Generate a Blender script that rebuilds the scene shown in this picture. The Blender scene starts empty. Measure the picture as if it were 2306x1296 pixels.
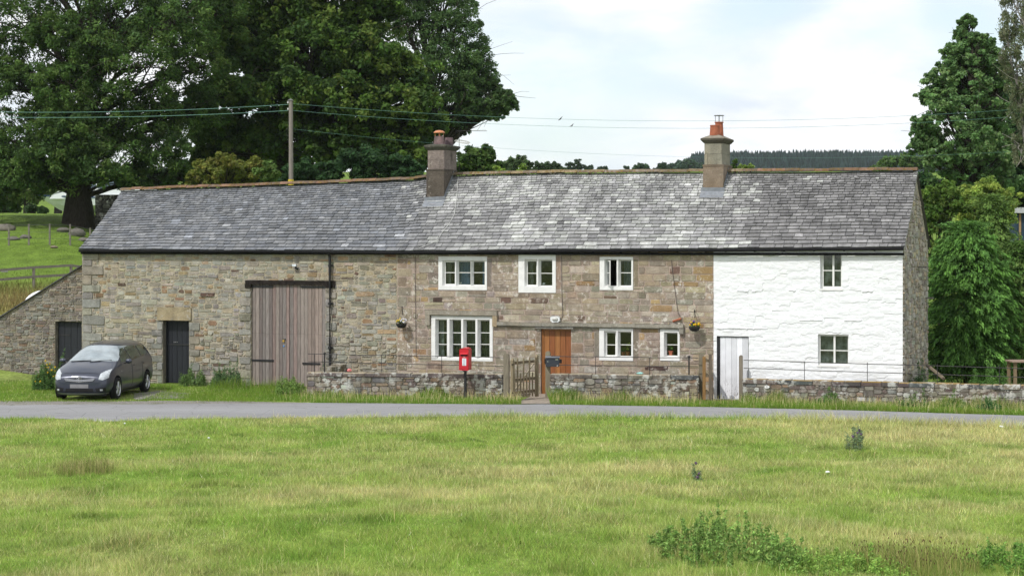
import bpy, math, random
import numpy as np
from mathutils import Vector, Matrix
from mathutils.bvhtree import BVHTree

# ------------------------------------------------------------------ camera, sky, sun, exposure
scene = bpy.context.scene
F_PX, CX, CY, HC, HOR = 4200.0, 1153.0, 648.0, 4.66, 555.0    # focal length in photo pixels, eye height, horizon row
cam_d = bpy.data.cameras.new("camera"); cam = bpy.data.objects.new("camera", cam_d)
scene.collection.objects.link(cam); scene.camera = cam
cam.location = (0, 0, HC); cam.rotation_euler = (math.radians(90), 0, 0)
cam_d.sensor_width = 36.0; cam_d.lens = 36.0 * F_PX / 2306.0
cam_d.shift_y = (HOR - CY) / 2306.0
cam_d.clip_start = 0.5; cam_d.clip_end = 9000

SUN_EL, SUN_AZ = math.radians(50), math.radians(222)      # azimuth of the sun seen from the scene, clockwise from +Y
sun_dir = Vector((math.cos(SUN_EL) * math.sin(SUN_AZ), math.cos(SUN_EL) * math.cos(SUN_AZ), math.sin(SUN_EL)))
sl = bpy.data.lights.new("sun", 'SUN'); so = bpy.data.objects.new("sun", sl); scene.collection.objects.link(so)
sl.energy = 3.1; sl.angle = math.radians(1.2); sl.color = (1.0, 0.965, 0.915)
so.rotation_euler = sun_dir.to_track_quat('Z', 'Y').to_euler(); so.location = (0, 0, 60)

world = bpy.data.worlds.new("World"); scene.world = world; world.use_nodes = True
wt = world.node_tree; wt.nodes.clear()
def wn(t, **k):
    n = wt.nodes.new(t)
    for a, b in k.items(): setattr(n, a, b)
    return n
w_out = wn('ShaderNodeOutputWorld'); w_bg = wn('ShaderNodeBackground'); w_bg.inputs[1].default_value = 0.1
w_sky = wn('ShaderNodeTexSky', sky_type='NISHITA', sun_disc=False)
w_sky.sun_elevation = SUN_EL; w_sky.sun_rotation = SUN_AZ
w_co = wn('ShaderNodeTexCoord'); w_map = wn('ShaderNodeMapping'); w_map.inputs['Scale'].default_value = (1.0, 1.0, 2.6)
wt.links.new(w_co.outputs['Generated'], w_map.inputs[0])
w_n1 = wn('ShaderNodeTexNoise'); w_n1.inputs['Scale'].default_value = 5.5; w_n1.inputs['Detail'].default_value = 7; w_n1.inputs['Roughness'].default_value = .52
w_n2 = wn('ShaderNodeTexNoise'); w_n2.inputs['Scale'].default_value = 11; w_n2.inputs['Detail'].default_value = 5
w_n2.inputs['Distortion'].default_value = .4
for n in (w_n1, w_n2): wt.links.new(w_map.outputs[0], n.inputs['Vector'])
w_r1 = wn('ShaderNodeValToRGB'); w_r1.color_ramp.elements[0].position = .34; w_r1.color_ramp.elements[1].position = .50
w_r1.color_ramp.elements[0].color = (.25, .25, .25, 1); w_r1.color_ramp.elements[1].color = (1, 1, 1, 1)
wt.links.new(w_n1.outputs[0], w_r1.inputs[0])
w_r2 = wn('ShaderNodeValToRGB')                               # cloud brightness: grey-blue undersides to white
e = w_r2.color_ramp.elements; e[0].position = .36; e[0].color = (8.5, 9.2, 10.1, 1); e[1].position = .56; e[1].color = (11.0, 11.1, 11.3, 1)
wt.links.new(w_n2.outputs[0], w_r2.inputs[0])
w_mx = wn('ShaderNodeMix', data_type='RGBA')
w_tint = wn('ShaderNodeMix', data_type='RGBA', blend_type='ADD'); w_tint.inputs[0].default_value = 1
w_tint.inputs[7].default_value = (3.8, 4.2, 4.2, 1)
wt.links.new(w_sky.outputs[0], w_tint.inputs[6])
wt.links.new(w_r1.outputs[0], w_mx.inputs[0]); wt.links.new(w_tint.outputs[2], w_mx.inputs[6]); wt.links.new(w_r2.outputs[0], w_mx.inputs[7])
wt.links.new(w_mx.outputs[2], w_bg.inputs[0]); wt.links.new(w_bg.outputs[0], w_out.inputs[0])

vs = scene.view_settings; vs.view_transform = 'Standard'; vs.look = 'None'; vs.exposure = 0.0; vs.gamma = 1.0; vs.use_curve_mapping = False
scene.render.engine = 'CYCLES'
scene.cycles.max_bounces = 6; scene.cycles.transparent_max_bounces = 8; scene.cycles.diffuse_bounces = 3
scene.cycles.use_denoising = True

# ------------------------------------------------------------------ frames and measuring
TH = math.atan(0.37)                                           # the long front is turned this much from the picture plane
CT, ST = math.cos(TH), math.sin(TH)
OX, OY = 6.70, 56.7                                            # origin of the front's own axes: foot of the white door
def W(u, v, z=0.0): return (OX + u * CT + v * ST, OY - u * ST + v * CT, z)
def pf(px, py, v=0.0):                                         # a point measured on a plane parallel to the front -> (u, z)
    a = (px - CX) / F_PX
    u = (a * OY - OX + v * (a * CT - ST)) / (CT + a * ST)
    Y = OY - u * ST + v * CT
    return u, HC - (py - HOR) * Y / F_PX
def pU(px, v=0.0): return pf(px, 600, v)[0]
def PX(px, py, Y): return ((px - CX) / F_PX * Y, Y, HC - (py - HOR) * Y / F_PX)
def PG(px, py, z=0.0):
    Y = (HC - z) * F_PX / (py - HOR); return ((px - CX) / F_PX * Y, Y)
def WA(P):                                                     # front frame (n,3) -> world
    P = np.asarray(P, float); Q = np.empty_like(P)
    Q[:, 0] = OX + P[:, 0] * CT + P[:, 1] * ST; Q[:, 1] = OY - P[:, 0] * ST + P[:, 1] * CT; Q[:, 2] = P[:, 2]
    return Q

def sstep(a, b, x):
    t = np.clip((np.asarray(x, float) - a) / (b - a), 0, 1); return t * t * (3 - 2 * t)
def _h(ix, iy, s):
    n = (ix.astype(np.int64) * 374761393 + iy.astype(np.int64) * 668265263 + s * 974634777) & 0xffffffff
    n = ((n ^ (n >> 13)) * 1274126177) & 0xffffffff
    return ((n ^ (n >> 16)) & 0xffff) / 65535.0
def vnoise(x, y, s=0):
    x = np.asarray(x, float); y = np.asarray(y, float)
    ix = np.floor(x); iy = np.floor(y); fx = x - ix; fy = y - iy
    fx = fx * fx * (3 - 2 * fx); fy = fy * fy * (3 - 2 * fy)
    a = _h(ix, iy, s); b = _h(ix + 1, iy, s); c = _h(ix, iy + 1, s); d = _h(ix + 1, iy + 1, s)
    return (a * (1 - fx) + b * fx) * (1 - fy) + (c * (1 - fx) + d * fx) * fy
def fbm(x, y, s=0, o=4):
    r = 0; a = .5
    for k in range(o): r = r + a * vnoise(x, y, s + k * 17); x = np.asarray(x) * 2.03; y = np.asarray(y) * 2.03; a *= .5
    return r / (1 - .5 ** o)

# ------------------------------------------------------------------ mesh builder
class MB:
    def __init__(s): s.V = []; s.C = []; s.Q = []; s.T = []; s.n = 0
    def add(s, V, quads=None, tris=None, col=(1, 1, 1)):
        V = np.asarray(V, float).reshape(-1, 3); m = len(V)
        c = np.asarray(col, float)
        C = np.broadcast_to(c, (m, 3)) if c.ndim == 1 else c
        s.V.append(V); s.C.append(C)
        if quads is not None and len(quads): s.Q.append(np.asarray(quads, int).reshape(-1, 4) + s.n)
        if tris is not None and len(tris): s.T.append(np.asarray(tris, int).reshape(-1, 3) + s.n)
        s.n += m
    def box(s, a0, a1, b0, b1, c0, c1, col=(1, 1, 1), fn=None):
        V = [(x, y, z) for z in (c0, c1) for y in (b0, b1) for x in (a0, a1)]
        if fn: V = [fn(*p) for p in V]
        s.add(V, [(0, 2, 3, 1), (4, 5, 7, 6), (0, 1, 5, 4), (2, 6, 7, 3), (0, 4, 6, 2), (1, 3, 7, 5)], None, col)
    def quad(s, p, col=(1, 1, 1)): s.add(p, [(0, 1, 2, 3)], None, col)
    def poly(s, p, col=(1, 1, 1)):
        n = len(p); s.add(p, None, [(0, i, i + 1) for i in range(1, n - 1)], col)
    def tube(s, pts, rad, n=6, col=(1, 1, 1), caps=True):
        P = np.asarray(pts, float); m = len(P)
        R = np.broadcast_to(np.asarray(rad, float), (m,))
        D = np.gradient(P, axis=0) if m > 2 else np.repeat((P[-1] - P[0])[None], m, 0)
        D /= np.linalg.norm(D, axis=1)[:, None] + 1e-9
        ref = np.array((0, 0, 1.)) if abs(D[0, 2]) < .9 else np.array((1., 0, 0))
        A = np.cross(D, ref); A /= np.linalg.norm(A, axis=1)[:, None] + 1e-9
        B = np.cross(D, A); t = np.arange(n) * 2 * math.pi / n
        V = P[:, None] + R[:, None, None] * (A[:, None] * np.cos(t)[None, :, None] + B[:, None] * np.sin(t)[None, :, None])
        q = [(i * n + j, i * n + (j + 1) % n, (i + 1) * n + (j + 1) % n, (i + 1) * n + j) for i in range(m - 1) for j in range(n)]
        tr = []
        if caps: tr = [(0, j + 1, j) for j in range(1, n - 1)] + [((m - 1) * n, (m - 1) * n + j, (m - 1) * n + j + 1) for j in range(1, n - 1)]
        s.add(V.reshape(-1, 3), q, tr, col)
    def lathe(s, c, prof, n=12, col=(1, 1, 1), ax=None):       # prof: (r, h) up the axis
        c = np.asarray(c, float); ax = Vector(ax or (0, 0, 1)).normalized()
        R = np.array(ax.to_track_quat('Z', 'Y').to_matrix())
        t = np.arange(n) * 2 * math.pi / n; V = []
        for r, h in prof: V += [c + R @ np.array((r * math.cos(a), r * math.sin(a), h)) for a in t]
        m = len(prof)
        q = [(i * n + j, i * n + (j + 1) % n, (i + 1) * n + (j + 1) % n, (i + 1) * n + j) for i in range(m - 1) for j in range(n)]
        tr = [(0, j + 1, j) for j in range(1, n - 1)] + [((m - 1) * n, (m - 1) * n + j, (m - 1) * n + j + 1) for j in range(1, n - 1)]
        s.add(V, q, tr, col)
    def prism(s, poly, d0, d1, fn, col=(1, 1, 1)):             # polygon in (a,b), extruded along d
        n = len(poly)
        V = [fn(a, d0, b) for a, b in poly] + [fn(a, d1, b) for a, b in poly]
        s.add(V, [(i, (i + 1) % n, n + (i + 1) % n, n + i) for i in range(n)],
              [(0, i, i + 1) for i in range(1, n - 1)] + [(n, n + i + 1, n + i) for i in range(1, n - 1)], col)
    def blob(s, c, r, n=8, m=5, col=(1, 1, 1), jit=.12, seed=0):
        rg = np.random.default_rng(seed); V = []
        for i in range(m + 1):
            ph = math.pi * i / m
            for j in range(n):
                t = 2 * math.pi * j / n; k = 1 + jit * rg.uniform(-1, 1)
                V.append((c[0] + r[0] * k * math.sin(ph) * math.cos(t), c[1] + r[1] * k * math.sin(ph) * math.sin(t), c[2] + r[2] * k * math.cos(ph)))
        s.add(V, [(i * n + j, (i + 1) * n + j, (i + 1) * n + (j + 1) % n, i * n + (j + 1) % n) for i in range(m) for j in range(n)], None, col)
    def build(s, name, mat, root=None, smooth=False, frame='W', at=None, bevel=0):
        V = np.concatenate(s.V) if s.V else np.zeros((0, 3)); C = np.concatenate(s.C) if s.C else V
        if root is not None and root.get('_f', 'W') == 'F' or (root is None and frame == 'F'): rot = True
        else: rot = False
        if root is not None:
            base = np.array(root['_b'])
        else:
            base = np.array(at) if at is not None else np.array([(V[:, 0].min() + V[:, 0].max()) / 2, (V[:, 1].min() + V[:, 1].max()) / 2, V[:, 2].min()])
        V = V - base
        me = bpy.data.meshes.new(name)
        Q = np.concatenate(s.Q) if s.Q else np.zeros((0, 4), int); T = np.concatenate(s.T) if s.T else np.zeros((0, 3), int)
        nq, nt = len(Q), len(T)
        me.vertices.add(len(V)); me.vertices.foreach_set('co', V.astype(np.float32).ravel())
        me.loops.add(nq * 4 + nt * 3); me.loops.foreach_set('vertex_index', np.concatenate([Q.ravel(), T.ravel()]).astype(np.int32))
        me.polygons.add(nq + nt)
        me.polygons.foreach_set('loop_start', np.concatenate([np.arange(nq) * 4, nq * 4 + np.arange(nt) * 3]).astype(np.int32))
        me.polygons.foreach_set('use_smooth', np.full(nq + nt, bool(smooth)))
        a = me.attributes.new('Col', 'FLOAT_COLOR', 'POINT')
        a.data.foreach_set('color', np.concatenate([C, np.ones((len(C), 1))], 1).astype(np.float32).ravel())
        me.update(calc_edges=True)
        if mat: me.materials.append(mat)
        o = bpy.data.objects.new(name, me); scene.collection.objects.link(o)
        if root is not None:
            o.parent = root.get('_o') if isinstance(root, dict) else root
            o['_b'] = list(root['_b']); o['_f'] = root.get('_f', 'W')
        else:
            o.location = W(*base) if rot else base
            if rot: o.rotation_euler = (0, 0, -TH)
            o['_b'] = [float(x) for x in base]; o['_f'] = 'F' if rot else 'W'
        if bevel:
            b = o.modifiers.new('bevel', 'BEVEL'); b.width = bevel; b.segments = 2; b.limit_method = 'ANGLE'
        return o

def tag(o, label, cat, group=None, kind=None):
    o['label'] = label; o['category'] = cat
    if group: o['group'] = group
    if kind: o['kind'] = kind
    return o
def thing(name, base, label, cat, group=None, frame='F'):
    o = bpy.data.objects.new(name, None); scene.collection.objects.link(o); o.empty_display_size = .2
    o.location = W(*base) if frame == 'F' else base
    if frame == 'F': o.rotation_euler = (0, 0, -TH)
    o['_b'] = [float(x) for x in base]; o['_f'] = frame
    return tag(o, label, cat, group)
def structure(o): o['kind'] = 'structure'; return o

# ------------------------------------------------------------------ materials
class NT:
    def __init__(s, name, rough=.9, spec=.2, metal=0.0):
        s.m = bpy.data.materials.new(name); s.m.use_nodes = True; s.t = s.m.node_tree; s.N = s.t.nodes; s.L = s.t.links
        s.b = s.N['Principled BSDF']; s.b.inputs['Roughness'].default_value = rough
        s.b.inputs['Specular IOR Level'].default_value = spec; s.b.inputs['Metallic'].default_value = metal
        s._p = None
    def pos(s):
        if not s._p: s._p = s.N.new('ShaderNodeTexCoord').outputs['Object']
        return s._p
    def mapped(s, scale, src=None):
        n = s.N.new('ShaderNodeMapping'); n.inputs['Scale'].default_value = scale; s.L.new(src or s.pos(), n.inputs[0]); return n.outputs[0]
    def noise(s, scale, detail=4, vec=None, rough=.55, dist=0):
        n = s.N.new('ShaderNodeTexNoise'); n.inputs['Scale'].default_value = scale; n.inputs['Detail'].default_value = detail
        n.inputs['Roughness'].default_value = rough; n.inputs['Distortion'].default_value = dist
        s.L.new(vec or s.pos(), n.inputs['Vector']); return n.outputs[0]
    def voro(s, scale, vec=None, feat='F1'):
        n = s.N.new('ShaderNodeTexVoronoi'); n.inputs['Scale'].default_value = scale; n.feature = feat
        s.L.new(vec or s.pos(), n.inputs['Vector']); return n
    def ramp(s, fac, stops):
        n = s.N.new('ShaderNodeValToRGB'); cr = n.color_ramp
        while len(cr.elements) < len(stops): cr.elements.new(.5)
        for e, (p, c) in zip(cr.elements, stops):
            e.position = p; e.color = (c, c, c, 1) if isinstance(c, (int, float)) else (*c, 1)
        s.L.new(fac, n.inputs[0]); return n.outputs[0]
    def mix(s, fac, a, b, mode='MIX'):
        n = s.N.new('ShaderNodeMix'); n.data_type = 'RGBA'; n.blend_type = mode
        for i, x in ((0, fac), (6, a), (7, b)):
            if isinstance(x, (int, float)): n.inputs[i].default_value = x if i == 0 else (x, x, x, 1)
            elif isinstance(x, tuple): n.inputs[i].default_value = (*x, 1)
            else: s.L.new(x, n.inputs[i])
        return n.outputs[2]
    def math(s, op, a, b=0.0):
        n = s.N.new('ShaderNodeMath'); n.operation = op
        for i, x in enumerate((a, b)):
            if isinstance(x, (int, float)): n.inputs[i].default_value = x
            else: s.L.new(x, n.inputs[i])
        return n.outputs[0]
    def col(s):
        n = s.N.new('ShaderNodeAttribute'); n.attribute_name = 'Col'; return n.outputs['Color']
    def bump(s, h, strength=.4, dist=.01):
        n = s.N.new('ShaderNodeBump'); n.inputs['Strength'].default_value = strength; n.inputs['Distance'].default_value = dist
        s.L.new(h, n.inputs['Height']); s.L.new(n.outputs[0], s.b.inputs['Normal']); return s
    def base(s, c):
        if isinstance(c, tuple): s.b.inputs['Base Color'].default_value = (*c, 1)
        else: s.L.new(c, s.b.inputs['Base Color'])
        return s

def m_plain(name, c, rough=.6, spec=.4, metal=0., nz=.15, sc=8):
    n = NT(name, rough, spec, metal); v = n.ramp(n.noise(sc, 5), [(.3, 1 - nz), (.7, 1 + nz)])
    n.base(n.mix(1., c, v, 'MULTIPLY')); return n.m
def m_col(name, rough=.9, spec=.2, nz=.2, sc=10, bump=0.0, bd=.01, metal=0.):
    n = NT(name, rough, spec, metal); f = n.noise(sc, 6); v = n.ramp(f, [(.3, 1 - nz), (.7, 1 + nz)])
    n.base(n.mix(1., n.col(), v, 'MULTIPLY'))
    if bump: n.bump(f, bump, bd)
    return n.m
def m_stone(name, lich=.35, lcol=(.52, .51, .46), lscale=9, fine=55, dark=.3, bump=.8):
    n = NT(name, .93, .15)
    st = n.mapped((1, 1, 2.2))
    a = n.noise(3.2, 5, None, .6); b = n.noise(fine * .35, 6, st, .65); c = n.noise(fine, 4)
    col = n.mix(1., n.col(), n.ramp(a, [(.3, .78), (.7, 1.2)]), 'MULTIPLY')
    col = n.mix(1., col, n.ramp(b, [(.3, .72), (.7, 1.22)]), 'MULTIPLY')
    msk = n.math('MULTIPLY', n.ramp(n.noise(lscale, 7, None, .68), [(.60 - lich * .12, 0.), (.66 - lich * .1, 1.)]), n.ramp(n.noise(1.1, 3), [(.42, 0.), (.62, 1.)]))
    col = n.mix(n.math('MULTIPLY', msk, lich * 1.6), col, lcol)
    col = n.mix(n.ramp(n.noise(2.3, 6, n.mapped((1, 1, .5))), [(.56, 0.), (.72, dark)]), col, (.045, .04, .035))
    col = n.mix(n.ramp(n.noise(.7, 6, None, .62), [(.50, 0.), (.66, .32)]), col, n.mix(1., col, (.92, .76, .56), 'MULTIPLY'))
    n.base(col)
    n.bump(n.math('ADD', n.math('MULTIPLY', b, 1.0), n.math('MULTIPLY', c, .5)), bump, .022)
    return n.m
# ------------------------------------------------------------------ terrain, road
road_near = [(-300, 942), (0, 942), (110, 941), (180, 945), (240, 950), (300, 946), (360, 943), (500, 942), (700, 940), (1150, 937), (1650, 941), (2000, 950), (2306, 963), (2600, 978)]
road_far = [(-300, 911), (0, 911), (300, 909), (600, 907), (800, 908), (1130, 911), (1240, 911), (1650, 918), (1900, 924), (2306, 936), (2600, 948)]
RN = np.array([PG(*p) for p in road_near]); RF = np.array([PG(*p) for p in road_far])
def ext(P):
    a = P[0] + (P[0] - P[1]) / abs(P[0][0] - P[1][0]) * 90 * np.array((1, .6)); b = P[-1] + (P[-1] - P[-2]) / abs(P[-1][0] - P[-2][0]) * 90 * np.array((1, .6))
    a[1] = P[0][1]; return np.vstack([a, P, b])
RN = ext(RN); RF = ext(RF)
def y_near(x): return np.interp(x, RN[:, 0], RN[:, 1])
def y_far(x): return np.interp(x, RF[:, 0], RF[:, 1])

def ground(X, Y):
    X = np.asarray(X, float); Y = np.asarray(Y, float)
    # lawn this side of the road: gentle bumps and a slight swell towards the viewer
    lawn = (fbm(X * .16, Y * .16, 5, 3) - .5) * .34 + (fbm(X * .7, Y * .7, 9, 3) - .5) * .10
    lawn = lawn + .30 * np.exp(-((X + .2) / 7) ** 2 - ((Y - 30.0) / 2.4) ** 2) + .12 * np.exp(-((X + 7) / 5) ** 2 - ((Y - 30) / 2) ** 2)
    z = lawn * (1 - sstep(-4.5, -.6, Y - y_near(X))) * sstep(0, 8, Y)
    yp = [64.8, 67, 71, 78, 88, 100, 104, 130, 200, 260, 350, 420, 600, 1000, 1120, 1250, 1500, 4000]
    zl = [0, .6, 2.0, 3.2, 4.75, 6.2, 6.5, 6.95, 7.5, 11, 17, 16, 20, 32, 42, 50, 46, 20]
    zr = [0, 0, .05, .3, 1.0, 2.4, 2.8, 4.5, 7.5, 12, 18.9, 17, 15, 20, 36, 40, 40, 20]
    wl = 1 - sstep(-17, -9, X * (70 / np.maximum(Y, 70)))
    zz = np.interp(Y, yp, zl) * wl + np.interp(Y, yp, zr) * (1 - wl)
    a = X / np.maximum(Y, 1) * F_PX + CX
    hill = 21 * sstep(1480, 1575, a) * sstep(950, 1230, Y) * (1 - sstep(1700, 3500, Y))
    zz = zz + hill + (fbm(X * .01, Y * .01, 31, 3) - .5) * 6 * sstep(380, 900, Y) + (fbm(X * .12, Y * .12, 3, 3) - .5) * .5 * sstep(72, 84, Y)
    return z + zz

def patch(X, Y):                                                 # 0 green .. 1 straw, on the lawn
    s = (fbm(X * .34, Y * .6, 41, 4) - .5) * 1.75 + .22
    g = lambda x, y, a, b, k: k * np.exp(-((X - x) / a) ** 2 - ((Y - y) / b) ** 2)
    s = s + g(12.5, 42, 6, 5, .45) + g(3, 37, 5, 3, .30) + g(-13, 38, 2.2, 3, .5) + g(7.5, 48, 7, 2.5, .22) - g(-8, 44, 5.5, 6, .42) - g(-4, 30, 6, 3, .12) + g(-1.5, 36.5, 3, 1.6, .25)
    return np.clip(s, 0, 1)
GREEN = np.array((.232, .375, .062)); GREEN2 = np.array((.378, .480, .112)); STRAW = np.array((.74, .66, .33)); DKG = np.array((.055, .095, .018))
def lawn_col(X, Y, s=None):
    p = patch(X, Y)[:, None]; q = np.clip((fbm(X * .9, Y * 1.3, 77, 4)[:, None] - .5) * 1.3 + .5, 0, 1)
    c = GREEN * (1 - q) + GREEN2 * q
    return c * (1 - p * .75) + STRAW * .82 * p * .75

m_ground = NT('grass_ground', .95, .1)
gn = m_ground
f1 = gn.noise(1.1, 8); f2 = gn.noise(.35, 5, gn.mapped((1, .6, 1)))
gc = gn.mix(1., gn.col(), gn.ramp(f1, [(.3, .7), (.7, 1.25)]), 'MULTIPLY')
gc = gn.mix(1., gc, gn.ramp(gn.noise(9, 6), [(.3, .7), (.7, 1.3)]), 'MULTIPLY')
gn.base(gc).bump(gn.noise(14, 6), .7, .06); m_ground = gn.m

def axis(parts):
    r = [parts[0][0]]
    for a, b, st in parts:
        n = max(1, int(round((b - a) / st))); r += list(np.linspace(a, b, n + 1)[1:])
    return np.array(r)
gx = axis([(-2600, -600, 200), (-600, -150, 30), (-150, -40, 4), (-40, -20, 1), (-20, 20, .35), (20, 40, 1), (40, 150, 4), (150, 600, 15), (600, 2600, 200)])
gy = axis([(-400, 0, 50), (0, 22, 2), (22, 64, .35), (64, 110, .8), (110, 260, 4), (260, 700, 12), (700, 1300, 15), (1300, 4000, 150)])
GX, GY = np.meshgrid(gx, gy); gz = ground(GX.ravel(), GY.ravel()).reshape(GX.shape)
mb = MB(); nx, ny = len(gx), len(gy)
idx = np.arange(nx * ny).reshape(ny, nx)
qd = np.stack([idx[:-1, :-1], idx[:-1, 1:], idx[1:, 1:], idx[1:, :-1]], -1).reshape(-1, 4)
xx, yy = GX.ravel(), GY.ravel()
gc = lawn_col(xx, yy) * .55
far = sstep(64, 68, yy)[:, None]
fc = np.array((.125, .195, .030)) * (.85 + .3 * fbm(xx * .05, yy * .05, 55, 3)[:, None])
rough = (np.exp(-((yy - 73) / 3.6) ** 2) * (xx < -8))[:, None]
fc = fc * (1 - rough * .85) + np.array((.26, .215, .085)) * rough * .85
wood = sstep(1000, 1060, yy)[:, None]; fc = fc * (1 - wood) + np.array((.03, .05, .03)) * wood
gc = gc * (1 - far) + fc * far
# worn soil by the doors and under the wall garden
vv = (xx - OX) * ST + (yy - OY) * CT; uu = (xx - OX) * CT - (yy - OY) * ST
yard = (sstep(-1.2, -.8, vv) * (1 - sstep(6, 7, vv)) * (uu > -15.5) * (uu < 6))[:, None]
gc = gc * (1 - yard) + np.array((.10, .085, .06)) * yard
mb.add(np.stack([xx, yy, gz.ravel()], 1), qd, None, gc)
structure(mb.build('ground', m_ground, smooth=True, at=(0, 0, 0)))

# asphalt lane
n = NT('asphalt', .9, .2)
_r = n.mix(n.ramp(n.noise(.5, 5, n.mapped((.25, 1, 1))), [(.35, 0.), (.7, .8)]), n.mix(1., (.275, .275, .282), n.ramp(n.noise(160, 3), [(.3, .75), (.7, 1.25)]), 'MULTIPLY'), (.195, .192, .195))
_r = n.mix(n.ramp(n.noise(1.6, 5, n.mapped((.12, 1.6, 1)), .6), [(.52, 0.), (.62, .4)]), _r, (.27, .265, .26))
_r = n.mix(n.ramp(n.noise(3.5, 7, n.mapped((.3, 1, 1)), .7), [(.63, 0.), (.67, .7)]), _r, (.10, .098, .095))
_v = n.voro(.9, None, 'DISTANCE_TO_EDGE'); n.base(n.mix(n.ramp(_v.outputs['Distance'], [(.0, .55), (.012, 0.)]), _r, (.07, .07, .07)))
n.bump(n.noise(120, 3), .4, .004); m_asph = n.m
xs = axis([(-95, -22, 3), (-22, 22, .25), (22, 95, 3)])
mb = MB()
yn = y_near(xs) - .12 + (fbm(xs * 1.3, xs * 0, 3, 3) - .5) * .25; yf = y_far(xs) + .1 + (fbm(xs * 1.1, xs * 0 + 7, 4, 3) - .5) * .28
ts = np.linspace(0, 1, 6); V = []
for t in ts: V.append(np.stack([xs, yn * (1 - t) + yf * t, .012 + .03 * np.sin(math.pi * t) + 0 * xs], 1))
k = len(xs); q = [(i * k + j, i * k + j + 1, (i + 1) * k + j + 1, (i + 1) * k + j) for i in range(5) for j in range(k - 1)]
mb.add(np.concatenate(V), q); structure(mb.build('road', m_asph, smooth=True, at=(0, 50, 0)))

def sheet(name, pts, z, mat, seed=0, jit=.06):                  # irregular flat patch from photo pixels on the ground
    P = np.array([PG(*p) for p in pts]); out = []
    for i in range(len(P)):
        a, b = P[i], P[(i + 1) % len(P)]; m = max(1, int(np.linalg.norm(b - a) / .25))
        for j in range(m): out.append(a + (b - a) * j / m)
    out = np.array(out); rg = np.random.default_rng(seed); out += rg.uniform(-jit, jit, out.shape)
    c = out.mean(0); mb = MB()
    V = np.vstack([[c], out]); mb.add(np.column_stack([V, np.full(len(V), z)]), None, [(0, 1 + i, 1 + (i + 1) % len(out)) for i in range(len(out))])
    return structure(mb.build(name, mat))
n = NT('gravel', .95, .15); g1 = n.voro(42)
n.base(n.mix(n.ramp(n.noise(1.5, 5), [(.5, 0.), (.68, .7)]), n.mix(1., (.24, .225, .205), n.ramp(g1.outputs['Color'], [(.1, .55), (.9, 1.4)]), 'MULTIPLY'), (.11, .13, .04)))
n.bump(g1.outputs['Distance'], .8, .02); m_gravel = n.m
sheet('gravel_verge', [(-120, 904), (60, 903), (200, 904), (360, 903), (520, 904), (680, 907), (690, 909), (400, 912), (100, 914), (-120, 914)], .018, m_gravel, 1, .07)
n = NT('worn_concrete', .9, .2); n.base(n.mix(1., (.30, .255, .21), n.ramp(n.noise(7, 6), [(.3, .7), (.7, 1.2)]), 'MULTIPLY')).bump(n.noise(40, 4), .5, .01); m_conc = n.m
sheet('path', [(1160, 909.5), (1245, 909), (1236, 893), (1234, 886), (1196, 886), (1190, 895)], .02, m_conc, 2, .03)
n = NT('bare_soil', .97, .1); n.base(n.mix(1., (.21, .15, .10), n.ramp(n.noise(9, 6), [(.3, .6), (.7, 1.3)]), 'MULTIPLY')).bump(n.noise(25, 5), .8, .03); m_soil = n.m
sheet('dirt_patch', [(1592, 905), (1625, 909), (1655, 906), (1668, 903), (1660, 898.5), (1612, 898.5)], .02, m_soil, 3, .03)
sheet('doorstep_soil', [(300, 900), (420, 896), (430, 886), (360, 880), (300, 886)], .014, m_gravel, 4, .06)

# ------------------------------------------------------------------ grass
m_g = NT('grass_blades', .75, .25); gcol = m_g.mix(1., m_g.col(), m_g.ramp(m_g.noise(.8, 3), [(.3, .85), (.7, 1.15)]), 'MULTIPLY')
m_g.base(gcol)
def add_transl(n, col, amt):
    tr = n.N.new('ShaderNodeBsdfTranslucent'); mx = n.N.new('ShaderNodeMixShader'); mx.inputs[0].default_value = amt
    n.L.new(col, tr.inputs[0]); n.L.new(n.b.outputs[0], mx.inputs[1]); n.L.new(tr.outputs[0], mx.inputs[2])
    n.L.new(mx.outputs[0], n.N['Material Output'].inputs[0])
add_transl(m_g, gcol, .35); m_grass = m_g.m

def blades(mb, X, Y, H, wd, C, rng, lean=.45, z0=None, segs=1):
    n = len(X); Z = (ground(X, Y) if z0 is None else np.full(n, z0)) - .01
    a = rng.uniform(0, 2 * math.pi, n); la = rng.uniform(0, 2 * math.pi, n); ll = H * lean * rng.uniform(.1, 1, n)
    dx, dy = np.cos(a) * wd / 2, np.sin(a) * wd / 2
    tx, ty = X + np.cos(la) * ll, Y + np.sin(la) * ll
    if segs == 1:
        V = np.stack([np.stack([X - dx, Y - dy, Z], 1), np.stack([X + dx, Y + dy, Z], 1), np.stack([tx, ty, Z + H], 1)], 1).reshape(-1, 3)
        mb.add(V, None, np.arange(3 * n).reshape(n, 3), np.repeat(C, 3, 0))
    else:
        mx_, my_ = X + np.cos(la) * ll * .3, Y + np.sin(la) * ll * .3; k = .75
        V = np.stack([np.stack([X - dx, Y - dy, Z], 1), np.stack([X + dx, Y + dy, Z], 1), np.stack([mx_ + dx * k, my_ + dy * k, Z + H * .6], 1),
                      np.stack([mx_ - dx * k, my_ - dy * k, Z + H * .6], 1), np.stack([tx, ty, Z + H * .96], 1)], 1).reshape(-1, 3)
        i = np.arange(n)[:, None] * 5; mb.add(V, i + np.array([[0, 1, 2, 3]]), i + np.array([[3, 2, 4]]), np.repeat(C, 5, 0))
def bcol(C, rng, s=.22):
    n = len(C); return np.clip(C * (1 + rng.normal(0, s, (n, 1))) * (1 + rng.normal(0, .07, (n, 3))), .01, 1)

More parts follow.
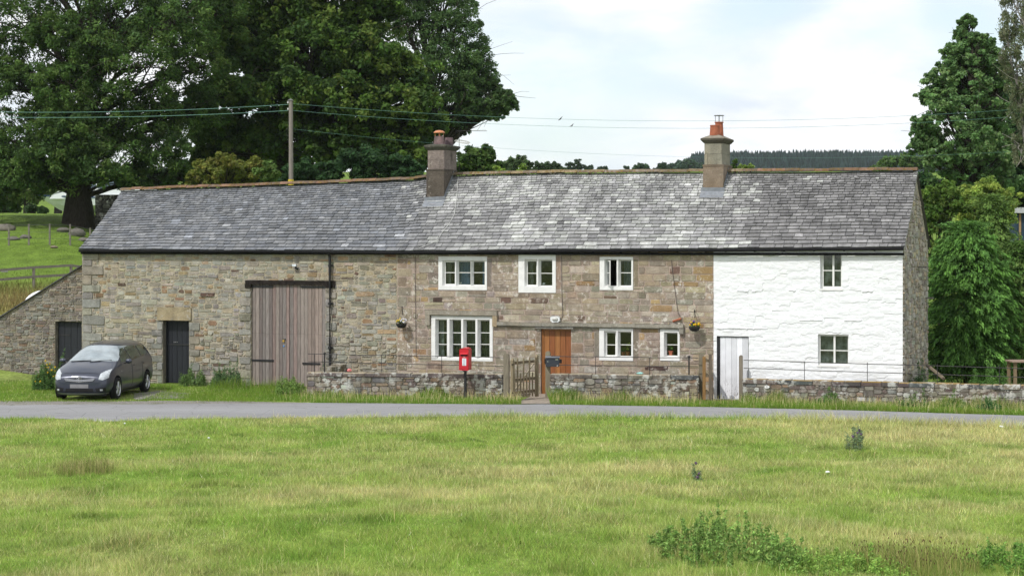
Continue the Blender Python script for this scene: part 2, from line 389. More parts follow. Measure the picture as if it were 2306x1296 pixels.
rg = np.random.default_rng(7)
N1 = 1400000                                                     # the lawn; blades thin out with distance
t = rg.random(N1); Y = 1 / (1 / 23.5 * (1 - t) + 1 / 52.5 * t); X = rg.uniform(-1, 1, N1) * (Y * .29 + 4.5)
k = Y < y_near(X) + rg.normal(0, .07, N1) - .02; X, Y = X[k], Y[k]
P = patch(X, Y); clump = fbm(X * 2.1, Y * 2.1, 13, 3)
H = (.028 + .115 * clump ** 2 * 1.7 + .04 * P) * rg.uniform(.5, 1.4, len(X)) * (1 + 1.1 * sstep(-1.3, -.2, Y - y_near(X)) * sstep(-5, 0, X))
C = lawn_col(X, Y); C = C * (1 - .26 * sstep(.58, .75, fbm(X * 1.4, Y * 1.4, 91, 3)))[:, None]
st = (rg.random(len(X)) < .04 + .22 * P)[:, None]; C = np.where(st, STRAW * rg.uniform(.7, 1.35, (len(X), 1)), C)
mb = MB(); blades(mb, X, Y, H, .0034 + .00018 * Y, bcol(C, rg, .28), rg, 1.15)
NS = 34000                                                      # thin seed stalks, denser in the straw patches
t = rg.random(NS); Y = 1 / (1 / 24 * (1 - t) + 1 / 52 * t); X = rg.uniform(-1, 1, NS) * (Y * .305 + 1)
P = patch(X, Y); edge = sstep(-2.2, -.3, Y - y_near(X)) * sstep(-3, 1, X)
k = (rg.random(NS) < .02 + .75 * P ** 1.6 + .5 * edge) & (Y < y_near(X) - .03); X, Y = X[k], Y[k]
blades(mb, X, Y, rg.uniform(.10, .32, len(X)), .0022 + .00008 * Y, bcol(np.repeat((STRAW * 1.15)[None], len(X), 0), rg), rg, .6, segs=2)
tag(mb.build('lawn_grass', m_grass, at=(0, 40, 0)), 'rough mown green grass with straw coloured patches on the common in front of the road', 'grass', kind='stuff')

# verge between the lane and the walls
WALL_LINE = np.array([(-34, 64.4), (-16, 64.6), (-15, 63.9), (-6.5, 60.0), (-6.4, 58.05), (-.35, 57.05), (-.25, 56.2), (1.1, 56.2), (1.2, 56.65), (5.4, 55.75), (5.75, 56.8), (6.85, 56.4), (6.95, 55.65), (14.5, 52.9), (22, 50.2)])
def y_wall(x): return np.interp(x, WALL_LINE[:, 0], WALL_LINE[:, 1])
NV = 260000; X = rg.uniform(-19, 18, NV); a0, a1 = y_far(X), y_wall(X); Y = a0 + (a1 - a0) * rg.random(NV) ** 1.0
k = np.abs(rg.normal(0, 1, NV)) > 0
inpath = (X > .25) & (X < 1.15) & (Y > 54.9); indirt = (X > 5.75) & (X < 6.9) & (Y > 55.85)
car = (X > -13.7) & (X < -11.2) & (Y > 56.3) & (Y < 60.9)
gr = (X < -6) & (Y < y_far(X) + .75 + .5 * (fbm(X * .8, Y * .8, 8, 2) - .5))
wear = (fbm(X * .6, Y * .6, 18, 3) > .56) & (X < -9.5)
k = ~inpath & ~indirt & ~(gr & (rg.random(NV) < .93)) & ~(car & (rg.random(NV) < .85)) & ~(wear & (rg.random(NV) < .5)); X, Y = X[k], Y[k]
ed = 1 - sstep(0, .9, y_wall(X) - Y); c2 = fbm(X * 1.5, Y * 1.5, 23, 3)
H = (.07 + .07 * c2 + .22 * ed * sstep(.35, .65, fbm(X * .8, Y * .8, 33, 3)) * (X > -10)) * rg.uniform(.5, 1.4, len(X))
H = H * np.where(ed > .6, 1.25, 1) * np.where((X > 7) & (X < 18), 1.25, 1) * np.where(X < -10, .75, 1)
C = np.array((.13, .26, .028)) * (1 - c2[:, None]) + np.array((.24, .34, .05)) * c2[:, None]
st = rg.random(len(X)) < .05 + .18 * ed * (X > 2); C[st] = STRAW * .9
mb = MB(); blades(mb, X, Y, H, .012, bcol(C, rg), rg, .6)
k = (rg.random(len(X)) < .012 + .05 * ed) & (X > -7)
blades(mb, X[k], Y[k], rg.uniform(.2, .45, k.sum()), .007, bcol(np.repeat((STRAW * 1.0)[None], k.sum(), 0), rg), rg, .5, segs=2)
tag(mb.build('verge_grass', m_grass, at=(0, 55, 0)), 'lush green grass strip between the grey lane and the low garden walls', 'grass', kind='stuff')

# rough hillside grass behind the lean-to
NR = 60000; Y = rg.uniform(68.5, 100, NR) ; X = rg.uniform(-34, -13, NR) * Y / 85
ro = np.exp(-((Y - 73.5) / 3.8) ** 2)
k = rg.random(NR) < .35 + ro; X, Y, ro = X[k], Y[k], ro[k]
C = np.array((.11, .19, .022)) * (1 - ro[:, None]) + np.array((.25, .20, .08)) * ro[:, None]
mb = MB(); blades(mb, X, Y, (.05 + .38 * ro) * rg.uniform(.4, 1.3, len(X)), .03, bcol(C, rg), rg, .6)
tag(mb.build('field_grass', m_grass, at=(-20, 80, 3)), 'long tawny grass and short green turf on the rising field behind the lean-to', 'grass', kind='stuff')
# ------------------------------------------------------------------ stone laying
FN_FRONT = lambda a, o, b: np.stack([a + 0 * o, -o + 0 * a, b + 0 * a], -1)
def lay_rubble(a0, a1, b0, b1, rg, hmin=.06, hmax=.17, wmin=.12, wmax=.5):
    st = .03; n = max(2, int((a1 - a0) / st)); sky = np.full(n, float(b0)); out = []
    while True:
        m = sky.min()
        if m >= b1 - .02: break
        i = int(np.argmin(sky)); j = i
        while j < n and sky[j] < m + .012: j += 1
        run = j - i; w = int(rg.uniform(wmin, wmax) * (1 if rg.random() > .15 else 1.5) / st)
        if run - w < wmin / st: w = run
        w = max(1, min(w, run)); left = rg.random() < .5
        s0 = i if left else j - w
        h = rg.uniform(hmin, hmax) * (1.0 if w * st > .2 else .8)
        nb = [sky[s0 - 1] if s0 > 0 else 1e9, sky[s0 + w] if s0 + w < n else 1e9]
        for q in nb:
            if q - m > .035 and abs(q - (m + h)) < .045: h = q - m
        if w * st < h * .8: h = max(.04, w * st * .9)
        if m + h > b1 - .05: h = b1 - m
        out.append([a0 + s0 * st, a0 + (s0 + w) * st, m, m + h]); sky[s0:s0 + w] = m + h
    return out
def lay_courses(a0, a1, b0, b1, rg, hs=(.13, .24), ws=(.28, .8)):
    out = []; z = b0
    while z < b1 - .03:
        h = rg.uniform(*hs)
        if z + h > b1 - .08: h = b1 - z
        a = a0 - rg.uniform(0, .3)
        while a < a1:
            w = rg.uniform(*ws) * (.6 + h / hs[1] * .5); e = a + w
            if a1 - e < ws[0] * .6: e = a1
            x0 = max(a, a0); x1 = min(e, a1)
            if x1 - x0 > .04:
                if rg.random() < .10 and h > .15:
                    k = rg.uniform(.4, .6); out += [[x0, x1, z, z + h * k], [x0, x1, z + h * k, z + h]]
                else: out.append([x0, x1, z, z + h])
            a = e
        z += h
    return out
def clip(st, ops):
    out = []
    for a0, a1, b0, b1 in st:
        ok = True
        for p0, p1, q0, q1 in ops:
            if a1 <= p0 or a0 >= p1 or b1 <= q0 or b0 >= q1: continue
            c = [(a0, min(a1, p0), b0, b1), (max(a0, p1), a1, b0, b1), (a0, a1, b0, min(b1, q0)), (a0, a1, max(b0, q1), b1)]
            c = max(c, key=lambda r: max(0, r[1] - r[0]) * max(0, r[3] - r[2]))
            if c[1] - c[0] < .035 or c[3] - c[2] < .025: ok = False; break
            a0, a1, b0, b1 = c
        if ok: out.append((a0, a1, b0, b1))
    return out
def pick(pal, rg):
    w = np.array([p[0] for p in pal], float); i = rg.choice(len(pal), p=w / w.sum())
    return np.array(pal[i][1]) * rg.uniform(.80, 1.20) * (1 + rg.normal(0, .03, 3))
def put_stones(mb, st, fn, pal, rg, gap=.009, dep=(.012, .04), jit=.012, ch=.3, colf=None):
    for a0, a1, b0, b1 in st:
        w, h = a1 - a0, b1 - b0; g = gap * rg.uniform(.7, 1.6); j = min(jit, w * .12, h * .16); d = rg.uniform(*dep)
        c = min(w, h) * ch * rg.uniform(.3, 1.0); r = lambda: rg.uniform(-j, j)
        x0, x1, y0, y1 = a0 + g, a1 - g, b0 + g, b1 - g
        if x1 - x0 < .015 or y1 - y0 < .012: continue
        O = np.array([(x0, y0 + c), (x0 + c, y0), (x1 - c, y0), (x1, y0 + c), (x1, y1 - c), (x1 - c, y1), (x0 + c, y1), (x0, y1 - c)])
        O = O + rg.uniform(-j, j, (8, 2)); O = np.array([np.clip(O[:, 0], a0 + .002, a1 - .002), np.clip(O[:, 1], b0 + .002, b1 - .002)]).T
        m = O.mean(0); ins = min(.012, min(w, h) * .12)
        dv = m - O; L = np.linalg.norm(dv, axis=1)[:, None] + 1e-6
        I = O + dv / L * ins * 1.3
        ob = np.full(8, -.006); oi = d + rg.uniform(-.3, .3, 8) * d * .5; om = d * rg.uniform(.75, 1.2)
        A = np.concatenate([O[:, 0], I[:, 0], [m[0] + rg.uniform(-.1, .1) * w]]); B = np.concatenate([O[:, 1], I[:, 1], [m[1] + rg.uniform(-.1, .1) * h]])
        D = np.concatenate([ob, oi, [om]])
        col = pick(pal, rg)
        if colf: col = colf(m[0], m[1], col, rg)
        mb.add(fn(A, D, B), [(i, (i + 1) % 8, 8 + (i + 1) % 8, 8 + i) for i in range(8)], [(8 + i, 8 + (i + 1) % 8, 16) for i in range(8)], col)
def grid_wall(mb, a0, a1, b0, b1, ops, fn, step=.4, disp=None, col=(.4, .35, .28), reveal=.3, rcol=None, colf=None):
    ea = sorted(set([a0, a1] + [x for o in ops for x in o[:2] if a0 < x < a1])); eb = sorted(set([b0, b1] + [x for o in ops for x in o[2:4] if b0 < x < b1]))
    A = axis([(p, q, step) for p, q in zip(ea[:-1], ea[1:])]); B = axis([(p, q, step) for p, q in zip(eb[:-1], eb[1:])])
    AA, BB = np.meshgrid(A, B); D = disp(AA, BB) if disp is not None else 0 * AA
    V = fn(AA.ravel(), D.ravel(), BB.ravel()); na, nb = len(A), len(B); idx = np.arange(na * nb).reshape(nb, na)
    ca, cb = (A[:-1] + A[1:]) / 2, (B[:-1] + B[1:]) / 2; CA, CB = np.meshgrid(ca, cb); keep = np.ones(CA.shape, bool)
    for o in ops: keep &= ~((CA > o[0]) & (CA < o[1]) & (CB > o[2]) & (CB < o[3]))
    q = np.stack([idx[:-1, :-1], idx[:-1, 1:], idx[1:, 1:], idx[1:, :-1]], -1)[keep]
    C = col if colf is None else colf(AA.ravel(), BB.ravel())
    mb.add(V, q, None, C)
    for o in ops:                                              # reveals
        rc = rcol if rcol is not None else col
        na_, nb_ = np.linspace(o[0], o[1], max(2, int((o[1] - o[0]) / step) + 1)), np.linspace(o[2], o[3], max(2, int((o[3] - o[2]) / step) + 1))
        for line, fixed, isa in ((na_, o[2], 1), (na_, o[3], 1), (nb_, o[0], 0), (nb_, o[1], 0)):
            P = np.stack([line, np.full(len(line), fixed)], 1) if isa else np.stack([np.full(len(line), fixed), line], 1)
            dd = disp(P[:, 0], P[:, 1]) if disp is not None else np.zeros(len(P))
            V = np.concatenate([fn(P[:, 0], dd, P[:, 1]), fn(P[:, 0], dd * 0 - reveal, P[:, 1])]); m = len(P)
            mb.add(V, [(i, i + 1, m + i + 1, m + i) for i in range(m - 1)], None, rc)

# ------------------------------------------------------------------ main dimensions of the long building
EV = -.18; RV = 2.55; BV = 5.3                                  # eaves line, ridge line and back wall, measured back from the front
eav = [(178, 562), (500, 563), (890, 566), (1300, 562), (1605, 560.5), (2037, 557)]
rdg = [(275, 430), (600, 419), (800, 412), (940, 406), (985, 399), (1040, 396), (1300, 390.5), (1580, 389), (1800, 388), (2063, 386)]
EAV = np.array([pf(x, y, EV) for x, y in eav]); RDG = np.array([pf(x, y, RV) for x, y in rdg])
def ez(u): return np.interp(u, EAV[:, 0], EAV[:, 1]) + .012 * (vnoise(np.asarray(u) * .7, 0 * np.asarray(u), 3) - .5)
def rz(u): return np.interp(u, RDG[:, 0], RDG[:, 1]) + .02 * (vnoise(np.asarray(u) * .9, 0 * np.asarray(u), 4) - .5)
def roofpt(u, s, off=0.0):                                      # s 0 eaves .. 1 ridge on the front slope
    u = np.asarray(u, float); s = np.asarray(s, float)
    e, r = ez(u), rz(u); sag = -.07 * np.sin(math.pi * s) * (.6 + .8 * vnoise(u * .35, s * 0 + 2, 8)) + .03 * (fbm(u * .8, s * 3, 6, 2) - .5)
    z = e + (r - e) * s + sag + off * .76; v = EV + (RV - EV) * s - off * .65
    return np.stack([u + 0 * s, v, z], -1)
def backpt(u, s):
    u = np.asarray(u, float); r = rz(u); e = ez(u)
    return np.stack([u, RV + (BV + .2 - RV) * s + 0 * u, r + (e - r) * s], -1)
UL, U1, U2, UR = pU(185), pU(895), pU(1607), pU(2033)           # left corner, barn|house joint, house|white joint, right corner
ZT = 4.60

def op(x0, x1, y0, y1):                                         # photo pixels -> opening (u0,u1,z0,z1) on the front
    u0, zt = pf(x0, y0); u1, zb = pf(x1, y1); return [u0, u1, zb, zt]
BLK = op(367, 426, 721, 862); BLK[2] = -.1
BIG = op(566, 733, 640, 864); BIG[2] = -.1
ODR = op(1218, 1286, 740, 898); ODR[2] = -.1
WDR = op(1614, 1686, 756, 900); WDR[2] = -.1
LDR = op(122, 182, 723, 866); LDR[2] = -.1
win_px = dict(A=(988, 1097, 577, 653), B=(1168, 1252, 573, 659), C=(1351, 1426, 578, 653), D=(972, 1110, 710, 813), E=(1350, 1426, 738, 812), G=(1487, 1531, 739, 812))
WO = {k: op(v[0], v[1], v[2], v[3]) for k, v in win_px.items()}
WH, WI = op(1847, 1896, 569, 650), op(1842, 1911, 752, 823)

PAL_BARN = [(28, (.335, .315, .265)), (24, (.30, .29, .255)), (14, (.35, .315, .24)), (12, (.23, .215, .185)), (8, (.33, .255, .16)), (3, (.25, .165, .105)), (1.2, (.13, .09, .072)), (12, (.38, .355, .30))]
PAL_HOUSE = [(26, (.335, .285, .215)), (22, (.305, .265, .21)), (14, (.36, .305, .22)), (8, (.26, .22, .175)), (6, (.34, .235, .125)), (1.5, (.17, .115, .09)), (12, (.30, .275, .235)), (8, (.42, .37, .30))]
PAL_WALL = [(24, (.20, .18, .155)), (20, (.24, .21, .175)), (14, (.17, .135, .12)), (10, (.29, .265, .225)), (8, (.25, .185, .13)), (7, (.50, .50, .46)), (8, (.16, .155, .15))]
PAL_COPE = [(20, (.12, .10, .095)), (14, (.15, .12, .105)), (10, (.11, .115, .12)), (6, (.20, .175, .14))]
PAL_GABLE = [(20, (.42, .395, .35)), (15, (.34, .32, .285)), (10, (.44, .37, .28)), (10, (.28, .25, .22))]
M_BARN = m_stone('rubble_stone', .38, (.46, .45, .42), 8, 55, .5); M_HOUSE = m_stone('sandstone', .62, (.60, .56, .50), 6.5, 60, .28)
M_DRY = m_stone('lichened_stone', .85, (.50, .50, .47), 5.0, 50, .55)
M_WHITE = NT('limewash', .9, .15); _w = M_WHITE
_wn = _w.noise(5, 6, _w.mapped((.7, 1, 1.4)))
_c = _w.mix(_w.ramp(_wn, [(.5, 0.), (.75, .3)]), (.80, .815, .835), (.76, .74, .70))
_sp = _w.N.new('ShaderNodeSeparateXYZ'); _w.L.new(_w.pos(), _sp.inputs[0])
_lo = _w.math('MULTIPLY', _w.ramp(_sp.outputs[2], [(.0, 1.), (1.0, 0.)]), _w.ramp(_w.noise(4, 6, _w.mapped((1, 1, .6))), [(.42, 0.), (.66, .8)]))
_c = _w.mix(_lo, _c, (.50, .47, .40))
_w.base(_w.mix(_w.ramp(_w.noise(19, 7, _w.mapped((1, 1, .5)), .7), [(.70, 0.), (.76, .55)]), _c, (.42, .38, .33)))
_w.bump(_w.math('ADD', _w.noise(11, 6, _w.mapped((1, 1, 1.8)), .6), _w.math('MULTIPLY', _w.noise(30, 4), .4)), .45, .03); M_WHITE = _w.m
M_PAINT = m_plain('white_painted_stone', (.75, .75, .74), .75, .25, 0, .09, 5)
M_TIMBER_W = m_plain('white_gloss_paint', (.76, .76, .74), .4, .5, 0, .05, 10)
M_BLACK = m_plain('black_paint', (.018, .018, .02), .45, .4, 0, .3, 12)
M_GUT = m_plain('gutter_black', (.009, .009, .010), .75, .15, 0, .2, 12)
M_IRON = m_plain('wrought_iron', (.035, .033, .034), .6, .4, .3, .4, 20)
M_DARK = m_plain('dark_interior', (.035, .033, .03), .9, .1)
n = NT('window_glass', .05, .5); tr = n.N.new('ShaderNodeBsdfTransparent'); tr.inputs[0].default_value = (.80, .84, .84, 1)
gl = n.N.new('ShaderNodeBsdfGlossy'); gl.inputs['Roughness'].default_value = .03; fr = n.N.new('ShaderNodeLayerWeight'); fr.inputs[0].default_value = .35
mx = n.N.new('ShaderNodeMixShader'); n.L.new(n.math('ADD', n.math('MULTIPLY', fr.outputs['Fresnel'], .5), .03), mx.inputs[0]); n.L.new(tr.outputs[0], mx.inputs[1]); n.L.new(gl.outputs[0], mx.inputs[2])
n.L.new(mx.outputs[0], n.N['Material Output'].inputs[0]); M_GLASS = n.m
n = NT('weathered_boards', .85, .2); f = n.noise(6, 7, n.mapped((9, 9, .5)), .65, .3); kn = n.noise(5.5, 6, n.mapped((2, 2, .8)), .7)
c_ = n.mix(1., n.col(), n.ramp(f, [(.25, .5), (.75, 1.45)]), 'MULTIPLY'); c_ = n.mix(n.ramp(kn, [(.60, 0.), (.70, .6)]), c_, (.16, .075, .055))
n.base(c_).bump(f, .5, .006); M_BOARD = n.m
n = NT('varnished_boards', .5, .4); f = n.noise(5, 6, n.mapped((7, 7, .5)), .6, .2)
n.base(n.mix(1., n.col(), n.ramp(f, [(.25, .7), (.75, 1.3)]), 'MULTIPLY')); M_VARN = n.m
n = NT('flaking_white_boards', .6, .3); f = n.noise(11, 7, n.mapped((4, 4, 1)), .7)
h_ = n.N.new('ShaderNodeSeparateXYZ'); n.L.new(n.pos(), h_.inputs[0])
low = n.math('MULTIPLY', n.ramp(f, [(.55, 0.), (.60, 1.)]), n.ramp(h_.outputs[2], [(.15, 1.), (.75, 0.)]))
n.base(n.mix(low, n.mix(1., n.col(), n.ramp(n.noise(3, 4), [(.3, .9), (.7, 1.05)]), 'MULTIPLY'), (.10, .085, .075))); M_WDOOR = n.m
n = NT('black_boards', .55, .35); f = n.noise(5, 6, n.mapped((7, 7, .6)), .6); n.base(n.mix(1., (.016, .018, .024), n.ramp(f, [(.3, .7), (.7, 1.3)]), 'MULTIPLY')).bump(f, .4, .01); M_BDOOR = n.m

def m_slate(name, li, lc):
    n = NT(name, .66, .35); a = n.noise(16, 6, None, .62); b = n.noise(2.2, 4)
    c = n.mix(1., n.col(), n.ramp(a, [(.28, .70), (.72, 1.32)]), 'MULTIPLY')
    c = n.mix(1., c, n.ramp(b, [(.3, .82), (.7, 1.18)]), 'MULTIPLY'); c = n.mix(1., c, n.ramp(n.noise(3.0, 7, n.mapped((1.6, .5, .5)), .7), [(.3, .72), (.7, 1.3)]), 'MULTIPLY')
    m = n.math('MULTIPLY', n.ramp(n.noise(24, 6, None, .7), [(.58, 0.), (.68, 1.)]), n.ramp(n.noise(3.3, 3), [(.4, 0.), (.6, 1.)]))
    c = n.mix(n.math('MULTIPLY', m, li), c, lc)
    c = n.mix(n.ramp(n.noise(9, 4), [(.735, 0.), (.745, .9)]), c, (.66, .66, .64))
    n.base(c).bump(n.math('ADD', a, n.noise(70, 3)), .45, .01); return n.m
M_SLATE = m_slate('grey_slate', .45, (.36, .37, .35)); M_SLATE2 = m_slate('lichened_slate', .8, (.52, .53, .48)); M_SLATE3 = m_slate('purple_slate', .65, (.42, .41, .39))
n = NT('mossy_ridge', .95, .1); a = n.noise(7, 6, None, .65)
n.base(n.mix(n.ramp(n.noise(10, 7, None, .7), [(.46, 0.), (.6, .9)]), n.mix(1., n.col(), n.ramp(a, [(.3, .6), (.7, 1.3)]), 'MULTIPLY'), n.mix(n.noise(4, 4), (.035, .032, .012), (.30, .19, .05))))
n.bump(n.noise(22, 6), 1., .04); M_RIDGE = n.m

def light_patch(u, s):                                          # limewash run-off and pale slates on the house roof
    px = CX + F_PX * (OX + u * CT + s * 2.6 * ST) / (OY - u * ST + s * 2.6 * CT)
    a = np.exp(-((px - (1180 + 70 * (s - .5))) / 130) ** 2) * (.35 + .65 * np.exp(-((s - .45) / .5) ** 2))
    b = np.exp(-((px - (1565 + 60 * (s - .6))) / 60) ** 2) * (.45 + .6 * (1 - s))
    c = np.exp(-((px - 1400) / 120) ** 2) * .42; d = np.exp(-((s - 1) / .14) ** 2) * (px > 1000) * (px < 1640) * .8 + np.exp(-((s - .93) / .06) ** 2) * (px > 1000) * .35
    e = np.exp(-((px - 1010) / 45) ** 2) * np.exp(-((s - .72) / .25) ** 2) * .7
    b = b + .5 * np.exp(-((px - 1650) / 40) ** 2)
    return np.clip((a * .62 + b + c * .8 + d * .8 + e) * sstep(925, 990, px) * (-.25 + 2.0 * vnoise(px * .03, s * 7 + 3, 71)), 0, 1)
def slate_base(u, s):
    px = CX + F_PX * (OX + u * CT + s * 2.6 * ST) / (OY - u * ST + s * 2.6 * CT) + 60 * (float(vnoise(np.float64(s * 6), np.float64(u * .8), 12)) - .5)
    A = (np.array((.130, .138, .155)), np.array((.175, .178, .185))); B = (np.array((.165, .163, .168)), np.array((.250, .250, .247))); C = (np.array((.136, .133, .136)), np.array((.196, .192, .193)))
    w1, w2 = float(sstep(860, 1000, px)), float(sstep(1600, 1720, px)); return tuple((A[k] * (1 - w1) + B[k] * w1) * (1 - w2) + C[k] * w2 for k in (0, 1))
def slate_roof(mb, ua, ub, seed, base, base2, light, taper=False):
    rg = np.random.default_rng(seed); N = 26
    ex = np.linspace(.205, .10, N); ex = ex / ex.sum(); S = np.concatenate([[0], np.cumsum(ex)])
    for i in range(N):
        s0, s1 = S[i], S[i + 1]; wm = .36 - .20 * (i / N); u = ua - rg.uniform(0, wm)
        while u < ub:
            w = wm * rg.uniform(.65, 1.35); x0 = max(u, ua - .01 * rg.random()); x1 = min(u + w, ub + .015 * rg.random()); u += w
            if x1 - x0 < .03: continue
            j = rg.uniform(-.012, .012) * .35; g = .008
            off = .020 + rg.uniform(0, .014); tk = .022
            us = np.array([x0 + g, x1 - g, x1 - g, x0 + g]); ss = np.array([s0 + j, s0 + j + rg.uniform(-.0015, .0015), min(1, s1 + .012), min(1, s1 + .012)])
            T = roofpt(us, ss, 0); up = np.array([0, -.65, .76])
            hh = np.array([off + tk, off + tk + rg.uniform(-.004, .004), .008, .008])
            P = T + hh[:, None] * up; Bm = T[:2] + (hh[:2, None] - tk - .012) * up
            um, sm = (x0 + x1) / 2, (s0 + s1) / 2
            L = float(light_patch(um, sm)); base, base2 = slate_base(um, sm)
            c = np.array(base) * (1 - rg.random()) + np.array(base2) * rg.random() * 1.0
            c = np.array(base) + (np.array(base2) - np.array(base)) * rg.random()
            c = c * rg.uniform(.76, 1.24)
            if rg.random() < (.05 if base[0] > .14 else .0) + .52 * L: c = np.array((.37, .375, .36)) * rg.uniform(.62, 1.2)
            elif L > .08: c = c * (1 + .7 * L)
            elif rg.random() < .03: c = c * 1.7
            mb.add(np.vstack([P, Bm]), [(0, 1, 2, 3), (4, 5, 1, 0)], [(4, 0, 3), (5, 2, 1)], c)
def roof_parts(root, ua, ub, seed, base, base2, light, mat):
    mb = MB(); slate_roof(mb, ua, ub, seed, base, base2, light)
    uu = np.linspace(ua, ub, max(3, int((ub - ua) / .4))); ss = np.linspace(0, 1, 9); k = len(uu)
    V = np.concatenate([roofpt(uu, np.full(k, s), .0) for s in ss]); q = [(i * k + j, i * k + j + 1, (i + 1) * k + j + 1, (i + 1) * k + j) for i in range(8) for j in range(k - 1)]
    mb.add(V, q, None, (.05, .05, .055))
    V = np.concatenate([backpt(uu, s) for s in (0, .5, 1.0)]); q = [(i * k + j, i * k + j + 1, (i + 1) * k + j + 1, (i + 1) * k + j) for i in range(2) for j in range(k - 1)]
    mb.add(V, q, None, np.array(base)); rf = mb.build('roof', mat, root)
    mb = MB(); rg = np.random.default_rng(seed + 1); u = ua
    while u < ub - .02:                                         # ridge tiles
        w = min(rg.uniform(.42, .5), ub - u); pts = []
        dz = rg.uniform(-.012, .012); t = np.linspace(-1.25, 1.25, 6); r = .165
        c = np.array(rg.choice([0, 1, 2])) ; pal = [(.19, .12, .095), (.22, .135, .10), (.165, .125, .10)] if not light else [(.23, .19, .14), (.25, .20, .13), (.21, .175, .145)]
        c = np.array(pal[int(c)]) * rg.uniform(.75, 1.2)
        for x in (u + .004, u + w - .004):
            z0 = float(rz(x)) + dz - .01
            for a in t: pts.append((x, RV + math.sin(a) * r, z0 + math.cos(a) * r * .85))
        mb.add(pts, [(j, j + 1, 6 + j + 1, 6 + j) for j in range(5)], [(0, 2, 1), (0, 3, 2), (0, 4, 3), (0, 5, 4), (6, 7, 8), (6, 8, 9), (6, 9, 10), (6, 10, 11)], c)
        if light and rg.random() < .4:
            x = u + rg.uniform(.1, w); mb.blob((x, RV - .1, float(rz(x)) + .03), (.06, .04, .035), 6, 4, (.40, .36, .30), .3, int(rg.integers(1e6)))
        u += w
    mb.build('ridge_tiles', M_RIDGE, rf)
    return rf
def gutter(root, ua, ub, name='gutter'):
    us = np.linspace(ua, ub, int((ub - ua) / .5) + 2); mb = MB()
    mb.tube([(u, EV - .035, float(ez(u)) - .04) for u in us], .043, 8)
    for u in np.arange(ua + .3, ub, .9): mb.box(u - .012, u + .012, EV + .0, -.0, float(ez(u)) - .10, float(ez(u)) - .05)
    mb.box(ua, ub, EV + .06, EV + .085, 4.40, 4.475)
    return mb.build(name, M_GUT, root)

# ------------------------------------------------------------------ the stone barn
barn = thing('stone_barn', ((UL + U1) / 2, 0, 0), 'long rubble stone barn with tall grey double doors, left of the cottage', 'barn')
rg = np.random.default_rng(11)
def barn_col(a, b, c, rg):
    if b > 3.4 and a > -13: c = c * np.array((1.04, 1.0, .92))
    return c
mb = MB()
ops = [BLK, BIG]
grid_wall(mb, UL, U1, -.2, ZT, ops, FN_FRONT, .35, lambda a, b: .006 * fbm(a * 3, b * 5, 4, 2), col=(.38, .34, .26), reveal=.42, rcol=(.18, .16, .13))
lint = [BLK[0] - .22, BLK[1] + .12, BLK[3], BLK[3] + .46]       # big lintel over the black door
fix = [lint]; rq = np.random.default_rng(3)
z = 0.; side = 0
while z < 4.4:                                                  # corner stones at the left end
    h = rq.uniform(.22, .36); w = .85 if side else .42; fix.append([UL + .01, UL + w * rq.uniform(.8, 1.1), z, min(z + h, ZT - .02)]); z += h; side ^= 1
for o in (BIG, BLK):                                            # jambs
    z = 0; side = 0
    while z < o[3] - .1:
        h = min(rq.uniform(.16, .3), o[3] - z); wl = .45 if side else .22
        fix.append([o[0] - wl, o[0], z, z + h]); fix.append([o[1], o[1] + (.22 if side else .42), z, z + h]); z += h; side ^= 1
st = lay_rubble(UL, U1, 0, ZT, rg, .045, .19, .11, .50)
st = clip(st, [BLK, BIG, [BIG[0] - .2, BIG[1] + .35, BIG[3], BIG[3] + .13]] + fix)
lowband = [s for s in st if s[2] < 1.7]; hi = [s for s in st if s[2] >= 1.7]
put_stones(mb, hi, FN_FRONT, PAL_BARN, rg, .006, (.006, .024), .026, .40, barn_col)
put_stones(mb, lowband, FN_FRONT, PAL_BARN, rg, .007, (.014, .040), .020, .30, barn_col)
put_stones(mb, clip(fix[1:], [BLK, BIG, lint]), FN_FRONT, [(3, (.25, .245, .225)), (2, (.29, .27, .22))], rg, .007, (.03, .05), .01, .15)
put_stones(mb, [lint], FN_FRONT, [(1, (.30, .25, .16))], rg, .004, (.05, .055), .012, .1)
put_stones(mb, [[pU(452), pU(484), 2.98, 3.10]], FN_FRONT, [(1, (.11, .075, .06))], rg, .004, (.05, .055), .008, .1)
# far side, end walls and floor
m2 = MB(); m2.box(UL, U1 - .0, BV - .4, BV, -.2, ZT, (.24, .22, .19)); m2.build('back_wall', M_BARN, barn); mb.box(UL, UL + .35, .002, BV - .41, -.2, ZT, (.24, .22, .19))
mb.add([(UL, 0, ZT), (UL, BV, ZT), (UL, RV, float(rz(UL)) - .05)], None, [(0, 1, 2)], (.24, .22, .19))
wl_b = mb.build('wall', M_BARN, barn)
roof_b = roof_parts(barn, EAV[0, 0], U1 + .2, 21, (.125, .130, .142), (.155, .155, .158), False, M_SLATE)
gutter(barn, EAV[0, 0] + .02, U1 + .1)
mb = MB(); u0 = pU(746); zb = 1.25                               # downpipe
mb.tube([(u0, EV - .03, 4.44), (u0, -.12, 4.33), (u0, -.11, 4.2), (u0, -.11, .35), (u0, -.16, .22)], .047, 8)
for z in (4.0, 2.75, 1.3): mb.tube([(u0, -.11, z), (u0, -.11, z + .08)], .062, 8); mb.box(u0 - .09, u0 + .09, -.06, -.02, z + .015, z + .065)
mb.build('downpipe', M_BLACK, barn)
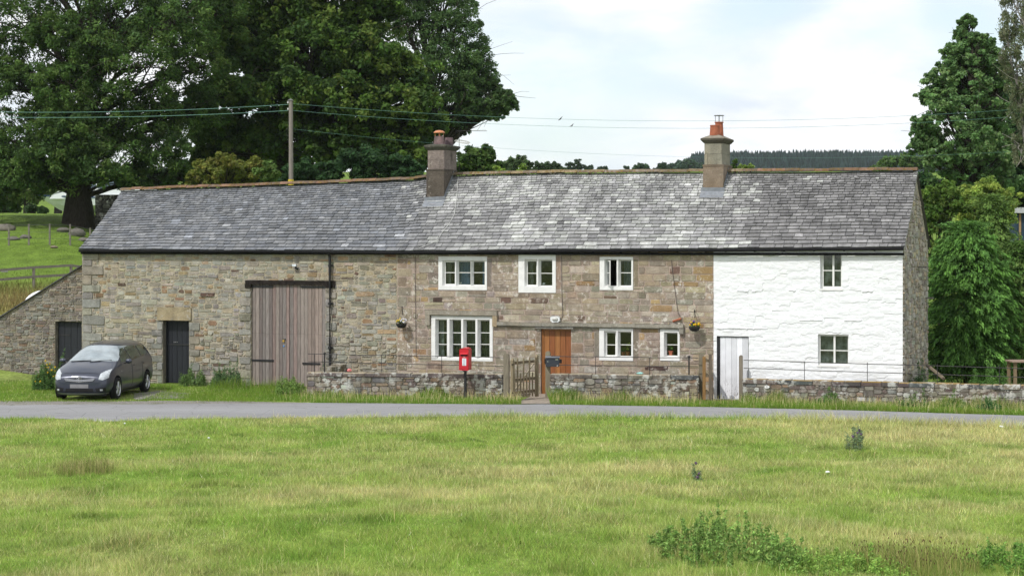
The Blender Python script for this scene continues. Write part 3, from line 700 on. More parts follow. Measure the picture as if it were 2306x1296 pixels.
# timber lintel over the big doors
mb = MB(); mb.box(pU(553), pU(756), -.03, .3, BIG[3] + .0, BIG[3] + .14); mb.box(pU(553), pU(566), -.06, .1, BIG[3] - .12, BIG[3] + .02); mb.box(pU(734), pU(756), -.045, .1, BIG[3] - .10, BIG[3] + .02)
mb.build('timber_lintel', m_plain('old_black_timber', (.022, .018, .016), .9, .1, 0, .5, 9), barn)
def boarded(root, name, u0, u1, z0, z1, v, n, pal, mat, rg, mid=None, gap=.006, label=None):
    mb = MB(); e = np.linspace(u0, u1, n + 1); e[1:-1] += rg.uniform(-.006, .006, n - 1)
    for i in range(n):
        c = np.array(pal[rg.integers(len(pal))]) * rg.uniform(.82, 1.18); dv = rg.uniform(-.003, .003)
        if mid:
            k = mid + rg.choice([0, .01, .02]); mb.box(e[i] + gap, e[i + 1] - gap, v + dv, v + .03, z0, k - .002, c * rg.uniform(.96, 1.05)); mb.box(e[i] + gap, e[i + 1] - gap, v + dv, v + .03, k + .002, z1, c)
        else: mb.box(e[i] + gap, e[i + 1] - gap, v + dv, v + .03, z0, z1, c)
    mb.box(u0, u1, v + .026, v + .05, z0, z1, (.01, .01, .01))
    o = mb.build(name, mat, root)
    if label: o['label'] = label
    return o
rg = np.random.default_rng(5); um = (BIG[0] + BIG[1]) / 2 + .03
BP = [(.235, .20, .18), (.215, .19, .178), (.255, .205, .18), (.19, .16, .15), (.225, .17, .155)]
dl = boarded(barn, 'barn_door', BIG[0] + .01, um - .006, .04, BIG[3], .05, 11, BP, M_BOARD, rg, 1.75)
dr = boarded(barn, 'barn_door', um + .006, BIG[1] - .01, .04, BIG[3], .052, 10, BP, M_BOARD, rg, 1.75)
def strap(root, u0, u1, z):
    mb = MB(); mb.box(u0, u1, .028, .052, z - .03, z + .03); mb.box(u0 - .0, u0 + .05, .02, .03, z - .03, z + .03)
    for u in np.linspace(u0 + .08, u1 - .08, 5): mb.lathe((u, .03, z), [(.012, 0), (.010, -.012)], 6, ax=(0, 1, 0))
    return mb.build('strap_hinge', M_BLACK, root)
strap(dl, BIG[0] + .02, pU(614), pf(600, 645)[1]); strap(dl, BIG[0] - .06, pU(615), pf(590, 811)[1]); strap(dr, pU(677), BIG[1] - .0, pf(700, 646)[1]); strap(dr, pU(680), pU(720), pf(690, 818)[1])
mb = MB(); uu, zz = pf(638, 766); mb.box(uu - .05, uu + .07, .02, .05, zz + .03, zz + .055, (.03, .03, .03)); mb.box(uu - .03, uu + .03, -.0, .035, zz - .05, zz + .015, (.45, .27, .03))
mb.tube([(uu - .018, .02, zz + .015), (uu - .018, .02, zz + .045), (uu + .018, .02, zz + .045), (uu + .018, .02, zz + .015)], .005, 5, (.4, .4, .4))
mb.build('padlock', m_col('padlock_metal', .35, .5), dl)
mb = MB(); mb.lathe((uu - .005, .045, zz - .19), [(.03, 0), (.026, -.012), (.012, -.02)], 10, (.06, .24, .60), ax=(0, 1, 0)); mb.build('latch_disc', m_col('blue_plastic', .4, .4), dl)
bd = boarded(barn, 'stable_door', BLK[0] + .03, BLK[1] - .03, .02, BLK[3] - .03, .24, 5, [(1, 1, 1)], M_BDOOR, rg, 1.32, label='black boarded stable door in two halves')
mb = MB(); mb.box(BLK[0], BLK[0] + .04, .2, .3, 0, BLK[3]); mb.box(BLK[1] - .04, BLK[1], .2, .3, 0, BLK[3]); mb.box(BLK[0] + .04, BLK[1] - .04, .2, .3, BLK[3] - .05, BLK[3]); mb.build('door_frame', M_BDOOR, bd)
mb = MB(); mb.box(BLK[0] + .1, BLK[1] - .1, .215, .24, 1.30, 1.345, (.02, .02, .02))
for u in (.30, .36, .42): mb.box(BLK[0] + u, BLK[0] + u + .025, .205, .215, 1.40, 1.42, (.35, .35, .35))
mb.build('latch', m_col('latch_metal', .5, .5), bd)

# ------------------------------------------------------------------ lean-to at the left end
LT0 = pU(-130); slope_px = [(-130, 797), (0, 714), (100, 651), (185, 598)]
SL = np.array([pf(x, y) for x, y in slope_px])
def ltop(u): return np.interp(u, SL[:, 0], SL[:, 1])
lean = thing('lean_to_shed', (pU(90), 0, 0), 'rubble stone lean-to with sloping roof and black door at the barn\'s left end', 'shed')
rg = np.random.default_rng(19); mb = MB()
us = np.linspace(LT0, UL, 40)
FN_L = lambda a, o, b: np.stack([a + 0 * o, .06 - o + 0 * a, b + 0 * a], -1)
edges = sorted(set(list(us) + [LDR[0], LDR[1]]))
for a, b in zip(edges[:-1], edges[1:]):
    zb = LDR[3] if (a >= LDR[0] - 1e-6 and b <= LDR[1] + 1e-6) else -.2
    mb.quad([(a, .06, zb), (b, .06, zb), (b, .06, ltop(b)), (a, .06, ltop(a))], (.27, .24, .19))
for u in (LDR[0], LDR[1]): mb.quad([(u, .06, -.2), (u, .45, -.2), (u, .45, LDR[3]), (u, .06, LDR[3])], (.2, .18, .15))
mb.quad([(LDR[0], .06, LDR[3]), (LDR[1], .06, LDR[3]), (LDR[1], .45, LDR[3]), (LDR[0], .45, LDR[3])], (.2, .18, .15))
st = lay_rubble(LT0, UL - .01, 0, 4.1, rg, .045, .13, .10, .36); st = clip(st, [LDR])
st2 = []
for s in st:
    zt = float(ltop((s[0] + s[1]) / 2)) - .01; zt = min(zt, float(ltop(s[0] + .05)) + .03)
    if s[2] > zt - .04: continue
    st2.append((s[0], s[1], s[2], min(s[3], zt)))
put_stones(mb, st2, FN_L, [(20, (.225, .21, .185)), (16, (.195, .18, .16)), (10, (.25, .215, .17)), (7, (.17, .14, .12)), (3, (.20, .14, .10)), (6, (.28, .27, .245))], rg, .007, (.008, .035), .012, .5)
mb.build('wall', M_BARN, lean); mb = MB(); mb.box(LT0, UL, 4.9, 5.2, -.2, 1.2, (.2, .19, .17)); mb.build('back_wall', M_BARN, lean)
mb = MB(); c = []
for a, b in zip(us[:-1], us[1:]):
    za, zb = ltop(a), ltop(b)
    mb.add([(a, -.03, za), (b, -.03, zb), (b, -.03, zb + .035), (a, -.03, za + .035), (a, 5.2, za), (b, 5.2, zb), (b, 5.2, zb + .035), (a, 5.2, za + .035)], [(0, 1, 2, 3), (3, 2, 6, 7), (0, 4, 5, 1), (4, 7, 6, 5)], None, np.array((.07, .07, .075)) * rg.uniform(.8, 1.2))
mb.build('roof', M_SLATE, lean)
ld = boarded(lean, 'door', LDR[0] + .02, LDR[1] - .02, .0, LDR[3] - .03, .22, 4, [(1, 1, 1)], M_BDOOR, rg, 1.2)
mb = MB(); mb.box(LDR[0] + .04, LDR[0] + .5, .2, .22, 1.55, 1.60, (.1, .1, .1)); mb.build('strap_hinge', M_IRON, ld); mb = MB(); mb.box(LDR[0] + .04, LDR[0] + .48, .2, .22, .72, .77, (.08, .08, .08)); mb.build('strap_hinge', M_IRON, ld)

# ------------------------------------------------------------------ the stone cottage in the middle
house = thing('stone_cottage', ((U1 + U2) / 2, 0, 0), 'brown stone cottage mid row with white window surrounds and an orange wooden door', 'cottage')
rg = np.random.default_rng(31); mb = MB()
ops = list(WO.values()) + [ODR]
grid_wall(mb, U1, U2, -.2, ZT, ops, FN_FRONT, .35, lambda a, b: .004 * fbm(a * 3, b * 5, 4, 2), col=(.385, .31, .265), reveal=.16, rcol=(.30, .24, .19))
fix = []
for s_, o in (('r', ODR),):
    z = 0
    while z < o[3] - .06:
        h = min(.33, o[3] - z); fix.append([o[0] - .17, o[0], z, z + h]); fix.append([o[1], o[1] + rg.choice([.25, .42]), z, z + h]); z += h
for k in 'ABC':                                                 # plain side stones of upper windows
    o = WO[k]
    fix.append([o[1], o[1] + .16, o[2] + .1, o[3] - .05])
fix.append([WO['E'][0] - .17, WO['E'][0], WO['E'][2] + .1, WO['E'][3] - .08]); fix.append([WO['E'][1], WO['E'][1] + .18, WO['E'][2] + .05, WO['E'][3] - .08])
z = 0; k = 0
while z < ZT - .1:                                              # quoin strip on the left, tall on the right by the white house
    h = min(rg.uniform(.26, .42), ZT - z); fix.append([U1 + .01, U1 + (.52 if k else .34), z, z + h]); k ^= 1; z += h
label_z = pf(1040, 704)[1]
hood = [[pU(960), pU(1121), pf(1040, 709)[1], pf(1040, 699)[1]], [pU(960), pU(970), pf(960, 731)[1], pf(1040, 709)[1]], [pU(1111), pU(1121), pf(1116, 735)[1], pf(1040, 709)[1]]]
strg = [[pU(1121), pU(1541), pf(1300, 736)[1], pf(1300, 727)[1]], [pU(1531), pU(1541), pf(1536, 751)[1], pf(1300, 736)[1]]]
st = lay_courses(U1, U2, 0, ZT, rg, (.15, .25), (.24, .72))
st = clip(st, ops + fix + hood + strg)
put_stones(mb, st, FN_FRONT, PAL_HOUSE, rg, .010, (.006, .020), .011, .18)
put_stones(mb, clip(fix, ops + hood + strg), FN_FRONT, [(3, (.28, .235, .175)), (2, (.31, .24, .18)), (2, (.25, .225, .18))], rg, .009, (.006, .014), .008, .12)
put_stones(mb, [[pU(1452), pU(1505), pf(1480, 834)[1], pf(1480, 823)[1]], [pU(975), pU(997), pf(985, 680)[1], pf(985, 669)[1]]], FN_FRONT, [(1, (.10, .065, .055))], rg, .004, (.02, .024), .006, .1)
mb.box(U1, U2, BV - .4, BV, -.2, ZT, (.24, .22, .19)); mb.box(U1 + .0, U1 + .25, .3, BV, -.2, ZT + .0, (.05, .05, .05)); mb.box(U1, U2, .35, BV - .4, -.25, -.05, (.06, .05, .05))
mb.box(U1 + .25, U2, .35, BV - .4, 2.35, 2.55, (.10, .09, .08))
mb.build('wall', M_HOUSE, house)
roof_parts(house, U1 + .2, pU(1632, 0), 22, (.20, .20, .205), (.245, .242, .245), True, M_SLATE2)
gutter(house, U1 + .1, U2 + .1)
mb = MB(); M_DRIP = m_stone('dressed_stone', .4, (.45, .45, .42), 8, 60, .35)
def mould(h, d, cc=(.30, .27, .22)): mb.box(h[0], h[1], -d, .0, h[2], h[3], cc); mb.box(h[0] + .01, h[1] - .01, -d * .55, -.0, h[2] - .03, h[2], cc)
mould(hood[0], .11); mb.box(hood[1][0], hood[1][1], -.105, 0, hood[1][2], hood[1][3], (.30, .27, .22)); mb.box(hood[2][0], hood[2][1], -.105, 0, hood[2][2], hood[2][3], (.33, .26, .17))
mb.build('drip_mould', M_DRIP, house)
mb = MB(); e = np.linspace(strg[0][0], strg[0][1], 9)
rg = np.random.default_rng(77)
for i in range(8):
    dz = rg.uniform(-.008, .008); h = strg[0]
    mb.box(e[i] + .003, e[i + 1] - .003, -.12, 0, h[2] + .02 + dz, h[3] + dz, np.array((.29, .27, .225)) * rg.uniform(.85, 1.15)); mb.box(e[i] + .003, e[i + 1] - .003, -.07, 0, h[2] - .02, h[2] + .02 + dz, (.26, .24, .20))
mb.box(strg[1][0], strg[1][1], -.115, 0, strg[1][2], strg[1][3], (.30, .28, .24))
mb.box(pU(1207), pU(1293), -.09, .0, ODR[3] + .01, ODR[3] + .07, (.20, .19, .17))
mb.build('string_course', M_DRIP, house)

def stone_window(root, o, lights, rows, back=.13, spl=.035, prot=.028, cill=.0, openleft=False, leftcase=False, curtain=None):
    """white painted stone surround with splayed mullions; lights in photo columns"""
    fx = [pU(x) for l in lights for x in l[:2]]; zt, zb = pf(lights[0][0], rows[0])[1], pf(lights[0][0], rows[-1])[1]
    mb = MB(); fx0 = list(fx); fx = [x + (-spl if i % 2 == 0 else spl) for i, x in enumerate(fx)]; xs = [o[0]] + fx + [o[1]]; zs = [o[2], zb - .025, zt + spl, o[3]]
    for j in range(3):
        for i in range(len(xs) - 1):
            if j == 1 and i % 2 == 1: continue
            mb.quad([(xs[i], -prot, zs[j]), (xs[i + 1], -prot, zs[j]), (xs[i + 1], -prot, zs[j + 1]), (xs[i], -prot, zs[j + 1])])
    for a, b, c, d in ((o[0], o[1], o[2], o[2]), (o[0], o[1], o[3], o[3])): mb.quad([(a, -prot, c), (b, -prot, c), (b, .12, c), (a, .12, c)])
    for a in (o[0], o[1]): mb.quad([(a, -prot, o[2]), (a, .12, o[2]), (a, .12, o[3]), (a, -prot, o[3])])
    ins = []
    for k in range(len(lights)):
        a0, a1 = fx0[2 * k], fx0[2 * k + 1]; b0, b1 = a0, a1; c0, c1 = zb, zt; a0 -= spl; a1 += spl; ins.append((b0, b1, c0, c1))
        F_ = [(a0, -prot, zb - .025), (a1, -prot, zb - .025), (a1, -prot, zt + spl), (a0, -prot, zt + spl)]; K = [(b0, back - .03, c0), (b1, back - .03, c0), (b1, back - .03, c1), (b0, back - .03, c1)]; K2 = [(x, back + .05, z) for x, _, z in K]
        for i in range(4):
            j = (i + 1) % 4; mb.quad([F_[i], F_[j], K[j], K[i]]); mb.quad([K[i], K[j], K2[j], K2[i]])
    w = mb.build('window', M_PAINT, root)
    for k, (b0, b1, c0, c1) in enumerate(ins):
        case = leftcase and k == 0; t = .03 if case else .010; dv = -.02 if case else 0
        ang = math.radians(55) if (openleft and k == 0) else 0; hu, hv = b0, back + dv
        def R(u, v, z): return (hu + (u - hu) * math.cos(ang) + (v - hv) * 0 - (v - hv) * math.sin(ang), hv - (u - hu) * math.sin(ang) + (v - hv) * math.cos(ang), z)
        mb = MB(); va, vb = back - .022 + dv, back + .012 + dv
        def bar(x0, x1, z0, z1, p=0): mb.box(x0, x1, va + p, vb, z0, z1, fn=R)
        bar(b0, b0 + t, c0, c1); bar(b1 - t, b1, c0, c1); bar(b0 + t, b1 - t, c0, c0 + t); bar(b0 + t, b1 - t, c1 - t, c1)
        for r in rows[1:-1]:
            z = pf(lights[k][0], r)[1]; bar(b0 + t, b1 - t, z - .011, z + .011, .002)
        if case or openleft and k == 0:
            mb.box(b0, b0 + .02, back + .0, back + .03, c0, c1); mb.box(b1 - .02, b1, back + .0, back + .03, c0, c1)
        mb.build('window_frame', M_TIMBER_W, w)
        mb = MB(); mb.box(b0 + t * .6, b1 - t * .6, back - .003 + dv, back + .001 + dv, c0 + t * .6, c1 - t * .6, fn=R); mb.build('pane', M_GLASS, w)
        if curtain and k in curtain:
            cc, frac, side = curtain[k]; mb = MB(); x0, x1 = (b0, b0 + (b1 - b0) * frac) if side == 'l' else (b1 - (b1 - b0) * frac, b1)
            xs_ = np.linspace(x0, x1, 25); vv_ = back + .10 + .012 * np.sin(xs_ * 60) + .010 * np.sin(xs_ * 31)
            V = [(x, v, c0 - .02) for x, v in zip(xs_, vv_)] + [(x * .98 + .02 * (x0 + x1) / 2, v, c1 + .02) for x, v in zip(xs_, vv_)]
            mb.add(V, [(i, i + 1, 25 + i + 1, 25 + i) for i in range(24)], None, cc); mb.build('curtain', m_col('curtain_cloth', .9, .1), w, smooth=True)
    return w
BLU, GRY = (.12, .19, .30), (.20, .20, .18)
wA = stone_window(house, WO['A'], [(999, 1024), (1030, 1058), (1063, 1090)], [588, 613.5, 641], leftcase=True, curtain={0: (GRY, .45, 'l'), 1: (BLU, .8, 'l'), 2: (BLU, .35, 'r')})
wB = stone_window(house, WO['B'], [(1184, 1208), (1215, 1242)], [586, 615, 643], leftcase=True, curtain={0: (GRY, .5, 'l')})
wC = stone_window(house, WO['C'], [(1364, 1387), (1395, 1420)], [586, 614, 643], openleft=True, leftcase=True, curtain={1: ((.10, .12, .13), .8, 'r')})
wD = stone_window(house, WO['D'], [(983, 1005), (1015, 1037), (1046, 1069), (1078, 1101)], [720, 749, 775, 803], back=.16, leftcase=False, curtain={0: ((.30, .31, .29), .5, 'l'), 1: ((.06, .065, .06), 1, 'l'), 2: ((.06, .065, .06), 1, 'l'), 3: ((.06, .065, .06), 1, 'l')})
wE = stone_window(house, WO['E'], [(1363, 1386), (1394, 1420)], [747, 776, 801], leftcase=True)
wG = stone_window(house, WO['G'], [(1498, 1524)], [750, 776, 801], back=.17)
# orange door
rg = np.random.default_rng(8); mb = MB()
od = boarded(house, 'front_door', ODR[0] + .07, ODR[1] - .03, .02, ODR[3] - .05, .10, 5, [(.31, .12, .036), (.28, .10, .030), (.34, .14, .042), (.25, .085, .026)], M_VARN, rg, label='varnished orange-brown plank front door')
mb.box(ODR[0], ODR[0] + .07, .07, .17, 0, ODR[3], (.30, .12, .035)); mb.box(ODR[1] - .03, ODR[1], .07, .17, 0, ODR[3], (.30, .12, .035)); mb.box(ODR[0] + .07, ODR[1] - .03, .07, .17, ODR[3] - .05, ODR[3], (.32, .14, .05)); mb.build('door_frame', M_VARN, od)
mb = MB(); mb.tube([(ODR[0] + .13, .06, .98), (ODR[0] + .13, .055, 1.12)], .012, 6); mb.box(ODR[0] + .105, ODR[0] + .155, .085, .098, .94, 1.16); mb.build('handle', M_IRON, od)
# cables on the wall
def cable(px, name, root, v=-.035, r=.008, col=None):
    P = [(pf(x, y)[0], v, pf(x, y)[1]) for x, y in px]; mb = MB(); mb.tube(P, r, 5); return mb.build(name, m_plain('cable_sheath', col or (.09, .07, .065), .6), root)
cable([(936, 575), (936, 640), (937, 720), (938, 803), (946, 806), (984, 806), (990, 800)], 'cable', house)
cable([(1265, 575), (1266, 660), (1268, 708), (1266, 716), (1258, 721)], 'cable', house)
cable([(1513, 585), (1515, 610), (1519, 640), (1527, 700), (1531, 712)], 'cable', house)

# ------------------------------------------------------------------ the whitewashed cottage at the right end
white = thing('whitewashed_cottage', ((U2 + UR) / 2, 0, 0), 'whitewashed rubble house at the right end of the row with a bare stone gable', 'cottage')
rg = np.random.default_rng(41); mb = MB()
LG = [(1660, 1684, 656.5), (1693, 1716, 656.5), (1775, 1792, 655), (1942, 1965, 657), (1802, 1852, 721), (1902, 1940, 722)]
LED = [(pf(a, y)[0], pf(b, y)[0], pf(a, y)[1]) for a, b, y in LG] + [(pf(1614, 740)[0], pf(1728, 740)[0], pf(1640, 740)[1])]
wst = lay_rubble(U2 - .2, UR + .2, -.1, ZT + .2, rg, .10, .22, .16, .5)
_bx = {}
A_ = np.array(wst); _wd = rg.uniform(-.007, .008, len(wst))
def wdisp(a, b):
    a = np.asarray(a, float); b = np.asarray(b, float); sh = a.shape; a = a.ravel(); b = b.ravel()
    a2 = a + .03 * (vnoise(a * 6, b * 6, 1) - .5) * 3; b2 = b + .03 * (vnoise(a * 5, b * 7, 2) - .5) * 2.4; d = np.zeros(len(a))
    for (x0, x1, y0, y1), w in zip(A_, _wd):
        m = (a2 > x0) & (a2 < x1) & (b2 > y0) & (b2 < y1)
        if m.any():
            e = np.minimum(np.minimum(a2[m] - x0, x1 - a2[m]), np.minimum(b2[m] - y0, y1 - b2[m])); d[m] = w + .004 * np.clip(e / .05, 0, 1) + .25 * w * (b2[m] - y0) / (y1 - y0)
    d += .018 * (fbm(a * 5.5 + 2 * vnoise(a * 1.3, b * 1.3, 9), b * 9 + 3 * vnoise(a * .9, b * .9, 10), 5, 5) - .5) + .02 * (fbm(a * 1.5, b * 2, 15, 2) - .5)
    for x0, x1, z in LED:
        zz = z + .02 * (vnoise(a * 9, a * 0, 77) - .5); d += .024 * ((a > x0) & (a < x1) & (b > zz) & (b < zz + .035 + .02 * vnoise(a * 12, a * 0, 5)))
    return np.maximum(d, -.012).reshape(sh) * (1 if True else 0)
grid_wall(mb, U2, UR, -.2, ZT, [WDR, WH, WI], FN_FRONT, .028, wdisp, col=(1, 1, 1), reveal=.24)
fw = mb.build('wall', M_WHITE, white); fw['label'] = 'lumpy whitewashed front wall'
mb = MB(); gx_ = np.linspace(U2 + .3, UR - .1, 10)
mb.box(UR - .5, UR - .02, .02, BV - .1, -.2, 4.45, (.2, .19, .17))
mb.box(U2, UR - .02, BV - .4, BV - .02, -.2, ZT, (.2, .19, .17)); mb.box(U2 + .05, U2 + .3, .3, BV, -.2, ZT, (.05, .05, .05))
mb.box(U2 + .3, UR - .5, .35, BV - .4, 2.35, 2.5, (.10, .09, .08))
# gable end: faces to the right
FN_G = lambda a, o, b: np.stack([UR + o + 0 * a, a + 0 * o, b + 0 * a], -1)
nrow = 20
def gtop(v): return np.where(np.asarray(v) < RV, np.interp(v, [EV, RV], [float(ez(UR)), float(rz(UR))]), np.interp(v, [RV, BV + .2], [float(rz(UR)), float(ez(UR))])) - .03
vsn = np.linspace(0, BV, 30)
for a, b in zip(vsn[:-1], vsn[1:]): mb.add(FN_G(np.array([a, b, b, a]), np.zeros(4), np.array([-.2, -.2, gtop(b), gtop(a)])), [(0, 1, 2, 3)], None, (.40, .36, .30))
st = lay_rubble(0, BV, 0, 7.0, rg, .07, .22, .15, .5)
st = [s for s in st if s[3] < gtop(s[0]) and s[3] < gtop(s[1]) and s[2] < 7]
put_stones(mb, st, FN_G, PAL_GABLE, rg, .008, (.012, .045), .014, .4)
mb.box(UR + .0, UR + .28, 3.0, 3.12, 4.0, 4.05, (.2, .19, .17)); mb.box(UR, UR + .25, 4.7, 4.85, 3.0, 3.05, (.2, .19, .17))
gw = mb.build('gable_wall', m_stone('gable_stone', .4, (.38, .37, .34), 7, 50, .4), white); gw['label'] = 'bare grey stone gable'
roof_parts(white, pU(1632, 0), EAV[-1, 0], 23, (.118, .112, .120), (.145, .138, .142), False, M_SLATE3)
gutter(white, U2 + .1, EAV[-1, 0] - .02)
mb = MB()                                                        # pale verge flashing on the gable edge
for a, b in ((0, .5), (.5, 1.)):
    P = roofpt(np.array([EAV[-1, 0]] * 2), np.array([a, b]), .0); Q = P.copy(); Q[:, 0] = UR - .02
    mb.add([P[0], P[1], P[1] - (0, 0, .06), P[0] - (0, 0, .06)], [(0, 1, 2, 3)], None, (.42, .42, .40))
mb.build('verge', M_DRIP, white)
def timber_window(root, o, vs_, hs_, v=.12, t=.05):
    mb = MB(); cc = (1, 1, 1)
    mb.box(o[0], o[0] + t, v, v + .06, o[2], o[3]); mb.box(o[1] - t * .7, o[1], v, v + .06, o[2], o[3]); mb.box(o[0] + t, o[1] - t * .7, v, v + .06, o[2], o[2] + t * .9); mb.box(o[0] + t, o[1] - t * .7, v, v + .06, o[3] - t * .9, o[3])
    w = mb.build('window', M_TIMBER_W, root)
    mb = MB()
    for x, s_ in vs_: mb.box(x - s_, x + s_, v - .012, v + .045, o[2] + t, o[3] - t)
    for z in hs_: mb.box(o[0] + t, o[1] - t * .7, v + .002, v + .04, z - .013, z + .013)
    mb.build('window_frame', M_TIMBER_W, w)
    mb = MB(); mb.box(o[0] + t, o[1] - t * .7, v + .024, v + .028, o[2] + t * .9, o[3] - t * .9); mb.build('pane', M_GLASS, w)
    mb = MB(); mb.box(o[0] - .03, o[1] + .03, -.02, v + .06, o[2] - .05, o[2] + .004); mb.build('sill', M_PAINT, w)
    xs_ = np.linspace(o[0], o[1], 40); vv_ = v + .09 + .015 * np.sin(xs_ * 30); mb = MB()
    mb.add([(x, q, o[2]) for x, q in zip(xs_, vv_)] + [(x, q, o[3]) for x, q in zip(xs_, vv_)], [(i, i + 1, 41 + i, 40 + i) for i in range(39)], None, (.24, .25, .225)); mb.build('curtain', m_col('net_curtain', .9, .1, .8, 4), w, smooth=True)
timber_window(white, WH, [(pf(1875, 600)[0], .028)], [pf(1875, 609)[1]], .13, .075); timber_window(white, WI, [(pf(1878, 780)[0], .028)], [pf(1878, 789)[1]], .10, .055)
rg = np.random.default_rng(18)
wd = boarded(white, 'plank_door', WDR[0] + .09, WDR[1] - .02, .01, WDR[3] - .03, .055, 5, [(.74, .75, .79), (.72, .73, .77), (.75, .76, .80)], M_WDOOR, rg, gap=.003, label='greyish white plank door with flaking paint')
mb = MB(); mb.box(WDR[0], WDR[0] + .09, .03, .2, 0, WDR[3]); mb.box(WDR[1] - .02, WDR[1] + .01, .03, .2, .5, WDR[3]); mb.box(WDR[0] + .09, WDR[1] - .02, .04, .2, WDR[3] - .03, WDR[3]); mb.build('door_frame', M_BLACK, wd)
mb = MB(); mb.box(WDR[0] + .02, WDR[1] - .02, -.12, .1, -.05, .03, (.35, .33, .30)); mb.build('doorstep', M_DRIP, wd)

# ------------------------------------------------------------------ chimneys (part of the house they stand on)
M_CH1 = m_stone('sooty_render', .35, (.42, .38, .34), 10, 40, .9); M_CH2 = m_stone('smooth_ashlar', .15, (.5, .5, .45), 8, 60, .25)
M_POT = m_plain('terracotta', (.34, .115, .065), .8, .2, 0, .25, 9); M_LEAD = m_plain('lead_sheet', (.20, .215, .24), .55, .4, .2, .2, 9)
def chim_dims(px0, px1, ptop, pbot, v): u0, zt = pf(px0, ptop, v); u1, _ = pf(px1, ptop, v); return u0, u1, pf(px0, pbot, v)[1], zt
# left chimney
c0, c1, cz0, cz1 = chim_dims(960, 1000, 388, 431, 1.72); dm = 1.05; v0 = 1.72
ch = thing('chimney', ((c0 + c1) / 2, v0 + dm / 2, 0), 'x', 'x'); ch.parent = None
bpy.data.objects.remove(ch)
def chimney(px0, px1, ptop_base, pbot, v0, dm, shaft, cap_px, mat, cbase, cshaft, ccap, root, capslope):
    u0, u1, z0, z1 = chim_dims(px0, px1, ptop_base, pbot, v0); mb = MB()
    mb.box(u0, u1, v0, v0 + dm, z0 - .5, z1, cbase)
    mb.box(u0 - .012, u1 + .012, v0 - .012, v0 + dm + .012, z1, z1 + .06, np.array(cbase) * .8)
    s0, _ = pf(shaft[0], shaft[2], v0 + .04); s1, zs = pf(shaft[1], shaft[2], v0 + .04); dv0, dv1 = v0 + .04, v0 + dm - .04
    if cshaft is not None:
        hz = (zs - z1 - .06) / 2
        for k in range(2):
            za, zb = z1 + .06 + hz * k, z1 + .06 + hz * (k + 1)
            cuts = [s0, s0 + (s1 - s0) * (.18 if k == 0 else 0), s0 + (s1 - s0) * (.72 if k == 0 else .97), s1] if k == 0 else [s0, s0 + (s1 - s0) * .97, s1]
            cuts = sorted(set(cuts))
            for a, b in zip(cuts[:-1], cuts[1:]): mb.box(a + .003, b - .003, dv0, dv0 + .15, za + .003, zb - .003, np.array(cshaft) * (1 + .1 * math.sin(a * 50)))
            mb.box(s0 + .004, s1 - .001, dv0 + .155, dv0 + .6, za + .003, zb - .003, np.array(cshaft) * 1.02); mb.box(s0 + .004, s1 - .001, dv0 + .606, dv1, za + .003, zb - .003, np.array(cshaft))
        mb.box(s0 + .012, s1 - .012, dv0 + .012, dv1 - .012, z1 + .05, zs, (.12, .11, .1))
    co = .10; p = [(0, 0), (.03, .02), (.07, .07), (co, .10), (co, .155)]
    for (a, h), (b, g) in zip(p[:-1], p[1:]):
        x = lambda e, hh: [(s0 - e, dv0 - e, zs + hh), (s1 + e, dv0 - e, zs + hh), (s1 + e, dv1 + e, zs + hh), (s0 - e, dv1 + e, zs + hh)]
        A = x(a, h) + x(b, g); mb.add(A, [(i, (i + 1) % 4, 4 + (i + 1) % 4, 4 + i) for i in range(4)], None, ccap)
    t0 = [(s0 - co, dv0 - co, zs + .155), (s1 + co, dv0 - co, zs + .155), (s1 + co, dv1 + co, zs + .155), (s0 - co, dv1 + co, zs + .155)]
    k = .16; t1 = [(s0 + k, dv0 + k, zs + .155 + capslope), (s1 - k, dv0 + k, zs + .155 + capslope), (s1 - k, dv1 - k, zs + .155 + capslope), (s0 + k, dv1 - k, zs + .155 + capslope)]
    mb.add(t0 + t1, [(i, (i + 1) % 4, 4 + (i + 1) % 4, 4 + i) for i in range(4)] + [(4, 5, 6, 7)], None, np.array(ccap) * (2.2 if capslope > .08 else 1))
    o = mb.build('chimney', mat, root, bevel=.006)
    mb = MB(); zf = z0; P = roofpt(np.array([u0 - .03, u1 + .03]), np.array([.5, .5]))
    sf = (v0 - EV) / (RV - EV)
    a = roofpt(np.array([u0 - .05, u1 + .05]), np.array([sf - .085, sf - .085]), .045); b = roofpt(np.array([u1 + .05, u0 - .05]), np.array([sf, sf]), .05)
    mb.add(np.vstack([a, b]), [(0, 1, 2, 3)]); mb.add(np.vstack([b + (0, -.012, 0), b + (0, -.012, .10)]), [(0, 1, 3, 2)])
    for u in (u0 - .015, u1 + .015):
        q = roofpt(np.array([u, u]), np.array([sf, 1.]), .03); mb.add(np.vstack([q, q + (0, 0, .17)]), [(0, 1, 3, 2)])
    mb.build('flashing', M_LEAD, o)
    return o, (s0, s1, dv0, dv1, zs + .155 + capslope)
ch1, d1 = chimney(960, 1000, 385, 431, 1.70, 1.15, (963, 1001, 337), None, M_CH1, (.105, .088, .072), (.20, .165, .148), (.09, .088, .07), house, .05)
mb = MB(); uc, vc, z = (d1[0] + d1[1]) / 2 - .0, d1[2] + .28, d1[4] - .01
mb.lathe((uc, vc, z), [(.19, 0), (.155, .27), (.15, .27), (.12, .2)], 14, (.22, .15, .15)); pot = mb.build('chimney_pot', M_CH1, ch1)
mb = MB(); mb.lathe((uc, vc, z + .38), [(.19, -.0), (.185, .03), (.12, .075), (.03, .09)], 16)
for k in range(4):
    a = k * math.pi / 2 + .5; mb.tube([(uc + .14 * math.cos(a), vc + .14 * math.sin(a), z + .12), (uc + .14 * math.cos(a), vc + .14 * math.sin(a), z + .4)], .012, 5)
mb.build('cowl', m_plain('orange_cowl', (.50, .20, .09), .5, .4), ch1)
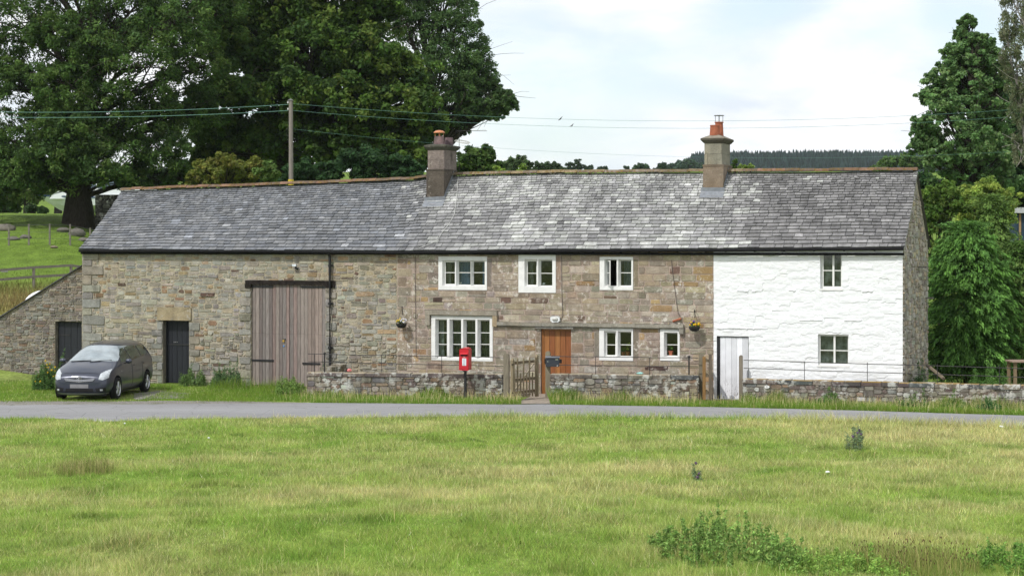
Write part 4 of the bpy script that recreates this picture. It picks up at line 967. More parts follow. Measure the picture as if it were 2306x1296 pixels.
mb = MB(); mb.lathe((uc + .15, vc + .5, z), [(.15, 0), (.13, .25), (.10, .25)], 12, (.17, .12, .13)); mb.build('chimney_pot', M_CH1, ch1)
ch2, d2 = chimney(1583, 1629, 375, 413, 1.90, 1.15, (1586, 1626, 322), None, M_CH2, (.235, .185, .14), (.27, .255, .205), (.105, .095, .075), house, .12)
mb = MB(); uc, vc, z = (d2[0] + d2[1]) / 2 - .01, d2[2] + .25, d2[4] - .02
mb.lathe((uc, vc, z), [(.17, 0), (.145, .29), (.155, .29), (.155, .33), (.11, .33), (.10, .2)], 14); mb.build('chimney_pot', M_POT, ch2)
mb = MB(); vc2, u2_ = vc + .48, uc + .02
mb.lathe((u2_, vc2, z), [(.15, 0), (.125, .42), (.145, .43), (.145, .46), (.09, .46)], 14); pot2 = mb.build('chimney_pot', M_POT, ch2)
mb = MB()
for k in range(4):
    a = k * math.pi / 2 + .3; mb.tube([(u2_ + .12 * math.cos(a), vc2 + .12 * math.sin(a), z + .44), (u2_ + .12 * math.cos(a), vc2 + .12 * math.sin(a), z + .66)], .009, 5)
mb.lathe((u2_, vc2, z + .655), [(.165, 0), (.165, .015)], 14); mb.build('cowl', m_plain('galvanised', (.16, .16, .16), .5, .5, .4), ch2)
# ------------------------------------------------------------------ foliage
def m_leaf(name, rough=.6, tr=.3, spec=.3):
    n = NT(name, rough, spec); c = n.mix(1., n.col(), n.ramp(n.noise(1.2, 3), [(.3, .82), (.7, 1.18)]), 'MULTIPLY'); n.base(c); add_transl(n, c, tr); return n.m
M_LEAF = m_leaf('leaves', .62, .38, .12); M_NEEDLE = m_leaf('conifer_sprays', .7, .25, .08); M_STEM = m_col('green_stems', .8, .2)
n = NT('bark', .95, .1); f = n.noise(5, 7, n.mapped((3, 3, .6)), .65)
n.base(n.mix(1., n.col(), n.ramp(f, [(.3, .5), (.7, 1.4)]), 'MULTIPLY')).bump(f, 1., .05); M_BARK = n.m

def leaves(mb, cen, rad, per, size, rng, pal, droop=0.0, asp=.5, flat=.75, vary=.22, up=.55):
    """leaf quads spread through little clumps; cen (n,3), rad (n,), pal list of colours picked per clump"""
    n = len(cen); tot = n * per; ci = np.repeat(np.arange(n), per)
    d = rng.normal(0, 1, (tot, 3)); d /= np.linalg.norm(d, axis=1)[:, None]; r = rng.random(tot) ** .45
    P = cen[ci] + d * (r * rad[ci])[:, None] * np.array((1, 1, flat)); P[:, 2] -= droop * (r * rad[ci])
    nr = d * .6 + np.array((0, 0, up)) + rng.normal(0, .55, (tot, 3)); nr /= np.linalg.norm(nr, axis=1)[:, None]
    a = np.cross(nr, rng.normal(0, 1, (tot, 3))); a[:, 2] -= droop * .8; a /= np.linalg.norm(a, axis=1)[:, None]
    b = np.cross(nr, a); b /= np.linalg.norm(b, axis=1)[:, None]
    s = (size * rng.uniform(.6, 1.35, tot))[:, None]
    V = np.stack([P - a * s, P + b * s * asp - a * s * .1, P + a * s, P - b * s * asp - a * s * .1], 1).reshape(-1, 3)
    pc = np.array(pal)[rng.integers(len(pal), size=n)] * rng.uniform(1 - vary, 1 + vary, (n, 1))
    C = LK * pc[ci] * rng.uniform(.75, 1.25, (tot, 1)) * (1 + rng.normal(0, .06, (tot, 3)))
    mb.add(V, np.arange(tot * 4).reshape(-1, 4), None, np.repeat(np.clip(C, .004, 1), 4, 0))
LK = 1.75
def shell(c, r, n, rng, inner=.55, lowcut=-.7):
    d = rng.normal(0, 1, (n * 2, 3)); d /= np.linalg.norm(d, axis=1)[:, None]; d = d[d[:, 2] > lowcut][:n]
    k = inner + (1 - inner) * rng.random(len(d)) ** .6; k = np.where(rng.random(len(d)) < .16, k * rng.uniform(1.05, 1.32, len(d)), k)
    return np.array(c) + d * k[:, None] * np.array(r)
def limb(mb, p0, p1, r0, r1, rng, k=6, bend=.12, col=(.10, .085, .065)):
    p0, p1 = np.array(p0, float), np.array(p1, float); L = np.linalg.norm(p1 - p0); t = np.linspace(0, 1, k)[:, None]
    o = rng.normal(0, 1, 3) * L * bend; P = p0 + (p1 - p0) * t + o * (t * (1 - t) * 2) + rng.normal(0, .012, (k, 3)) * L * (t * (1 - t) * 3); P[:, 2] += (np.sin(t[:, 0] * math.pi) * L * .08)
    mb.tube(P, r0 + (r1 - r0) * t[:, 0] ** .7, 7 if r0 > .12 else 5, col, caps=False); return P
def tree(name, label, px, py, Y, trunk_r, blobs, size, per, npc, pal, seed, group=None, fork=.35, droop=0., asp=.5, mat=None, bark=(.05, .043, .034), cat='tree', clump=.11, dead=0, trunk_lean=0, inner=.55, flat=.75, gz=None):
    """blobs: (px, py, radius px, depth offset m[, vertical squash]) measured in the photo at distance Y"""
    rng = np.random.default_rng(seed); m = Y / F_PX
    x0 = (px - CX) * m; z0 = float(ground(np.array([x0]), np.array([Y]))[0]) if gz is None else gz
    t = thing(name, (x0, Y, z0), label, cat, group, 'W'); B = []
    for b in blobs:
        c = np.array(PX(b[0], b[1], Y)) + (0, b[3], 0); B.append((c, np.array((b[2] * m, b[2] * m * (b[5] if len(b) > 5 else .95), b[2] * m * (b[4] if len(b) > 4 else .8)))))
    top = max(B, key=lambda q: q[0][2])[0]; zt = top[2]
    mt = MB(); hh = zt - z0; k = 9; tt = np.linspace(0, 1, k); axis_ = []
    for q in tt: axis_.append((x0 + (top[0] - x0) * q ** 1.5 * .8 + trunk_lean * q + rng.normal(0, .02) * hh * q * (1 - q), Y + (top[1] - Y) * q * .6, z0 - .3 + (hh + .0) * q))
    axis_ = np.array(axis_); R = trunk_r * (1 - tt * .92); R[0] *= 1.55; R[1] = trunk_r * 1.02
    mt.tube(axis_, R, 10, bark, caps=False)
    mc = MB()
    for c, r in B:
        hq = np.clip((c[2] - r[2] * .5 - z0) / hh * .75, .12, .85); i = hq * (k - 1); i0 = int(i)
        p0 = axis_[i0] + (axis_[min(k - 1, i0 + 1)] - axis_[i0]) * (i - i0); rr = max(.04, min(trunk_r * .5, np.linalg.norm(c - p0) * .035))
        P = limb(mt, p0, c, rr, rr * .35, rng, 7, .10, bark)
        cs = shell(c, r, npc, rng, inner)
        for q in cs[rng.permutation(len(cs))[:max(4, len(cs) // 4)]]: limb(mt, P[rng.integers(2, 7)], q, rr * .3, .012, rng, 5, .12, bark)
        for _ in range(dead):
            e = c + rng.normal(0, 1, 3) * r * 1.0; limb(mt, P[-1], e, .02, .006, rng, 5, .15, np.array(bark) * 1.4)
        cs = cs + rng.normal(0, .13, cs.shape) * r
        rad = rng.uniform(.45, 1.45, len(cs)) * clump * float(np.mean(r)) * 2.2
        leaves(mc, cs, rad, per, size, rng, pal, droop, asp, flat)
    mt.build('trunk', M_BARK, t, smooth=True); mc.build('crown', mat or M_LEAF, t)
    return t
G_ASH = [(.040, .075, .018), (.052, .092, .022), (.065, .105, .026), (.034, .062, .018)]
G_SYC = [(.036, .068, .014), (.050, .088, .016), (.070, .105, .020), (.028, .052, .014)]
G_DK = [(.022, .050, .018), (.030, .062, .022), (.018, .040, .014)]
# the great ash on the left, crown running out of the picture
tree('ash_tree', 'huge dark ash with a thick trunk, left of the barn in front of the boat', 178, 495, 97, .62,
     [(30, 60, 105, 0), (150, -30, 120, 1), (290, 30, 110, 0), (400, 60, 95, -1), (60, 190, 60, -2), (130, 170, 60, 2), (330, 160, 105, -2), (440, 150, 85, 1),
      (225, 255, 100, -2), (60, 300, 95, -1), (150, 350, 85, -3), (330, 270, 95, 0), (250, 370, 80, -3), (60, 390, 75, -2), (365, 340, 65, -1), (-40, 120, 110, 0), (-60, 340, 100, 0), (230, -120, 140, 0), (400, -70, 120, 1), (30, -120, 130, 1), (470, 20, 70, 2), (205, 385, 42, -3), (90, 402, 36, -2.5), (22, 440, 45, -2), (275, 395, 26, -3), (175, 200, 70, -3.2), (190, 290, 60, -3.5), (150, 90, 60, -3), (230, 130, 55, -3), (200, 355, 45, -3.5), (180, 300, 90, 1), (400, 260, 70, 1), (310, 400, 40, -1), (400, 400, 40, 0), (350, 60, 80, 2), (200, 60, 80, 3), (100, 260, 60, 2), (20, 380, 60, 1), (450, 250, 50, 2)],
     .105, 76, 86, G_ASH, 101, droop=.35, asp=.36, dead=3)
# the sycamore behind the barn
tree('sycamore_tree', 'broad dark sycamore with layered boughs behind the utility pole', 770, 400, 104, .5,
     [(560, 40, 80, 0, .6), (680, 30, 90, 0, .6), (790, 50, 85, 1, .6), (560, 130, 85, -1, .55), (690, 120, 105, -2, .5), (820, 130, 95, -1, .55), (900, 170, 75, 0, .6), (520, 215, 75, -1, .5), (640, 220, 95, -3, .5),
      (770, 230, 105, -3, .5), (900, 245, 85, -2, .55), (960, 290, 55, -1, .6), (560, 300, 75, -1, .55), (680, 320, 90, -2, .6), (800, 330, 95, -2, .6), (900, 345, 70, -2, .7), (600, -60, 90, 0, .7), (740, -60, 100, 0, .7), (850, 10, 55, 1, .6), (500, 90, 60, 1, .6), (475, 300, 45, 0, .6), (600, 180, 80, 3, .7), (740, 180, 100, 3, .7), (850, 300, 80, 3, .7), (700, 270, 90, 3, .7), (560, 360, 50, 2, .8), (640, 380, 50, 2, .8), (460, 350, 45, 2, .8), (500, 20, 60, 0, .7)],
     .125, 78, 110, G_SYC, 102, asp=.62, droop=.1, dead=2)
tree('ash_tree', 'tall ash rising behind the left chimney with a drooping branch to its right', 1000, 400, 114, .42,
     [(890, 30, 75, 0), (960, 60, 85, 0), (1030, 60, 70, 0), (1000, 150, 80, -1), (1060, 130, 55, 0), (1050, 210, 55, -1), (1090, 195, 38, 0), (960, 230, 70, 0), (1120, 235, 32, -1), (1135, 215, 24, 0, .5), (1010, 270, 45, 0), (1085, 262, 26, -1, .6), (930, -50, 80, 0), (1010, -10, 60, 1), (1060, 250, 30, -1), (1110, 260, 26, -1, .6), (1140, 240, 26, -1, .6), (1070, 170, 50, 0)],
     .10, 70, 80, [(.050, .088, .028), (.062, .105, .034), (.042, .075, .026)], 103, droop=.3, asp=.38, dead=5, clump=.10, inner=.35)
for i, a in enumerate([
    ('hawthorn_tree', 'low yellow-green hawthorn behind the barn ridge, left of the utility pole', 505, 415, 90, .16, [(470, 385, 32, 0), (520, 375, 36, -1), (560, 385, 34, 0), (495, 400, 36, 0), (545, 405, 34, 0), (430, 400, 22, 1)], .10, 95, 26, [(.10, .115, .022), (.085, .10, .022), (.12, .125, .03)]),
    ('elder_shrub', 'pale green elder shrub just right of the yellow-green hawthorn', 598, 415, 88, .08, [(598, 385, 26, 0), (612, 400, 20, 0)], .10, 70, 20, [(.075, .12, .03)]),
    ('holly_shrub', 'dark glossy shrub behind the barn ridge, right of the utility pole', 700, 415, 86, .10, [(690, 385, 34, 0), (735, 390, 34, 0), (660, 400, 26, -1), (715, 405, 34, 0)], .10, 90, 24, G_DK),
    ('holly_shrub', 'dark glossy shrub behind the barn ridge, beside the left chimney', 830, 415, 86, .10, [(790, 372, 38, 0), (845, 362, 40, 0), (895, 372, 36, 0), (930, 385, 26, 0), (820, 400, 36, 0), (880, 400, 36, 0)], .10, 90, 26, G_DK),
    ('bushy_tree', 'dark bushy tree directly right of the left chimney beneath the ash', 1070, 400, 100, .2, [(1060, 365, 34, 0), (1090, 345, 24, 0), (1098, 375, 30, 0), (1040, 375, 30, 1), (1120, 378, 18, 0)], .12, 90, 26, G_ASH),
    ('bushy_tree', 'grey-green bushy tree on the skyline right of the left chimney', 1165, 395, 150, .2, [(1150, 372, 15, 0), (1172, 366, 19, 0), (1188, 380, 18, 0), (1150, 388, 18, 0)], .16, 60, 22, [(.055, .085, .035)]),
    ('bushy_tree', 'wide low skyline tree in the middle of the small trees', 1235, 395, 190, .2, [(1215, 380, 14, 0), (1238, 376, 15, 0), (1258, 381, 13, 0), (1225, 388, 16, 0), (1262, 389, 13, 0)], .18, 55, 22, [(.045, .070, .034)]),
    ('open_crowned_tree', 'small open crowned tree with sky showing through on the skyline', 1297, 392, 260, .22, [(1285, 372, 10, 0), (1300, 366, 10, 0), (1310, 375, 8, 0), (1295, 381, 9, 0), (1285, 383, 8, 0)], .20, 34, 13, [(.045, .065, .04)]),
    ('field_tree', 'first small round tree on the far field right of the open crowned tree', 1325, 386, 330, .2, [(1320, 379, 6, 0), (1328, 378, 7, 0)], .25, 40, 14, [(.05, .075, .045)]),
    ('field_tree', 'second small round tree on the far field, mid way along the ridge', 1358, 386, 335, .2, [(1352, 380, 6, 0), (1362, 379, 7, 0)], .25, 40, 14, [(.05, .075, .045)]),
    ('field_tree', 'tiny thin tree alone on the far field', 1411, 386, 335, .15, [(1411, 379, 6, 0)], .25, 26, 12, [(.05, .075, .045)]),
    ('field_tree', 'domed tree on the far field left of the wooded hill', 1446, 388, 300, .2, [(1438, 380, 11, 0), (1450, 377, 12, 0), (1458, 383, 9, 0)], .25, 45, 18, [(.05, .08, .045)]),
    ('field_tree', 'pointed dark tree at the left foot of the wooded hill', 1490, 388, 300, .2, [(1488, 376, 9, 0), (1494, 371, 6, 0), (1484, 383, 8, 0), (1478, 387, 9, 0)], .25, 45, 18, [(.035, .06, .035)]),
    ('sapling', 'lime green sapling poking over the ridge left of the skyline trees', 1125, 398, 72, .03, [(1118, 382, 8, 0), (1130, 386, 8, 0), (1142, 390, 6, 0)], .07, 26, 9, [(.17, .24, .05)]),
    ('sapling', 'lime green sapling poking over the ridge in front of the grey-green tree', 1176, 396, 72, .03, [(1176, 376, 7, 0), (1172, 388, 9, 0), (1184, 392, 7, 0)], .07, 26, 9, [(.15, .22, .05)]),
    ('sapling', 'bright green sapling beside the right chimney, left of the pair', 1652, 386, 72, .04, [(1650, 376, 7, 0), (1656, 366, 5, 0)], .07, 30, 10, [(.05, .09, .02)]),
    ('sapling', 'bright green sapling beside the right chimney, right of the pair', 1680, 386, 74, .04, [(1672, 378, 7, 0), (1688, 376, 8, 0), (1664, 382, 6, 0)], .07, 30, 10, [(.14, .20, .05)]),
    ]):
    tree(*a[:8], a[8], a[9], a[10], 200 + i, group='small trees on the skyline' if a[4] > 140 else None, inner=.3, clump=.15, dead=0)
# right-hand side
tree('maple_tree', 'tall leafy tree behind the cypress at the right end of the cottages', 2200, 470, 84, .3,
     [(2180, 50, 20, 0), (2188, 85, 20, 0), (2165, 75, 16, 0), (2172, 105, 26, 0), (2165, 150, 48, 0), (2200, 130, 45, 0), (2120, 180, 42, 0), (2185, 210, 75, 0), (2120, 260, 60, -1), (2090, 310, 36, 0), (2160, 320, 75, -1), (2230, 260, 60, 1), (2230, 340, 60, 0), (2110, 355, 40, -1), (2170, 400, 70, 0), (2235, 170, 50, 1), (2250, 230, 50, 2), (2260, 300, 50, 2), (2150, 120, 30, 0), (2140, 220, 50, 1), (2240, 400, 60, 0), (2240, 120, 36, 1), (2215, 95, 22, 0), (2100, 215, 34, 0), (2075, 285, 24, 0), (2075, 330, 26, 0), (2270, 180, 45, 1)],
     .085, 46, 66, [(.085, .15, .052), (.11, .175, .065), (.07, .125, .045)], 301, asp=.6, clump=.085, dead=4, inner=.25, droop=.2)
tree('dark_tree', 'dark green tree in shade at the right edge, behind the tall leafy tree', 2290, 470, 92, .3,
     [(2270, 330, 55, 0), (2320, 300, 60, 0), (2260, 400, 60, 0), (2330, 400, 70, 0), (2200, 420, 45, 1), (2100, 420, 40, 2), (2380, 260, 80, 0), (2100, 450, 40, 2), (2160, 450, 50, 2), (2230, 470, 50, 2), (2300, 470, 60, 2), (2280, 230, 50, 2)], .11, 80, 60, G_DK, 302)
tree('birch_tree', 'silver birch with hanging grey-green twigs at the top right edge', 2330, 520, 74, .16,
     [(2290, 20, 40, 0, 1.5), (2330, 40, 60, 0, 1.4), (2270, 100, 30, 0, 1.6), (2300, 150, 42, 0, 1.5), (2340, 200, 55, 0, 1.5), (2298, 240, 26, 0, 1.7), (2320, -60, 60, 0, 1.2), (2300, 330, 24, 0, 1.6)],
     .045, 130, 34, [(.10, .115, .060), (.085, .105, .05), (.12, .13, .08)], 303, droop=1.3, asp=.4, dead=7, bark=(.24, .22, .20), clump=.10, flat=1.5)
for i, a in enumerate([
    ('photinia_shrub', 'leafy shrub with reddish new tips close to the gable ridge', 2110, 470, 66, .06, [(2098, 440, 28, 0), (2135, 430, 26, 0), (2105, 480, 34, 0), (2150, 465, 30, 0), (2090, 510, 22, 0), (2096, 550, 22, 0), (2098, 590, 20, 0), (2130, 510, 30, 1)], .085, 85, 26, [(.085, .145, .028), (.07, .12, .022), (.085, .135, .03), (.06, .11, .024), (.10, .15, .035)]),
    ('willow_shrub', 'feathery yellow-green shrub at the top of the cypress mass', 2230, 470, 68, .06, [(2190, 440, 34, 0), (2225, 430, 34, 0), (2260, 445, 32, 0), (2200, 480, 40, 0), (2250, 480, 38, 0)], .055, 150, 40, [(.19, .24, .05), (.16, .21, .045), (.13, .19, .04)]),
    ]):
    tree(*a[:8], a[8], a[9], a[10], 320 + i, clump=.15, inner=.3, droop=.3, asp=.35)
def conifer(name, label, px, Y, ptop, wpx, seed, pal, prof, gz=0.0, n=900):
    rng = np.random.default_rng(seed); m = Y / F_PX; x0 = (px - CX) * m; zt = PX(px, ptop, Y)[2]; H = zt - gz
    t = thing(name, (x0, Y, gz), label, 'shrub', None, 'W'); mt = MB(); mt.tube([(x0, Y, gz - .2), (x0, Y, gz + H * .9)], [.14, .03], 7, (.10, .07, .05)); mc = MB()
    Z = rng.random(n) ** .9; A = rng.uniform(0, 2 * math.pi, n); R = np.interp(Z, [p[0] for p in prof], [p[1] for p in prof]) * wpx * m * (.84 + .3 * fbm(A * 1.6, Z * 5, seed, 2)) * rng.uniform(.58, 1.1, n)
    # layered drooping fronds: each a fan of narrow sprays running outwards
    per = 74; ci = np.repeat(np.arange(n), per); tt = rng.random(n * per)
    ca, sa = np.cos(A)[ci], np.sin(A)[ci]; side = rng.normal(0, 1, n * per) * (.30 * (1.05 - tt)) * (.5 + rng.random(n))[ci]
    L = (.45 + .95 * rng.random(n) ** 1.6)[ci]; r = R[ci] - L + L * tt * 1.15
    z = gz + Z[ci] * H + (rng.uniform(-.1, .7, n)[ci]) * L * (tt - .2) - .62 * L * tt ** 2 + rng.normal(0, .035, n * per)
    P = np.stack([x0 + r * ca - side * sa, Y + r * sa + side * ca, z], 1)
    d = np.stack([ca * .9 - sa * side * 2.2, sa * .9 + ca * side * 2.2, -.15 - .8 * tt], 1) + rng.normal(0, .25, (n * per, 3)); d /= np.linalg.norm(d, axis=1)[:, None]
    b = np.cross(d, rng.normal(0, .35, (n * per, 3)) + (0, 0, 1)); b /= np.linalg.norm(b, axis=1)[:, None]
    s = rng.uniform(.035, .09, (n * per, 1)); V = np.stack([P - d * s, P + b * s * .32, P + d * s, P - b * s * .32], 1).reshape(-1, 3)
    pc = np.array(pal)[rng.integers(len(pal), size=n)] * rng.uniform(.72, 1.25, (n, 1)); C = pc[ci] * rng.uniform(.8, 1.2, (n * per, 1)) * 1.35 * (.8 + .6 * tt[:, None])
    mc.add(V, np.arange(len(V)).reshape(-1, 4), None, np.repeat(C, 4, 0)); mt.build('trunk', M_BARK, t); mc.build('foliage', M_NEEDLE, t); return t
PC = [(.070, .150, .030), (.085, .175, .038), (.058, .125, .030)]; PR = [(0, .80), (.15, .95), (.5, 1.), (.75, .85), (.93, .5), (1, .15)]
conifer('cypress', 'big feathery green cypress beside the stone gable', 2178, 61.5, 500, 112, 401, PC, PR, .35, 1250)
conifer('cypress', 'feathery cypress at the right edge behind the wooden table', 2296, 62.5, 545, 95, 402, [(.065, .125, .028), (.095, .145, .04)], PR, .35, 800)
conifer('cypress', 'upper feathery cypress with yellowish tops between the shrubs', 2235, 65.5, 440, 75, 403, [(.085, .15, .035), (.10, .16, .04)], PR, .3, 700)

# plantation of spruces on the far hill: far too many to count
rg = np.random.default_rng(9); Nn = 6000; yy = rg.uniform(1060, 1270, Nn); aa = rg.uniform(1492, 2500, Nn); xx = (aa - CX) / F_PX * yy
gzz = ground(xx, yy); hh = rg.uniform(4.5, 8.5, Nn) * sstep(1480, 1560, aa) ** .3; V = []; T = []; C = []
mb = MB(); k = 6; th = np.arange(k) * 2 * math.pi / k
for lev, (f0, f1, r) in enumerate(((0, .72, 2.3), (.35, 1.0, 1.3))):
    ring = np.stack([xx[:, None] + np.cos(th + lev) * r, yy[:, None] + np.sin(th + lev) * r, np.repeat((gzz + hh * f0)[:, None], k, 1)], -1)
    tip = np.stack([xx, yy, gzz + hh * f1], 1)[:, None]; V = np.concatenate([ring, tip], 1).reshape(-1, 3)
    i = np.arange(Nn)[:, None, None] * (k + 1); tr = i + np.array([[j, (j + 1) % k, k] for j in range(k)])[None]
    mb.add(V, None, tr.reshape(-1, 3), np.repeat(np.array((.020, .036, .034)) * rg.uniform(.55, 1.6, (Nn, 1)), k + 1, 0))
tag(mb.build('spruce_plantation', M_NEEDLE, at=(150, 1150, 40)), 'dark bluish spruce plantation covering the far hill on the right skyline', 'forest', kind='stuff')
def canopy(name, label, pts, Y, seed, pal, r_, group=None):
    rng = np.random.default_rng(seed); cs = []; rr = []
    for x, y, r in pts: c = PX(x, y, Y); q = shell(c, (r * Y / F_PX, r * Y / F_PX, r * Y / F_PX * .7), 40, rng, .3); cs.append(q); rr.append(np.full(len(q), r * Y / F_PX * .3))
    mb = MB(); leaves(mb, np.concatenate(cs), np.concatenate(rr), 22, r_, rng, pal); base = PX(pts[0][0], pts[0][1], Y); z = float(ground(np.array([base[0]]), np.array([Y]))[0])
    t = thing(name, (base[0], Y, z), label, 'tree', group, 'W')
    for x, y, r in pts: q = PX(x, y, Y); mt = MB(); mt.tube([(q[0], Y, float(ground(np.array([q[0]]), np.array([Y]))[0]) - .5), q], [.5, .2], 5, (.05, .045, .04)); mt.build('trunk', M_BARK, t)
    mb.build('crown', M_LEAF, t); return t
canopy('broadleaf_tree', 'rounded broadleaf tree before the spruces, left of the right chimney', [(1515, 378, 12), (1530, 374, 16), (1552, 371, 16), (1575, 378, 16), (1500, 383, 10)], 700, 51, [(.035, .062, .035)], .8, 'broadleaf trees at the foot of the hill')
canopy('broadleaf_tree', 'bright green broadleaf tree on the skyline left of the gable ridge', [(2000, 368, 20), (2030, 362, 24), (2060, 366, 26), (1985, 380, 18), (2085, 372, 24)], 300, 52, [(.055, .095, .025)], .35, 'broadleaf trees at the foot of the hill')
canopy('broadleaf_tree', 'far hedgerow tree seen under the ash crown at the left', [(60, 440, 40), (130, 425, 42), (10, 445, 40), (200, 430, 36), (270, 420, 30)], 170, 53, [(.075, .105, .03)], .3, 'broadleaf trees at the foot of the hill')
canopy('broadleaf_tree', 'shadowy tree behind the sycamore trunk', [(620, 340, 60), (720, 350, 60), (840, 350, 60), (520, 350, 60), (940, 350, 50), (420, 390, 40), (350, 400, 40), (300, 405, 35), (480, 400, 40), (580, 400, 40), (1000, 380, 30)], 135, 54, [(.022, .04, .018)], .25)

# ------------------------------------------------------------------ weeds, rushes, nettles, bushes against walls
def weed(name, label, cat, x, y, r, h, n, seed, pal, kind='leafy', group=None, heads=None, Z=None):
    rng = np.random.default_rng(seed); z0 = float(ground(np.array([x]), np.array([y]))[0]) if Z is None else Z
    t = thing(name, (x, y, z0), label, cat, group, 'W'); ms = MB(); ml = MB(); P = []; S = []
    a = rng.uniform(0, 2 * math.pi, n); q = np.sqrt(rng.random(n)) * r; X = x + q * np.cos(a); Yy = y + q * np.sin(a)
    zz = ground(X, Yy) if Z is None else np.full(n, Z)
    if kind == 'rush':
        H = h * rng.uniform(.45, 1.15, n) * (1 - .45 * (q / r) ** 2); C = 1.9 * np.array(pal)[rng.integers(len(pal), size=n)] * rng.uniform(.6, 1.4, (n, 1))
        blades(ml, X, Yy, H, np.full(n, .007), C, rng, .55, segs=2); 
        if heads is not None:
            m_ = rng.random(n) < .16
            for i in np.where(m_)[0]: ms.blob((X[i] + rng.normal(0, .04), Yy[i], zz[i] + H[i] * .85), (.007, .007, .018), 5, 3, heads, .2, int(i))
    else:
        H = h * rng.uniform(.35, .85, n) * (1 - .5 * (q / r) ** 2); H[:max(2, n // 6)] *= rng.uniform(1.2, 1.75, max(2, n // 6))
        for i in range(n):
            lean = rng.normal(0, .10, 2) * H[i]; p1 = (X[i] + lean[0], Yy[i] + lean[1], zz[i] + H[i])
            if n <= 40 and ms.n: ms.build('stem', M_STEM, t); ms = MB()
            ms.tube([(X[i], Yy[i], zz[i] - .02), ((X[i] + p1[0]) / 2, (Yy[i] + p1[1]) / 2, zz[i] + H[i] * .55), p1], [.006, .005, .002], 4, np.array(pal[0]) * .9, caps=False)
            nl = int(H[i] / (.045 if kind == 'nettle' else .03)) + 4; tt = rng.random(nl) ** (.8 if kind == 'nettle' else .7)
            P.append(np.stack([X[i] + lean[0] * tt, Yy[i] + lean[1] * tt, zz[i] + H[i] * tt], 1)); S.append(np.full(nl, .05 if kind == 'nettle' else .07) * (1.2 - .5 * tt))
        P = np.concatenate(P); S = np.concatenate(S); leaves(ml, P, S * 1.1, 4 if kind == 'nettle' else 4, .032 if kind == 'nettle' else .026, rng, [np.array(q) * 1.15 for q in pal], .3, .40, 1., .3, .5)
        if heads is not None:
            if n <= 40: ms.build('stem', M_STEM, t)
            for i in rng.permutation(n)[:max(3, n // 4)]:
                if n <= 40: ms = MB()
                ms.blob((X[i], Yy[i], zz[i] + H[i] + .01), (.03, .03, .03), 6, 4, heads, .3, int(i))
                if n <= 40: ms.build('flower_head', M_STEM, t)
            if n <= 40: ms = MB()
    if ms.n:
        so_ = ms.build('seed_heads' if kind == 'rush' else 'stems', M_STEM, t)
        if n > 40: so_['kind'] = 'stuff'
    ml.build('leaves', M_LEAF, t); return t
NP = [(.12, .19, .05), (.14, .21, .055), (.095, .16, .04)]; RP = [(.10, .13, .03), (.14, .155, .04), (.22, .20, .08)]
fg = [('nettle_clump', 'tall nettle clump in the lawn foreground with several high spires', 'weeds', 1640, 1262, 1.15, .62, 150, 'nettle', NP, None),
      ('nettle_clump', 'loose nettle stalks right of the tallest foreground nettles', 'weeds', 1748, 1278, .55, .46, 50, 'nettle', NP, None),
      ('nettle_clump', 'low nettles at the left foot of the tallest foreground nettles', 'weeds', 1560, 1255, .5, .36, 40, 'nettle', NP, None),
      ('leafy_weed', 'bright green bushy weed at the bottom edge left of the brown-headed rushes', 'weeds', 1925, 1300, .9, .42, 150, 'leafy', [(.13, .21, .045), (.15, .22, .05)], None),
      ('rush_tuft', 'tall rush tuft with brown seed heads near the bottom right', 'rushes', 2060, 1285, .95, .60, 1300, 'rush', RP, (.10, .05, .03)),
      ('leafy_weed', 'dark green weed clump in the bottom right corner', 'weeds', 2290, 1275, .75, .46, 110, 'leafy', [(.085, .16, .035), (.11, .19, .04)], None),
      ('rush_tuft', 'small rush tuft at the bottom edge left of the nettles', 'rushes', 1280, 1300, .32, .28, 300, 'rush', [(.10, .15, .03), (.15, .18, .045)], None),
      ('rush_tuft', 'dark rush tuft standing alone on the left of the lawn', 'rushes', 190, 1066, .62, .52, 700, 'rush', [(.10, .13, .03), (.13, .14, .045), (.22, .19, .09)], None),
      ('rush_tuft', 'short rush tuft left of the lone dark rushes', 'rushes', 72, 1072, .35, .26, 160, 'rush', [(.12, .15, .04), (.2, .18, .08)], None),
      ('grass_tuft', 'small dark green tuft in the middle of the left lawn', 'grass', 604, 1030, .30, .12, 260, 'rush', [(.06, .13, .02)], None),
      ('grass_tuft', 'small dark green tuft further back towards the lane', 'grass', 540, 978, .25, .12, 200, 'rush', [(.045, .09, .018)], None),
      ('grass_tuft', 'spreading dark green tuft on the right half of the lawn', 'grass', 1062, 985, .35, .12, 200, 'rush', [(.05, .095, .02)], None),
      ('thistle', 'grey-green spiky thistle standing in the lawn before the white cottage', 'thistle', 1926, 1020, .2, .78, 16, 'leafy', [(.13, .17, .09), (.10, .14, .08)], (.14, .09, .16)),
      ('thistle', 'small dark thistle in the middle of the lawn', 'thistle', 1573, 1090, .09, .35, 7, 'leafy', [(.10, .14, .07)], (.12, .08, .12)),
      ('dock_plant', 'dark dock plant at the wall foot near the right edge', 'weeds', 2228, 928, .35, .42, 60, 'leafy', [(.045, .10, .03)], None)]
for i, (nm, lb, ct, px, py, r, h, n_, kd, pal, hd) in enumerate(fg):
    x, y = PG(px, py); weed(nm, lb, ct, x, y, r, h, n_, 500 + i, pal, kd, None, hd)
